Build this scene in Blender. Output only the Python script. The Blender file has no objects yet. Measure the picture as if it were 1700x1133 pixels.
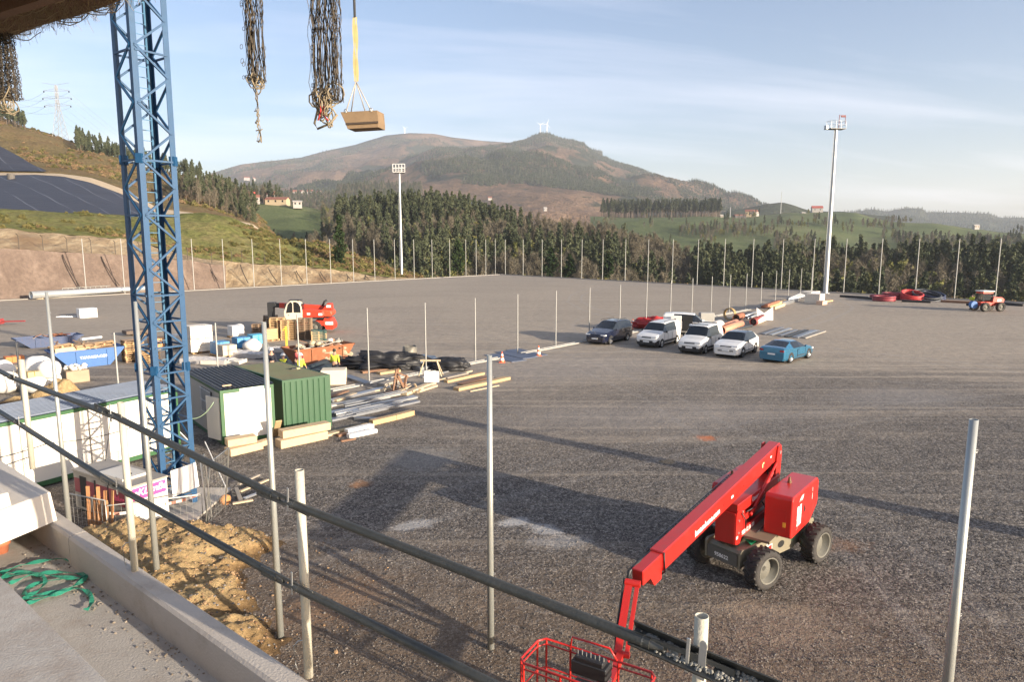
import bpy, math, random
import numpy as np
from mathutils import Vector, Matrix, noise as mnoise
R = math.radians
PI = math.pi
sc = bpy.context.scene
COL = sc.collection
# -- camera
PITCH = R(8.32)
FPX = 1139.0            # focal length in pixels of the 1700 px wide photograph
EYE = 8.0               # eye height above the pitch
cam_d = bpy.data.cameras.new('camera')
cam_d.sensor_width = 36.0
cam_d.lens = 36.0 * FPX / 1700.0
cam_d.clip_start = 0.05
cam_d.clip_end = 30000
cam = bpy.data.objects.new('camera', cam_d)
COL.objects.link(cam)
cam.location = (0, 0, EYE)
cam.rotation_euler = (PI / 2 - PITCH, 0, 0)
sc.camera = cam
# -- sun, sky, exposure
SUN_AZ = Vector((0.81, -0.58, 0)).normalized()      # towards the sun, on the ground
SUN_EL = R(11.2)
sun_dir = Vector((SUN_AZ.x * math.cos(SUN_EL), SUN_AZ.y * math.cos(SUN_EL), math.sin(SUN_EL)))
sun_d = bpy.data.lights.new('sun', 'SUN')
sun_d.energy = 5.0
sun_d.angle = R(0.5)
sun_d.color = (1.0, 0.87, 0.70)
sun = bpy.data.objects.new('sun', sun_d)
COL.objects.link(sun)
sun.rotation_euler = sun_dir.to_track_quat('Z', 'Y').to_euler()
w = bpy.data.worlds.new('World')
sc.world = w
w.use_nodes = True
nt = w.node_tree
for n in list(nt.nodes):
 nt.nodes.remove(n)
wo = nt.nodes.new('ShaderNodeOutputWorld')
bg = nt.nodes.new('ShaderNodeBackground')
sky = nt.nodes.new('ShaderNodeTexSky')
sky.sky_type = 'NISHITA'
sky.sun_disc = False
sky.sun_elevation = SUN_EL
sky.sun_rotation = math.atan2(SUN_AZ.x, SUN_AZ.y)
sky.altitude = 200
sky.air_density = 1.0
sky.dust_density = 1.8
sky.ozone_density = 1.6
bg.inputs['Strength'].default_value = 0.102
tc = nt.nodes.new('ShaderNodeTexCoord')
sep = nt.nodes.new('ShaderNodeSeparateXYZ')
nt.links.new(tc.outputs['Generated'], sep.inputs[0])
def wmath(op, a, b=None, clamp=False):
 m = nt.nodes.new('ShaderNodeMath'); m.operation = op; m.use_clamp = clamp
 for i, v in enumerate((a, b)):
  if v is None: continue
  if isinstance(v, (int, float)): m.inputs[i].default_value = v
  else: nt.links.new(v, m.inputs[i])
 return m.outputs[0]
zc = wmath('ADD', wmath('MAXIMUM', sep.outputs['Z'], 0.0), 0.12)
cx_ = wmath('DIVIDE', sep.outputs['X'], zc)
cy_ = wmath('DIVIDE', sep.outputs['Y'], zc)
comb = nt.nodes.new('ShaderNodeCombineXYZ')
nt.links.new(wmath('MULTIPLY', cx_, 0.35), comb.inputs[0])
nt.links.new(wmath('MULTIPLY', wmath('SUBTRACT', cy_, wmath('MULTIPLY', cx_, 0.18)), 1.1), comb.inputs[1])
cn = nt.nodes.new('ShaderNodeTexNoise')
cn.inputs['Scale'].default_value = 0.9
cn.inputs['Detail'].default_value = 7
cn.inputs['Roughness'].default_value = 0.55
cn.inputs['Distortion'].default_value = 0.35
nt.links.new(comb.outputs[0], cn.inputs['Vector'])
cr = nt.nodes.new('ShaderNodeMapRange')
cr.inputs['From Min'].default_value = 0.46
cr.inputs['From Max'].default_value = 0.78
cr.inputs['To Min'].default_value = 0.0
cr.inputs['To Max'].default_value = 0.5
nt.links.new(cn.outputs['Fac'], cr.inputs['Value'])
mixc = nt.nodes.new('ShaderNodeMix'); mixc.data_type = 'RGBA'
mixc.inputs['B'].default_value = (7.0, 6.9, 6.8, 1)
nt.links.new(cr.outputs[0], mixc.inputs['Factor'])
nt.links.new(sky.outputs[0], mixc.inputs['A'])
tint = nt.nodes.new('ShaderNodeMix'); tint.data_type = 'RGBA'; tint.blend_type = 'MULTIPLY'; tint.inputs['Factor'].default_value = 1.0
tint.inputs['B'].default_value = (0.99, 0.96, 1.06, 1)
nt.links.new(mixc.outputs['Result'], tint.inputs['A'])
nt.links.new(tint.outputs['Result'], bg.inputs['Color'])
nt.links.new(bg.outputs[0], wo.inputs['Surface'])
sc.view_settings.view_transform = 'Standard'
sc.view_settings.look = 'None'
sc.view_settings.gamma = 1.0
sc.view_settings.exposure = 1.2
sc.render.engine = 'CYCLES'
sc.cycles.use_denoising = True
sc.cycles.max_bounces = 6
sc.cycles.volume_bounces = 1
sc.cycles.transparent_max_bounces = 12
# -- photo geometry: where a point seen at a pixel stands
_c, _s = math.cos(PITCH), math.sin(PITCH)
def ray(px, py):
 a = (px - 850.0) / FPX; b = -(py - 566.5) / FPX
 return Vector((a, _c + b * _s, -_s + b * _c))
def G(px, py, h=0.0):
 d = ray(px, py); k = (h - EYE) / d.z
 return Vector((d.x * k, d.y * k, h))
def P(px, py, Y):
 d = ray(px, py); k = Y / d.y
 return Vector((d.x * k, Y, EYE + d.z * k))
def rnd(a, b): return random.uniform(a, b)
# -- materials
_M = {}
def nmat(name):
 m = bpy.data.materials.new(name); m.use_nodes = True
 t = m.node_tree; b = t.nodes['Principled BSDF']
 return m, t, b
def setin(b, k, v):
 if k in b.inputs: b.inputs[k].default_value = v
def mat(name, col, rough=0.6, metal=0.0, var=0.12, scale=3.0, bump=0.0, bscale=40.0, dirt=0.0, dirtcol=(0.16, 0.12, 0.08), coat=0.0, spec=0.5, rvar=0.0):
 """painted / plain surface with soft colour variation, optional dirt patches and fine bump (object coordinates)"""
 if name in _M: return _M[name]
 m, t, b = nmat(name)
 L = t.links.new
 co = t.nodes.new('ShaderNodeTexCoord')
 n1 = t.nodes.new('ShaderNodeTexNoise'); n1.inputs['Scale'].default_value = scale; n1.inputs['Detail'].default_value = 6
 n1.inputs['Roughness'].default_value = 0.65
 L(co.outputs['Object'], n1.inputs['Vector'])
 mx = t.nodes.new('ShaderNodeMix'); mx.data_type = 'RGBA'
 c = np.array(col)
 mx.inputs['A'].default_value = (*np.clip(c * (1 - var), 0, 1), 1)
 mx.inputs['B'].default_value = (*np.clip(c * (1 + var), 0, 1), 1)
 L(n1.outputs['Fac'], mx.inputs['Factor'])
 out = mx.outputs['Result']
 if dirt > 0:
  n2 = t.nodes.new('ShaderNodeTexNoise'); n2.inputs['Scale'].default_value = scale * 1.7; n2.inputs['Detail'].default_value = 9
  n2.inputs['Roughness'].default_value = 0.75
  L(co.outputs['Object'], n2.inputs['Vector'])
  mr = t.nodes.new('ShaderNodeMapRange'); mr.inputs['From Min'].default_value = 0.62 - 0.3 * dirt; mr.inputs['From Max'].default_value = 0.75
  mr.inputs['To Max'].default_value = min(1, 0.4 + dirt * .5)
  L(n2.outputs['Fac'], mr.inputs['Value'])
  m2 = t.nodes.new('ShaderNodeMix'); m2.data_type = 'RGBA'
  L(mr.outputs[0], m2.inputs['Factor']); L(out, m2.inputs['A']); m2.inputs['B'].default_value = (*dirtcol, 1)
  out = m2.outputs['Result']
 L(out, b.inputs['Base Color'])
 setin(b, 'Roughness', rough); setin(b, 'Metallic', metal); setin(b, 'Coat Weight', coat); setin(b, 'Specular IOR Level', spec)
 if bump > 0:
  n3 = t.nodes.new('ShaderNodeTexNoise'); n3.inputs['Scale'].default_value = bscale; n3.inputs['Detail'].default_value = 5
  L(co.outputs['Object'], n3.inputs['Vector'])
  bp = t.nodes.new('ShaderNodeBump'); bp.inputs['Strength'].default_value = bump; bp.inputs['Distance'].default_value = 0.02
  L(n3.outputs['Fac'], bp.inputs['Height']); L(bp.outputs[0], b.inputs['Normal'])
 _M[name] = m
 return m
def ramp(t, stops, interp='LINEAR'):
 r = t.nodes.new('ShaderNodeValToRGB'); cr = r.color_ramp; cr.interpolation = interp
 cr.elements[0].position = stops[0][0]; cr.elements[0].color = (*stops[0][1], 1)
 cr.elements[1].position = stops[-1][0]; cr.elements[1].color = (*stops[-1][1], 1)
 for p, c in stops[1:-1]:
  e = cr.elements.new(p); e.color = (*c, 1)
 return r
def tnoise(t, vec, scale, detail=6, rough=0.6, dist=0.0):
 n = t.nodes.new('ShaderNodeTexNoise'); n.inputs['Scale'].default_value = scale; n.inputs['Detail'].default_value = detail
 n.inputs['Roughness'].default_value = rough; n.inputs['Distortion'].default_value = dist
 t.links.new(vec, n.inputs['Vector']); return n.outputs['Fac']
def tmath(t, op, a, b=None, c=None, clamp=False):
 m = t.nodes.new('ShaderNodeMath'); m.operation = op; m.use_clamp = clamp
 for i, v in enumerate((a, b, c)):
  if v is None: continue
  if isinstance(v, (int, float)): m.inputs[i].default_value = v
  else: t.links.new(v, m.inputs[i])
 return m.outputs[0]
def tmix(t, f, a, b, mode='MIX'):
 m = t.nodes.new('ShaderNodeMix'); m.data_type = 'RGBA'; m.blend_type = mode
 for k, v in (('Factor', f), ('A', a), ('B', b)):
  if isinstance(v, (int, float)): m.inputs[k].default_value = v
  elif isinstance(v, tuple): m.inputs[k].default_value = (*v, 1)
  else: t.links.new(v, m.inputs[k])
 return m.outputs['Result']
def smooth(t, v, a, b):
 m = t.nodes.new('ShaderNodeMapRange'); m.interpolation_type = 'SMOOTHSTEP'
 m.inputs['From Min'].default_value = a; m.inputs['From Max'].default_value = b
 t.links.new(v, m.inputs['Value']); return m.outputs[0]
# -- objects
def tag(o, label=None, cat=None, group=None, kind=None):
 if label: o['label'] = label
 if cat: o['category'] = cat
 if group: o['group'] = group
 if kind: o['kind'] = kind
 return o
def thing(name, label, cat, loc=(0, 0, 0), group=None):
 o = bpy.data.objects.new(name, None); COL.objects.link(o)
 o.location = loc; o.empty_display_size = 0.3
 return tag(o, label, cat, group)
def copy_tree(o, parent=None):
 c = o.copy(); COL.objects.link(c); c.parent = parent
 for ch in [x for x in o.children]:
  copy_tree(ch, c)
 return c
def totloc(o):
 v = Vector((0, 0, 0))
 while o is not None:
  v += o.location; o = o.parent
 return v
def Mx(loc=(0, 0, 0), rz=0, rx=0, ry=0, s=1):
 return Matrix.Translation(Vector(loc)) @ Matrix.Rotation(rz, 4, 'Z') @ Matrix.Rotation(ry, 4, 'Y') @ Matrix.Rotation(rx, 4, 'X') @ Matrix.Scale(s, 4)
def frame(origin, xdir, up=(0, 0, 1)):
 """matrix whose X runs along xdir, Z as near to up as possible"""
 x = Vector(xdir).normalized(); u = Vector(up)
 y = u.cross(x)
 if y.length < 1e-5: y = Vector((0, 1, 0)).cross(x)
 y.normalize(); z = x.cross(y)
 m = Matrix((x, y, z)).transposed().to_4x4(); m.translation = Vector(origin)
 return m
class MB:
 """collects shapes; build() links them as ONE mesh object"""
 def __init__(s, T=None):
  s.v = []; s.f = []; s.m = []; s.T = T or Matrix.Identity(4); s.mi = 0; s.sm = []; s.smooth = False
 def add(s, vs, fs, T=None):
  M = s.T @ T if T is not None else s.T
  b = len(s.v)
  s.v.extend([tuple(M @ Vector(p)) for p in vs])
  for f in fs:
   s.f.append(tuple(i + b for i in f)); s.m.append(s.mi); s.sm.append(s.smooth)
  return s
 def box(s, c, d, T=None, bev=0.0, taper=(1, 1)):
  x, y, z = d[0] / 2, d[1] / 2, d[2] / 2
  if bev <= 0:
   tx, ty = taper
   vs = [(-x, -y, -z), (x, -y, -z), (x, y, -z), (-x, y, -z), (-x * tx, -y * ty, z), (x * tx, -y * ty, z), (x * tx, y * ty, z), (-x * tx, y * ty, z)]
   fs = [(0, 3, 2, 1), (4, 5, 6, 7), (0, 1, 5, 4), (1, 2, 6, 5), (2, 3, 7, 6), (3, 0, 4, 7)]
  else:
   e = min(bev, x * .9, y * .9, z * .9)
   vs = []; fs = []
   for sx in (-1, 1):
    for sy in (-1, 1):
     for sz in (-1, 1):
      vs += [(sx * (x - e), sy * (y - e), sz * z), (sx * (x - e), sy * y, sz * (z - e)), (sx * x, sy * (y - e), sz * (z - e))]
   def k(sx, sy, sz, a): return ((sx > 0) * 4 + (sy > 0) * 2 + (sz > 0)) * 3 + a
   for sz in (-1, 1):
    q = [k(-1, -1, sz, 0), k(1, -1, sz, 0), k(1, 1, sz, 0), k(-1, 1, sz, 0)]; fs.append(q if sz > 0 else q[::-1])
   for sy in (-1, 1):
    q = [k(-1, sy, -1, 1), k(1, sy, -1, 1), k(1, sy, 1, 1), k(-1, sy, 1, 1)]; fs.append(q if sy < 0 else q[::-1])
   for sx in (-1, 1):
    q = [k(sx, -1, -1, 2), k(sx, 1, -1, 2), k(sx, 1, 1, 2), k(sx, -1, 1, 2)]; fs.append(q if sx > 0 else q[::-1])
   for sy in (-1, 1):
    for sz in (-1, 1):
     q = [k(-1, sy, sz, 0), k(1, sy, sz, 0), k(1, sy, sz, 1), k(-1, sy, sz, 1)]; fs.append(q if sy * sz < 0 else q[::-1])
   for sx in (-1, 1):
    for sz in (-1, 1):
     q = [k(sx, -1, sz, 0), k(sx, 1, sz, 0), k(sx, 1, sz, 2), k(sx, -1, sz, 2)]; fs.append(q if sx * sz > 0 else q[::-1])
   for sx in (-1, 1):
    for sy in (-1, 1):
     q = [k(sx, sy, -1, 1), k(sx, sy, 1, 1), k(sx, sy, 1, 2), k(sx, sy, -1, 2)]; fs.append(q if sx * sy < 0 else q[::-1])
   for sx in (-1, 1):
    for sy in (-1, 1):
     for sz in (-1, 1):
      q = [k(sx, sy, sz, 0), k(sx, sy, sz, 1), k(sx, sy, sz, 2)]; fs.append(q if sx * sy * sz > 0 else q[::-1])
  M = Matrix.Translation(Vector(c)) if T is None else T @ Matrix.Translation(Vector(c))
  return s.add(vs, fs, M)
 def bar(s, p0, p1, w, h, up=(0, 0, 1)):
  p0 = Vector(p0); p1 = Vector(p1); L = (p1 - p0).length
  if L < 1e-6: return s
  return s.box((L / 2, 0, 0), (L, w, h), frame(p0, p1 - p0, up))
 def cyl(s, p0, p1, r0, r1=None, n=12, caps=True):
  r1 = r0 if r1 is None else r1
  p0 = Vector(p0); p1 = Vector(p1); F = frame(p0, p1 - p0); L = (p1 - p0).length
  vs = []; fs = []
  for i in range(n):
   a = 2 * PI * i / n; vs.append((0, r0 * math.cos(a), r0 * math.sin(a)))
  for i in range(n):
   a = 2 * PI * i / n; vs.append((L, r1 * math.cos(a), r1 * math.sin(a)))
  sm = s.smooth; s.smooth = True
  s.add(vs, [(i, (i + 1) % n, n + (i + 1) % n, n + i) for i in range(n)], F)
  s.smooth = False
  if caps:
   s.add(vs[:n], [tuple(range(n))[::-1]], F); s.add(vs[n:], [tuple(range(n))], F)
  s.smooth = sm
  return s
 def pipe(s, p0, p1, r, t, n=16, r1=None):
  """open tube with wall thickness t"""
  r1 = r if r1 is None else r1
  p0 = Vector(p0); p1 = Vector(p1); F = frame(p0, p1 - p0); L = (p1 - p0).length
  vs = []
  for (x, rr) in ((0, r), (L, r1), (L, r1 - t), (0, r - t)):
   for i in range(n):
    a = 2 * PI * i / n; vs.append((x, rr * math.cos(a), rr * math.sin(a)))
  fs = []
  for k in range(4):
   b0, b1 = k * n, ((k + 1) % 4) * n
   fs += [(b0 + i, b0 + (i + 1) % n, b1 + (i + 1) % n, b1 + i) for i in range(n)]
  sm = s.smooth; s.smooth = True; s.add(vs, fs, F); s.smooth = sm
  return s
 def tube(s, pts, r, n=6, closed=False):
  pts = [Vector(p) for p in pts]; m = len(pts); vs = []; fs = []
  ref = Vector((0, 0, 1))
  for i, p in enumerate(pts):
   if closed: d = pts[(i + 1) % m] - pts[(i - 1) % m]
   else: d = pts[min(i + 1, m - 1)] - pts[max(i - 1, 0)]
   if d.length < 1e-9: d = Vector((1, 0, 0))
   d.normalize()
   y = ref.cross(d)
   if y.length < 0.05: y = Vector((1, 0, 0)).cross(d)
   y.normalize(); z = d.cross(y)
   rr = r[i] if isinstance(r, (list, tuple)) else r
   for k in range(n):
    a = 2 * PI * k / n; vs.append(tuple(p + y * (rr * math.cos(a)) + z * (rr * math.sin(a))))
  for i in range(m if closed else m - 1):
   j = (i + 1) % m
   for k in range(n):
    fs.append((i * n + k, i * n + (k + 1) % n, j * n + (k + 1) % n, j * n + k))
  if not closed:
   fs.append(tuple(range(n))[::-1]); fs.append(tuple((m - 1) * n + k for k in range(n)))
  sm = s.smooth; s.smooth = True; s.add(vs, fs); s.smooth = sm
  return s
 def prism(s, outline, depth, T=None):
  """outline in local XZ, extruded along +-Y depth/2"""
  n = len(outline)
  vs = [(x, -depth / 2, z) for x, z in outline] + [(x, depth / 2, z) for x, z in outline]
  fs = [tuple(range(n)), tuple(range(2 * n - 1, n - 1, -1))]
  fs += [(i, n + i, n + (i + 1) % n, (i + 1) % n) for i in range(n)]
  return s.add(vs, fs, T)
 def lathe(s, prof, n=20, T=None, close=False):
  """profile of (r, x) turned round local X"""
  m = len(prof); vs = []
  for r, x in prof:
   for i in range(n):
    a = 2 * PI * i / n; vs.append((x, r * math.cos(a), r * math.sin(a)))
  fs = []
  for k in range(m if close else m - 1):
   k2 = (k + 1) % m
   fs += [(k * n + i, k * n + (i + 1) % n, k2 * n + (i + 1) % n, k2 * n + i) for i in range(n)]
  sm = s.smooth; s.smooth = True; s.add(vs, fs, T); s.smooth = sm
  return s
 def quad(s, a, b, c, d): return s.add([a, b, c, d], [(0, 1, 2, 3)])
 def grid(s, P_, T=None):
  """rows of points"""
  h = len(P_); w_ = len(P_[0]); vs = [p for r in P_ for p in r]
  return s.add(vs, [(i * w_ + j, i * w_ + j + 1, (i + 1) * w_ + j + 1, (i + 1) * w_ + j) for i in range(h - 1) for j in range(w_ - 1)], T)
 def blob(s, c, d, seed=0, nu=10, nv=7, amp=0.15, T=None, flat=0.0, fr=2.0):
  vs = []; fs = []
  for j in range(nv + 1):
   ph = PI * j / nv
   for i in range(nu):
    th = 2 * PI * i / nu
    p = Vector((math.sin(ph) * math.cos(th), math.sin(ph) * math.sin(th), math.cos(ph)))
    k = 1 + amp * 2 * mnoise.noise(p * fr + Vector((seed * 7.3, seed * 1.7, seed)))
    q = p * k
    z = q.z
    if flat and z < -flat: z = -flat
    vs.append((c[0] + q.x * d[0] / 2, c[1] + q.y * d[1] / 2, c[2] + z * d[2] / 2))
  for j in range(nv):
   for i in range(nu):
    fs.append((j * nu + i, (j + 1) * nu + i, (j + 1) * nu + (i + 1) % nu, j * nu + (i + 1) % nu))
  sm = s.smooth; s.smooth = True; s.add(vs, fs, T); s.smooth = sm
  return s
 def build(s, name, mats, parent=None, world=True, bevel=0.0):
  me = bpy.data.meshes.new(name)
  vs = s.v
  if parent is not None and world:
   L = totloc(parent); vs = [(x - L.x, y - L.y, z - L.z) for x, y, z in s.v]
  me.from_pydata(vs, [], s.f)
  if not isinstance(mats, (list, tuple)): mats = [mats]
  for m in mats: me.materials.append(m)
  if len(mats) > 1: me.polygons.foreach_set('material_index', s.m)
  me.polygons.foreach_set('use_smooth', s.sm)
  me.update()
  o = bpy.data.objects.new(name, me); COL.objects.link(o); o.parent = parent
  if bevel > 0:
   b = o.modifiers.new('bevel', 'BEVEL'); b.width = bevel; b.segments = 2; b.limit_method = 'ANGLE'
  return o
def one(name, label, cat, mb, mats, group=None, kind=None, bevel=0.0, origin=None):
 """a thing that is one mesh, its origin moved to its own base"""
 if origin is None:
  a = np.array(mb.v); origin = Vector((a[:, 0].mean(), a[:, 1].mean(), a[:, 2].min()))
 mb.v = [(x - origin[0], y - origin[1], z - origin[2]) for x, y, z in mb.v]
 o = mb.build(name, mats, None, bevel=bevel); o.location = origin
 return tag(o, label, cat, group, kind)
def npmesh(name, V, F, mats, mi=None, smooth=None):
 me = bpy.data.meshes.new(name)
 V = np.asarray(V, dtype=np.float32); F = np.asarray(F, dtype=np.int32); k = F.shape[1]
 me.vertices.add(len(V)); me.vertices.foreach_set('co', V.ravel())
 me.loops.add(F.size); me.loops.foreach_set('vertex_index', F.ravel())
 me.polygons.add(len(F)); me.polygons.foreach_set('loop_start', np.arange(0, F.size, k, dtype=np.int32))
 me.polygons.foreach_set('loop_total', np.full(len(F), k, dtype=np.int32))
 for m in (mats if isinstance(mats, (list, tuple)) else [mats]): me.materials.append(m)
 if mi is not None: me.polygons.foreach_set('material_index', np.asarray(mi, dtype=np.int32))
 if smooth: me.polygons.foreach_set('use_smooth', np.ones(len(F), dtype=bool))
 me.update(calc_edges=True); me.validate()
 return me
_FONT = {}
def text_mb(mb, s_, size, T, depth=0.004, shear=0.0, bold=0.0):
 """writing as a thin solid standing on the XY plane of T (reading along +X, up along +Y)"""
 cu = bpy.data.curves.new('tmp_text', 'FONT'); cu.body = s_; cu.size = size; cu.extrude = depth / 2; cu.align_x = 'CENTER'; cu.align_y = 'CENTER'
 cu.shear = shear; cu.offset = bold
 ob = bpy.data.objects.new('tmp_text', cu)
 me = bpy.data.meshes.new_from_object(ob)
 mb.add([tuple(v.co) for v in me.vertices], [tuple(p.vertices) for p in me.polygons], T)
 bpy.data.objects.remove(ob); bpy.data.meshes.remove(me); bpy.data.curves.remove(cu)
 return mb
# == LAND
def interp_row(row, xs, h0=None):
 """row of (px, py, Y or None for the pitch level) sampled at the photo columns xs -> world points"""
 px = [r[0] for r in row]
 py = np.interp(xs, px, [r[1] for r in row])
 if row[0][2] is None:
  return np.array([tuple(G(x, y, 0.0)) for x, y in zip(xs, py)])
 Y = np.interp(xs, px, [r[2] for r in row])
 return np.array([tuple(P(x, y, yy)) for x, y, yy in zip(xs, py, Y)])
def hill(name, rows, x0, x1, n, sub, m, amp=0.0, ridge=0.35, skirt=True, nscale=0.02, back=60, drop=30, edge0=True, rough=1.0, seed=0, noise_rows=None):
 """surface lofted through ground lines, near to far; sub = rows between each pair; then falls away behind"""
 xs = np.linspace(x0, x1, n)
 K = [interp_row(r, xs) for r in rows]
 if back:
  b = K[-1].copy(); d = b[:, :2] / np.linalg.norm(b[:, :2], axis=1)[:, None]
  b[:, :2] += d * back; b[:, 2] -= drop; K.append(b)
 L = []
 if isinstance(sub, int): sub = [sub] * (len(K) - 1)
 for i in range(len(K) - 1):
  for j in range(sub[i]):
   t = j / sub[i]; L.append(K[i] * (1 - t) + K[i + 1] * t)
 L.append(K[-1]); A = np.array(L)
 H, W = A.shape[:2]
 if amp:
  first = 0 if not edge0 else 1
  for i in range(first, H):
   f = min(1.0, i / max(1, sub[0]))
   tp = sum(sub[:len(rows) - 1])
   if i <= tp: f *= 1 - (1 - ridge) * (i / tp) ** 4
   else: f *= max(ridge, (i - tp) / sub[-1])
   for j in range(W):
    p = Vector(A[i, j]) * nscale + Vector((seed, seed * 2.1, 0))
    A[i, j, 2] += amp * f * (mnoise.fractal(Vector((p.x, p.y, 0)), rough, 2.0, 5))
 B = A
 if skirt:
  lo = A[0:1].copy(); lo[..., :2] *= 0.97; lo[..., 2] = -34; B = np.concatenate([lo, A]);
 V = B.reshape(-1, 3)
 idx = np.arange(B.shape[0] * W).reshape(B.shape[0], W)
 F = np.stack([idx[:-1, :-1], idx[:-1, 1:], idx[1:, 1:], idx[1:, :-1]], -1).reshape(-1, 4)
 me = npmesh(name, V, F, m, smooth=True)
 o = bpy.data.objects.new(name, me); COL.objects.link(o); o['kind'] = 'structure'
 return o, A
def sample(A, u, v):
 """point on a lofted surface; u across 0..1, v near to far 0..1"""
 H, W = A.shape[:2]; y = v * (H - 1); x = u * (W - 1)
 i = min(int(y), H - 2); j = min(int(x), W - 2); fy = y - i; fx = x - j
 return Vector(A[i, j] * (1 - fy) * (1 - fx) + A[i + 1, j] * fy * (1 - fx) + A[i, j + 1] * (1 - fy) * fx + A[i + 1, j + 1] * fy * fx)
def land_mat(name, cols, scales=(0.004, 0.03), fine=0.5, thresh=(0.35, 0.5, 0.62), bump=0.6, bdist=1.0):
 """patchwork of open ground: three colours by large noise, broken by fine noise"""
 m, t, b = nmat(name); co = t.nodes.new('ShaderNodeTexCoord').outputs['Object']
 a = tnoise(t, co, scales[0], 7, 0.62, 0.4); c = tnoise(t, co, scales[1], 6, 0.7)
 f = tnoise(t, co, fine, 5, 0.75)
 v = tmath(t, 'ADD', tmath(t, 'MULTIPLY', a, 0.65), tmath(t, 'MULTIPLY', c, 0.35))
 r = ramp(t, [(thresh[0], cols[0]), (thresh[1], cols[1]), (thresh[2], cols[2])]); t.links.new(v, r.inputs[0])
 col = tmix(t, 1.0, r.outputs[0], ramp_out(t, f), 'MULTIPLY')
 t.links.new(col, b.inputs['Base Color']); setin(b, 'Roughness', 0.95); setin(b, 'Specular IOR Level', 0.1)
 bp = t.nodes.new('ShaderNodeBump'); bp.inputs['Strength'].default_value = bump; bp.inputs['Distance'].default_value = bdist
 t.links.new(tmath(t, 'ADD', f, c), bp.inputs['Height']); t.links.new(bp.outputs[0], b.inputs['Normal'])
 return m
def ramp_out(t, f, lo=0.55, hi=1.35):
 r = ramp(t, [(0.3, (lo, lo, lo)), (0.7, (hi, hi, hi))]); t.links.new(f, r.inputs[0]); return r.outputs[0]
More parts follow.
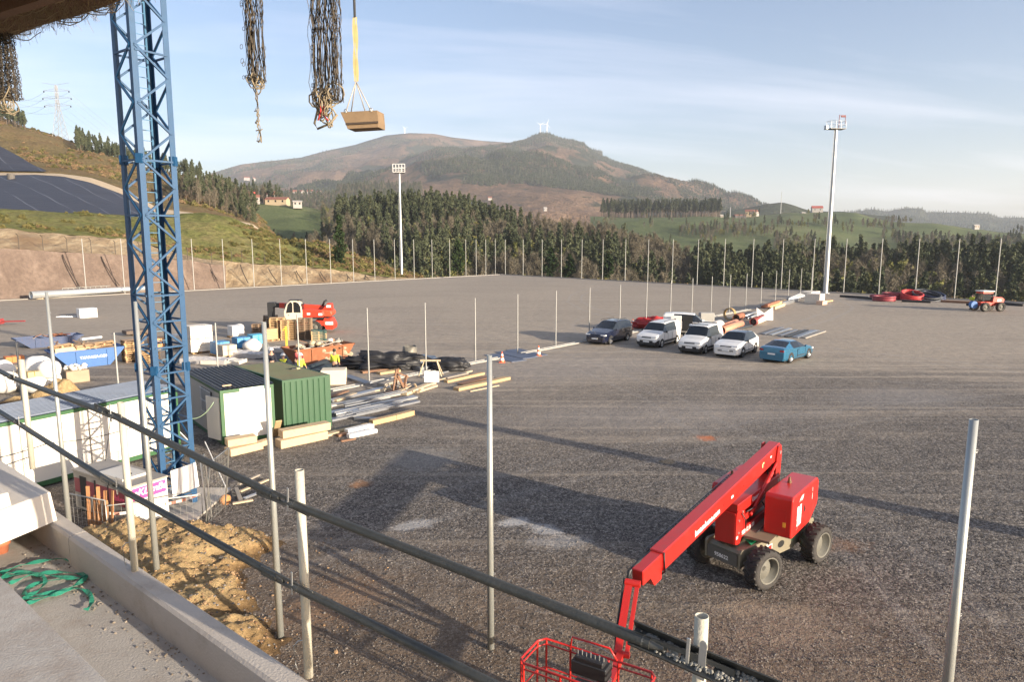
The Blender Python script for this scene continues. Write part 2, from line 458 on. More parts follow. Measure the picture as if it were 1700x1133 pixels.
# ---- pitch: dark crushed stone with wheel tracks, dust and a few patches of spilled sand and cement
def pitch_material():
 m, t, b = nmat('crushed_stone'); L = t.links.new
 co = t.nodes.new('ShaderNodeTexCoord').outputs['Object']
 v1 = t.nodes.new('ShaderNodeTexVoronoi'); v1.inputs['Scale'].default_value = 36; L(co, v1.inputs['Vector'])
 v2 = t.nodes.new('ShaderNodeTexVoronoi'); v2.inputs['Scale'].default_value = 14; L(co, v2.inputs['Vector'])
 sepc = t.nodes.new('ShaderNodeSeparateColor'); L(v1.outputs['Color'], sepc.inputs[0])
 sep2 = t.nodes.new('ShaderNodeSeparateColor'); L(v2.outputs['Color'], sep2.inputs[0])
 stone = tmath(t, 'ADD', tmath(t, 'MULTIPLY', sepc.outputs[0], 0.6), tmath(t, 'MULTIPLY', sep2.outputs[1], 0.4))
 r = ramp(t, [(0.0, (0.014, 0.012, 0.011)), (0.4, (0.072, 0.062, 0.054)), (0.72, (0.20, 0.175, 0.15)), (1.0, (0.40, 0.36, 0.31))])
 L(stone, r.inputs[0]); col = r.outputs[0]
 big = tnoise(t, co, 0.045, 6, 0.6, 0.6)
 mp = t.nodes.new('ShaderNodeMapping'); mp.inputs['Rotation'].default_value = (0, 0, R(38)); mp.inputs['Scale'].default_value = (0.03, 0.9, 1)
 L(co, mp.inputs['Vector']); tr = tnoise(t, mp.outputs[0], 1.0, 4, 0.55, 0.8)
 mp2 = t.nodes.new('ShaderNodeMapping'); mp2.inputs['Rotation'].default_value = (0, 0, R(-6)); mp2.inputs['Scale'].default_value = (0.025, 0.7, 1)
 L(co, mp2.inputs['Vector']); tr2 = tnoise(t, mp2.outputs[0], 1.0, 4, 0.55, 0.8)
 mid = tnoise(t, co, 0.6, 6, 0.7); ragged = tnoise(t, co, 1.6, 8, 0.8)
 dust = tmath(t, 'ADD', tmath(t, 'MULTIPLY', smooth(t, big, 0.42, 0.7), 0.55), tmath(t, 'MULTIPLY', tmath(t, 'MAXIMUM', smooth(t, tr, 0.5, 0.66), tmath(t, 'MULTIPLY', smooth(t, tr2, 0.54, 0.7), 0.45)), 0.75))
 dust = tmath(t, 'MULTIPLY', dust, tmath(t, 'ADD', 0.35, tmath(t, 'MULTIPLY', mid, 1.3)), clamp=True)
 spx = t.nodes.new('ShaderNodeSeparateXYZ'); L(co, spx.inputs[0])
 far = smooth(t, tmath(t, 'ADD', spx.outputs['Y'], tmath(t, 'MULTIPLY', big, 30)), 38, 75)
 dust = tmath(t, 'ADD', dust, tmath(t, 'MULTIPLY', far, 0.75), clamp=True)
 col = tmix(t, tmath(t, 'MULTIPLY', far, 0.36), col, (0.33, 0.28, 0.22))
 nx = tmath(t, 'ADD', spx.outputs['Y'], tmath(t, 'MULTIPLY', spx.outputs['X'], 0.28))
 soil = tmath(t, 'SUBTRACT', 1.0, smooth(t, tmath(t, 'ADD', nx, tmath(t, 'MULTIPLY', mid, 7.0)), 15.5, 22.5))
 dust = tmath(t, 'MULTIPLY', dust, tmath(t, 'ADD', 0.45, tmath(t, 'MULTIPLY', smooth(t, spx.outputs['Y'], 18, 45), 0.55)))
 col = tmix(t, tmath(t, 'MULTIPLY', dust, 0.8), col, (0.37, 0.31, 0.24))
 col = tmix(t, tmath(t, 'MULTIPLY', soil, 0.6), col, (0.15, 0.10, 0.06))
 def spot(x, y, rx, ry, colr, amt, rz=0.0):
  nonlocal col
  g = t.nodes.new('ShaderNodeMapping'); g.vector_type = 'TEXTURE'
  g.inputs['Location'].default_value = (x, y, 0); g.inputs['Rotation'].default_value = (0, 0, rz); g.inputs['Scale'].default_value = (rx, ry, 1e6)
  L(co, g.inputs['Vector'])
  ln = t.nodes.new('ShaderNodeVectorMath'); ln.operation = 'LENGTH'; L(g.outputs[0], ln.inputs[0])
  d = tmath(t, 'ADD', ln.outputs['Value'], tmath(t, 'MULTIPLY', tmath(t, 'SUBTRACT', ragged, 0.5), 3.4))
  k = tmath(t, 'MULTIPLY', tmath(t, 'SUBTRACT', 1.0, smooth(t, d, 0.35, 1.2)), amt)
  col = tmix(t, k, col, colr)
 for (px, py, rx, ry, c_, am, rz) in SPOTS:
  q = G(px, py); spot(q.x, q.y, rx, ry, c_, am, rz)
 def ringmark(cx, cy, r, wd, amt):
  nonlocal col
  dx = tmath(t, 'SUBTRACT', spx.outputs['X'], cx); dy = tmath(t, 'SUBTRACT', spx.outputs['Y'], cy)
  d = tmath(t, 'SQRT', tmath(t, 'ADD', tmath(t, 'MULTIPLY', dx, dx), tmath(t, 'MULTIPLY', dy, dy)))
  d = tmath(t, 'ABSOLUTE', tmath(t, 'SUBTRACT', tmath(t, 'ADD', d, tmath(t, 'MULTIPLY', big, 3.0)), r))
  k = tmath(t, 'MULTIPLY', tmath(t, 'SUBTRACT', 1.0, smooth(t, d, wd * .4, wd)), tmath(t, 'MULTIPLY', tmath(t, 'ADD', mid, 0.1), amt), clamp=True)
  col = tmix(t, k, col, (0.33, 0.31, 0.285))
 for a in RINGS: ringmark(*a)
 col = tmix(t, 1.0, col, ramp_out(t, ragged, 0.78, 1.22), 'MULTIPLY')
 L(col, b.inputs['Base Color']); setin(b, 'Roughness', 0.9); setin(b, 'Specular IOR Level', 0.25)
 hgt = tmath(t, 'ADD', tmath(t, 'MULTIPLY', v1.outputs['Distance'], -0.7), tmath(t, 'MULTIPLY', v2.outputs['Distance'], -0.9))
 bp = t.nodes.new('ShaderNodeBump'); bp.inputs['Strength'].default_value = 0.35; bp.inputs['Distance'].default_value = 0.03
 L(hgt, bp.inputs['Height'])
 bp2 = t.nodes.new('ShaderNodeBump'); bp2.inputs['Strength'].default_value = 0.35; bp2.inputs['Distance'].default_value = 0.25
 L(tmath(t, 'ADD', mid, tmath(t, 'MULTIPLY', tmath(t, 'MAXIMUM', tr, tr2), 0.8)), bp2.inputs['Height']); L(bp.outputs[0], bp2.inputs['Normal'])
 L(bp2.outputs[0], b.inputs['Normal'])
 return m
SAND = (0.42, 0.19, 0.07); CEM = (0.52, 0.50, 0.47)
SPOTS = [(1173, 728, .5, .45, (0.45, 0.14, 0.05), 0.9, 0), (1108, 767, .35, .3, (0.33, 0.24, 0.13), 0.6, 0), (690, 872, .75, .35, CEM, 0.55, 0.5), (852, 868, .6, .3, CEM, 0.65, 0.4),
         (905, 880, .7, .35, CEM, 0.6, -0.6), (930, 900, 1.0, .5, CEM, 0.35, 0), (700, 762, 1.6, 1.6, (0.3, 0.28, 0.25), 0.5, 0.3), (598, 804, .4, .4, SAND, 0.5, 0),
         (1380, 905, 1.0, .5, SAND, 0.25, 0), (1100, 690, 9, 3.0, (0.28, 0.25, 0.22), 0.5, 0.1), (940, 610, 9, 5, (0.30, 0.265, 0.23), 0.55, 0.35), (1500, 660, 5, 2.5, (0.26, 0.24, 0.22), 0.5, 0.2),
         (550, 1000, 1.6, 1.0, (0.27, 0.16, 0.09), 0.5, 0.8), (1300, 1050, 1.6, .8, (0.28, 0.21, 0.15), 0.5, 0), (1250, 1010, 1.2, .4, (0.34, 0.26, 0.18), 0.5, 0)]
RINGS = [(46.0, 38.0, 9.0, 0.25, 0.8), (46.0, 38.0, 10.8, 0.25, 0.5), (30, 62, 26, 0.3, 0.22), (-62, 18, 72.0, 0.22, 0.22), (-62, 18, 73.9, 0.22, 0.2), (40, -30, 66.0, 0.24, 0.2), (40, -30, 67.9, 0.24, 0.18), (70, 90, 62.0, 0.25, 0.45), (70, 90, 63.9, 0.25, 0.4), (-20, 110, 66.0, 0.3, 0.4), (-20, 110, 68.0, 0.3, 0.4)]
LEFT_EDGE = (G(-200, 508.5), G(830, 455.8))      # far kerb line of the pitch, left run
LEFT_EDGE = (G(0, 499), G(830, 455.8))
RIGHT_EDGE = (G(830, 455.8), G(1700, 503))
def edge_pt(e, px):
 """where the photo column px meets an edge line on the pitch"""
 d = ray(px, 470); a, b = e
 k = (a.x * d.y - a.y * d.x) / ((a.x - b.x) * d.y - (a.y - b.y) * d.x)
 return a + (b - a) * k
cr_ = edge_pt(LEFT_EDGE, 830)
dL = (LEFT_EDGE[0] - LEFT_EDGE[1]).normalized(); dR = (RIGHT_EDGE[1] - RIGHT_EDGE[0]).normalized()
PM = pitch_material()
corner = RIGHT_EDGE[0]
outl = [corner + dL * 185, corner, corner + dR * 150, corner + dR * 150 + dL * 185]
outl = [Vector((-125, -10, 0)), corner + dL * 118, corner, corner + dR * 118, Vector((110, 40, 0)), Vector((110, -10, 0))]
mb = MB(); mb.add([tuple(p) for p in outl], [tuple(range(len(outl)))[::-1]])
n_ = len(outl); mb.add([tuple(p) for p in outl] + [(p.x, p.y, -3) for p in outl], [(i, (i + 1) % n_, n_ + (i + 1) % n_, n_ + i) for i in range(n_)])
pitch = mb.build('pitch_ground', PM); pitch['kind'] = 'structure'
# ---- valley floor out to the horizon
M_valley = land_mat('valley_soil', [(0.045, 0.06, 0.03), (0.07, 0.085, 0.04), (0.12, 0.10, 0.06)], (0.003, 0.02), 0.2)
mb = MB(); S = 11000; nn = 40
gp = [[(-S + 2 * S * j / nn, -2500 + 13500 * (i / nn), -32.0) for j in range(nn + 1)] for i in range(nn + 1)]
mb.grid(gp); o = mb.build('valley_ground', M_valley); o['kind'] = 'structure'
# ---- left bank: rock cut, sandy cut, rough grass crest
M_rock = None
def bank_mat():
 m, t, b = nmat('rough_grass_bank'); L = t.links.new
 co = t.nodes.new('ShaderNodeTexCoord').outputs['Object']
 a = tnoise(t, co, 0.05, 6, 0.65, 0.5); f = tnoise(t, co, 0.9, 6, 0.75); g = tnoise(t, co, 0.25, 6, 0.7)
 r = ramp(t, [(0.3, (0.075, 0.085, 0.025)), (0.47, (0.14, 0.145, 0.045)), (0.6, (0.19, 0.165, 0.07)), (0.72, (0.19, 0.125, 0.06))])
 L(tmath(t, 'ADD', tmath(t, 'MULTIPLY', a, 0.5), tmath(t, 'MULTIPLY', g, 0.5)), r.inputs[0])
 col = tmix(t, 1.0, r.outputs[0], ramp_out(t, f, 0.45, 1.5), 'MULTIPLY')
 L(col, b.inputs['Base Color']); setin(b, 'Roughness', 0.95); setin(b, 'Specular IOR Level', 0.1)
 bp = t.nodes.new('ShaderNodeBump'); bp.inputs['Strength'].default_value = 0.9; bp.inputs['Distance'].default_value = 0.6
 L(tmath(t, 'ADD', f, g), bp.inputs['Height']); L(bp.outputs[0], b.inputs['Normal']); return m
def sand_mat():
 m, t, b = nmat('sandy_cut'); L = t.links.new
 co = t.nodes.new('ShaderNodeTexCoord').outputs['Object']
 mp = t.nodes.new('ShaderNodeMapping'); mp.inputs['Scale'].default_value = (1, 0.35, 0.3); L(co, mp.inputs['Vector'])
 f = tnoise(t, mp.outputs[0], 0.8, 8, 0.75, 0.4); g = tnoise(t, co, 0.1, 5, 0.6)
 r = ramp(t, [(0.3, (0.12, 0.08, 0.045)), (0.5, (0.29, 0.21, 0.12)), (0.7, (0.45, 0.36, 0.23))]); L(f, r.inputs[0])
 col = tmix(t, smooth(t, g, 0.52, 0.68), r.outputs[0], (0.20, 0.13, 0.07))
 L(col, b.inputs['Base Color']); setin(b, 'Roughness', 0.95)
 bp = t.nodes.new('ShaderNodeBump'); bp.inputs['Strength'].default_value = 1.0; bp.inputs['Distance'].default_value = 0.5
 L(f, bp.inputs['Height']); L(bp.outputs[0], b.inputs['Normal']); return m
def shot_mat():
 m, t, b = nmat('brown_sprayed_concrete'); L = t.links.new
 co = t.nodes.new('ShaderNodeTexCoord').outputs['Object']
 mp = t.nodes.new('ShaderNodeMapping'); mp.inputs['Scale'].default_value = (0.6, 0.6, 0.12); L(co, mp.inputs['Vector'])
 f = tnoise(t, mp.outputs[0], 0.9, 8, 0.7, 0.3); g = tnoise(t, co, 2.2, 5, 0.7)
 r = ramp(t, [(0.3, (0.095, 0.066, 0.05)), (0.55, (0.15, 0.108, 0.083)), (0.72, (0.21, 0.16, 0.125))]); L(f, r.inputs[0])
 col = tmix(t, 1.0, r.outputs[0], ramp_out(t, g, 0.8, 1.2), 'MULTIPLY')
 L(col, b.inputs['Base Color']); setin(b, 'Roughness', 0.9)
 bp = t.nodes.new('ShaderNodeBump'); bp.inputs['Strength'].default_value = 0.6; bp.inputs['Distance'].default_value = 0.15
 L(g, bp.inputs['Height']); L(bp.outputs[0], b.inputs['Normal']); return m
M_bank, M_sand, M_shot = bank_mat(), sand_mat(), shot_mat()
eY = lambda px: edge_pt(LEFT_EDGE, px).y
def yrow(pts, dY):
 return [(px, py, eY(px) + (dY(px) if callable(dY) else dY)) for px, py in pts]
def foot(px):
 p = edge_pt(LEFT_EDGE, px); d = Vector((-dL.y, dL.x, 0))
 if d.y < 0: d = -d
 return p + d * 1.6
def foot_row(x0, x1, n):
 out = []
 for px in np.linspace(x0, x1, n):
  q = foot(px); a = q.x / (q.y * _c + (EYE - q.z) * _s); zc_ = q.y * _c + (EYE - 0) * _s
  yc = -q.y * _s * -1
  v = Vector((q.x, q.y, -EYE)); cz = v.y * _c - v.z * _s; cy = v.y * _s + v.z * _c
  out.append((850 + FPX * v.x / cz, 566.5 - FPX * cy / cz, q.y))
 return out
FR = foot_row(-170, 700, 40)
fy = lambda px: float(np.interp(px, [r[0] for r in FR], [r[2] for r in FR]))
top_wall = [(-170, 406, fy(-170) + 4), (0, 413, fy(0) + 4), (126, 419, fy(126) + 4), (217, 425, fy(217) + 3.6), (316, 433, fy(316) + 3), (367, 441, fy(367) + 2.6), (376, 443, fy(376) + 2.5)]
FRw = [r for r in FR if r[0] < 376] + [(376, float(np.interp(376, [r[0] for r in FR], [r[1] for r in FR])), fy(376))]
wall_o, WALL = hill('sprayed_wall_slope', [FRw, top_wall], -170, 375, 120, 14, M_shot, amp=0.5, nscale=0.12, skirt=False, back=0, seed=3)
wall_o.name = 'slope'; wall_o['kind'] = 'structure'
sand_top = [(-170, 376), (0, 381), (101, 389), (215, 398), (270, 412), (330, 430), (400, 436), (469, 441), (549, 447), (601, 455), (654, 461), (700, 462)]
sand_lo = top_wall + [(385, 470, fy(385)), ]
def sfoot(px):
 py = float(np.interp(px, [r[0] for r in top_wall], [r[1] for r in top_wall])) if px < 372 else float(np.interp(px, [r[0] for r in FR], [r[1] for r in FR]))
 Y = float(np.interp(px, [r[0] for r in top_wall], [r[2] for r in top_wall])) if px < 372 else fy(px)
 return (px, py, Y)
sl = [sfoot(x) for x in list(range(-170, 371, 10)) + [371.9] + list(range(373, 701, 10))]
st = [(x, y, fy(x) + (13 if x < 300 else (13 - (x - 300) * 0.03 if x < 400 else 10 - (x - 400) * .022))) for x, y in sand_top]
SANDTOP = list(st)
sand_o, SANDA = hill('sandy_slope', [sl, st], -170, 690, 260, 10, M_sand, amp=0.9, nscale=0.25, skirt=False, back=0, seed=8)
sand_o.name = 'slope'; sand_o['kind'] = 'structure'
crest = [(-170, 344), (0, 348), (101, 352), (215, 356), (303, 353), (341, 353), (380, 361), (400, 369), (440, 383), (487, 402), (538, 404), (585, 423), (625, 436), (665, 447), (700, 461)]
cr3 = [(x, y, fy(x) + np.interp(x, [-170, 300, 400, 538, 665, 700], [42, 40, 36, 30, 14, 9])) for x, y in crest]
bank_o, BANK = hill('bank', [st, cr3], -170, 700, 200, 16, M_bank, amp=1.5, nscale=0.09, skirt=False, back=40, drop=9, seed=1)
bank_o.name = 'grass_bank'
# ---- lined basin behind the bank: dark membrane, sandy rim
def membrane_mat():
 m, t, b = nmat('black_pond_liner'); L = t.links.new
 co = t.nodes.new('ShaderNodeTexCoord').outputs['Object']
 sp = t.nodes.new('ShaderNodeSeparateXYZ'); L(co, sp.inputs[0])
 wob = tnoise(t, co, 0.02, 2, 0.5)
 q = tmath(t, 'ADD', tmath(t, 'MULTIPLY', tmath(t, 'ADD', sp.outputs['X'], sp.outputs['Y']), 0.115), tmath(t, 'MULTIPLY', wob, 1.2))
 fr = tmath(t, 'ABSOLUTE', tmath(t, 'SUBTRACT', tmath(t, 'FRACT', q), 0.5))
 mp = t.nodes.new('ShaderNodeMapping'); mp.inputs['Rotation'].default_value = (0, 0, R(45)); mp.inputs['Scale'].default_value = (0.05, 0.9, 0.3); L(co, mp.inputs['Vector'])
 f = tnoise(t, mp.outputs[0], 0.9, 5, 0.6)
 k = tmath(t, 'MULTIPLY', smooth(t, fr, 0.47, 0.495), smooth(t, tnoise(t, co, 0.04, 2, 0.5), 0.4, 0.55))
 col = tmix(t, tmath(t, 'MULTIPLY', k, 0.8), tmix(t, f, (0.014, 0.015, 0.022), (0.036, 0.038, 0.052)), (0.15, 0.16, 0.19))
 L(col, b.inputs['Base Color']); setin(b, 'Roughness', 0.62)
 bp = t.nodes.new('ShaderNodeBump'); bp.inputs['Strength'].default_value = 0.7; bp.inputs['Distance'].default_value = 0.3
 L(f, bp.inputs['Height']); L(bp.outputs[0], b.inputs['Normal']); return m
M_liner = membrane_mat()
Yc = lambda px: float(np.interp(px, [c[0] for c in cr3], [c[2] for c in cr3]))
m1 = [(-170, 352, 136), (0, 356, 140), (150, 360, 146), (255, 362, 150)]
m2 = [(-170, 289, 205), (0, 291, 205), (60, 290, 205), (105, 293, 204), (150, 303, 200), (200, 322, 190), (230, 337, 178), (255, 356, 160)]
lin_o, LIN = hill('basin_liner', [m1, m2], -170, 255, 60, 14, M_liner, amp=0.5, nscale=0.05, skirt=False, back=0)
lin_o['kind'] = None; del lin_o['kind']; tag(lin_o, 'large dark blue-black liner sheet with pale seams covering the basin slope behind the grass bank', 'pond liner')
r1 = [(x, y, Y + 1.0) for x, y, Y in m2];
r1 = m2[:-1] + [(258, 357, 160), (320, 362, 165), (420, 382, 175), (480, 425, 180)]
r2 = [(-170, 284, 214), (0, 287, 214), (100, 288, 213), (150, 295, 209), (200, 312, 200), (235, 330, 190), (265, 347, 182), (320, 353, 182), (420, 372, 190), (480, 420, 190)]
M_track = mat('pale_track', (0.42, 0.33, 0.22), 0.95, var=0.4, scale=0.8)
rim_o, _ = hill('track', [r1, r2], -170, 480, 90, 3, M_track, amp=0.3, nscale=0.1, skirt=False, back=0)
M_hillL = land_mat('brown_hillside', [(0.10, 0.085, 0.035), (0.17, 0.13, 0.06), (0.18, 0.115, 0.06)], (0.02, 0.12), 0.8, (0.36, 0.5, 0.64), 0.9, 1.2)
r3 = [(-170, 225, 300), (0, 240, 300), (100, 260, 295), (150, 275, 290), (200, 292, 280), (265, 318, 270), (320, 335, 260), (380, 350, 255), (440, 385, 255), (480, 430, 255)]
r4 = [(-170, 140, 420), (0, 190, 400), (38, 208, 395), (77, 221, 390), (102, 230, 388), (154, 251, 380), (200, 267, 370), (250, 280, 365), (300, 292, 360), (340, 302, 350), (379, 316, 340), (410, 335, 320), (440, 372, 300), (480, 440, 280)]
lh_o, LHILL = hill('left_hill', [r2, r3, r4], -170, 480, 136, 14, M_hillL, amp=5, nscale=0.02, back=120, drop=50, seed=5)
lh_o.name = 'hillside'
u1 = [(-170, 284, 216), (0, 288, 216), (78, 289, 215)]
u2 = [(-170, 200, 262), (-60, 222, 255), (0, 246, 245), (30, 262, 238), (60, 280, 225), (78, 288, 216.5)]
up_o, _ = hill('upper_liner', [u1, u2], -170, 77, 50, 12, M_liner, amp=0.8, nscale=0.05, skirt=False, back=0)
for v_ in up_o.data.vertices: v_.co.z += 0.8
up_o.name = 'basin_liner.001'; del up_o['kind']; tag(up_o, 'smaller blue-grey liner sheet draped on the slope above the pale track', 'pond liner')
# ---- meadow with farm buildings, mid left
M_mead = land_mat('green_meadow', [(0.07, 0.09, 0.038), (0.105, 0.13, 0.052), (0.15, 0.16, 0.075)], (0.012, 0.06), 0.8, bump=0.3)
f1 = [(280, 440, 300), (430, 440, 300), (560, 450, 300), (640, 455, 300)]
f2 = [(280, 350, 520), (380, 345, 520), (410, 338, 520), (440, 339, 520), (480, 341, 520), (520, 346, 520), (560, 358, 510), (600, 380, 480), (640, 400, 460)]
fm_o, MEAD = hill('meadow', [f1, f2], 280, 640, 70, 16, M_mead, amp=3, nscale=0.01, back=120, drop=25, seed=11)
g1 = [(380, 380, 900), (700, 380, 900)]
g2 = [(380, 322, 1500), (450, 318, 1500), (470, 322, 1500), (520, 323, 1500), (560, 318, 1500), (600, 315, 1500), (700, 315, 1500)]
fm2_o, MEAD2 = hill('meadow', [g1, g2], 380, 700, 60, 12, M_mead, amp=6, nscale=0.006, back=200, drop=40, seed=12)
# ---- forest ridge beyond the pitch
M_forest = land_mat('forest_floor', [(0.03, 0.035, 0.015), (0.06, 0.05, 0.03), (0.09, 0.07, 0.045)], (0.02, 0.1), 0.6)
def zrow(px, Y, z):    # pixel row of a point at distance Y and height z in column px
 v = Vector((0, Y, z - EYE)); cz = v.y * _c - v.z * _s; cy = v.y * _s + v.z * _c
 return (px, 566.5 - FPX * cy / cz, Y)
c1 = [zrow(480, 195, -14), zrow(640, 190, -14), zrow(830, 205, -12), zrow(1000, 175, -15), zrow(1200, 150, -20), zrow(1450, 135, -24), zrow(1800, 120, -26)]
c2 = [(480, 400, 330), (540, 395, 335), (560, 376, 335), (600, 369, 338), (650, 367, 340), (700, 366, 340), (740, 368, 340), (790, 378, 338), (850, 397, 330), (927, 408, 315), (978, 415, 305), (1039, 427, 292), (1067, 440, 285), (1119, 458, 270), (1150, 478, 262), (1200, 482, 255), (1300, 478, 250), (1400, 476, 250), (1526, 472, 245), (1690, 474, 240), (1800, 474, 240)]
cf_o, FOR = hill('forest_hill', [c1, c2], 480, 1800, 170, 24, M_forest, amp=3.5, nscale=0.015, back=140, drop=28, seed=21)
cf_o.name = 'wooded_hill'
# ---- green hill with farms, mid right
h1 = [(980, 420, 520), (1200, 430, 520), (1450, 430, 500), (1800, 440, 480)]
h2 = [(980, 372, 700), (1060, 368, 700), (1200, 372, 700), (1300, 376, 690), (1450, 388, 680), (1600, 402, 650), (1800, 410, 620)]
h3 = [(980, 358, 930), (1060, 359, 930), (1106, 357, 930), (1183, 357, 930), (1221, 358, 930), (1280, 357, 920), (1308, 354, 910), (1372, 353, 900), (1421, 354, 890), (1440, 360, 880), (1475, 369, 860), (1551, 371, 850), (1603, 378, 840), (1654, 384, 830), (1800, 392, 820)]
gr_o, GREEN = hill('green_hill', [h1, h2, h3], 980, 1800, 120, 12, M_mead, amp=5, nscale=0.008, back=250, drop=60, seed=31)
gr_o.name = 'farmland'
# ---- wooded bump beyond, then blue hills
M_far = land_mat('far_woodland', [(0.03, 0.045, 0.022), (0.05, 0.06, 0.03), (0.12, 0.10, 0.055)], (0.0015, 0.01), 0.06, (0.38, 0.52, 0.66), 1.0, 8)
b1 = [(1180, 380, 1300), (1480, 380, 1300)]
b2 = [(1180, 355, 1500), (1240, 346, 1500), (1272, 338, 1500), (1300, 336, 1500), (1320, 341, 1500), (1345, 350, 1500), (1400, 352, 1500), (1480, 360, 1500)]
hill('wooded_knoll', [b1, b2], 1180, 1480, 50, 8, M_far, amp=6, nscale=0.01, back=200, drop=60, seed=41)[0].name = 'hill'
d1 = [(1350, 400, 2400), (1950, 400, 2400)]
d2 = [(1350, 360, 3300), (1420, 352, 3300), (1450, 347, 3300), (1475, 352, 3300), (1482, 348, 3300), (1500, 345, 3300), (1530, 345, 3300), (1540, 353, 3300), (1600, 353, 3300), (1640, 355, 3300), (1658, 362, 3300), (1700, 362, 3300), (1950, 366, 3300)]
_, BLUE = hill('blue_hills', [d1, d2], 1350, 1950, 90, 10, M_far, amp=25, nscale=0.003, back=800, drop=200, seed=51)
bpy.data.objects['blue_hills'].name = 'hill'
# ---- the mountain: a broad back ridge and the peak with its spurs
def mount_mat():
 m, t, b = nmat('mountain_side'); L = t.links.new
 co = t.nodes.new('ShaderNodeTexCoord').outputs['Object']
 mp = t.nodes.new('ShaderNodeMapping'); mp.inputs['Rotation'].default_value = (0, 0, R(25)); mp.inputs['Scale'].default_value = (1.3, 0.8, 1.6); L(co, mp.inputs['Vector'])
 a = tnoise(t, mp.outputs[0], 0.0022, 7, 0.62, 0.7); c = tnoise(t, co, 0.012, 6, 0.7, 0.3); f = tnoise(t, co, 0.05, 5, 0.8)
 v = tmath(t, 'ADD', tmath(t, 'MULTIPLY', a, 0.72), tmath(t, 'MULTIPLY', c, 0.28))
 r = ramp(t, [(0.38, (0.02, 0.03, 0.018)), (0.47, (0.045, 0.052, 0.03)), (0.495, (0.12, 0.08, 0.05)), (0.56, (0.19, 0.12, 0.075)), (0.64, (0.28, 0.18, 0.11)), (0.68, (0.06, 0.06, 0.035))]); L(v, r.inputs[0])
 col = tmix(t, 1.0, r.outputs[0], ramp_out(t, f, 0.6, 1.35), 'MULTIPLY')
 L(col, b.inputs['Base Color']); setin(b, 'Roughness', 1.0); setin(b, 'Specular IOR Level', 0.05)
 bp = t.nodes.new('ShaderNodeBump'); bp.inputs['Strength'].default_value = 1.0; bp.inputs['Distance'].default_value = 30
 L(tmath(t, 'ADD', c, tmath(t, 'MULTIPLY', f, 0.4)), bp.inputs['Height']); L(bp.outputs[0], b.inputs['Normal']); return m
M_mount = mount_mat()
ma1 = [(180, 360, 1900), (1000, 360, 1900)]
ma2 = [(180, 335, 2800), (500, 315, 2800), (1000, 300, 2800)]
ma3 = [(180, 330, 4300), (300, 301, 4300), (330, 292, 4300), (365, 283, 4300), (400, 273, 4300), (440, 268, 4350), (500, 262, 4400), (545, 250, 4450), (590, 240, 4500), (640, 225, 4550), (680, 221, 4600), (720, 222, 4600), (750, 228, 4600), (800, 233, 4600), (840, 236, 4600), (1000, 250, 4600)]
mo_o, MOUNT = hill('mountain', [ma1, ma2, ma3], 180, 1000, 170, 22, M_mount, ridge=0.05, amp=110, nscale=0.0018, back=1200, drop=300, seed=61, rough=0.9)
mb1 = [(440, 352, 1500), (800, 352, 1500), (1420, 372, 1500)]
mb2 = [(440, 340, 2300), (560, 318, 2300), (640, 300, 2350), (720, 285, 2400), (800, 275, 2450), (860, 262, 2500), (905, 258, 2500), (960, 275, 2450), (1040, 298, 2350), (1120, 320, 2250), (1200, 348, 2150), (1320, 372, 2100), (1420, 385, 2100)]
mb3 = [(440, 336, 3300), (520, 326, 3300), (560, 316, 3300), (600, 300, 3300), (640, 282, 3320), (680, 264, 3350), (720, 252, 3400), (760, 246, 3420), (800, 241, 3450), (850, 236, 3480), (875, 229, 3490), (893, 222, 3500), (910, 220, 3500), (930, 228, 3500), (950, 231, 3480), (970, 238, 3460), (985, 253, 3440), (1010, 265, 3400), (1040, 277, 3350), (1070, 288, 3300), (1100, 298, 3250), (1150, 311, 3150), (1200, 326, 3050), (1240, 338, 3000), (1300, 352, 2900), (1420, 380, 2800)]
mp_o, PEAK = hill('peak', [mb1, mb2, mb3], 440, 1420, 210, 26, M_mount, ridge=0.05, amp=85, nscale=0.0024, back=1000, drop=300, seed=71, rough=0.9)
mp_o.name = 'mountain.001'
# == VEGETATION
rs = np.random.RandomState(7)
random.seed(11)
def leaf_mat(name, c0, c1, rough=0.85, sub=0.0):
 m, t, b = nmat(name); oi = t.nodes.new('ShaderNodeObjectInfo'); g = t.nodes.new('ShaderNodeNewGeometry')
 co = t.nodes.new('ShaderNodeTexCoord').outputs['Object']
 f = tnoise(t, co, 0.7, 3, 0.6)
 k = tmath(t, 'ADD', tmath(t, 'MULTIPLY', oi.outputs['Random'], 0.55), tmath(t, 'MULTIPLY', f, 0.45))
 r = ramp(t, [(0.15, c0), (0.85, c1)]); t.links.new(k, r.inputs[0]); t.links.new(r.outputs[0], b.inputs['Base Color'])
 setin(b, 'Roughness', rough); setin(b, 'Specular IOR Level', 0.2)
 return m
M_pine = leaf_mat('pine_needles', (0.040, 0.053, 0.028), (0.11, 0.122, 0.065))
M_dpine = leaf_mat('dark_needles', (0.012, 0.026, 0.008), (0.035, 0.055, 0.015))
M_twig = leaf_mat('bare_twigs', (0.09, 0.08, 0.055), (0.18, 0.155, 0.11))
M_spring = leaf_mat('spring_leaves', (0.11, 0.12, 0.035), (0.22, 0.21, 0.07))
M_bushg = leaf_mat('scrub_leaves', (0.07, 0.075, 0.02), (0.17, 0.14, 0.05))
M_brush = leaf_mat('brown_bracken', (0.13, 0.085, 0.045), (0.25, 0.17, 0.09))
M_bark = leaf_mat('bark', (0.10, 0.075, 0.055), (0.22, 0.17, 0.13))
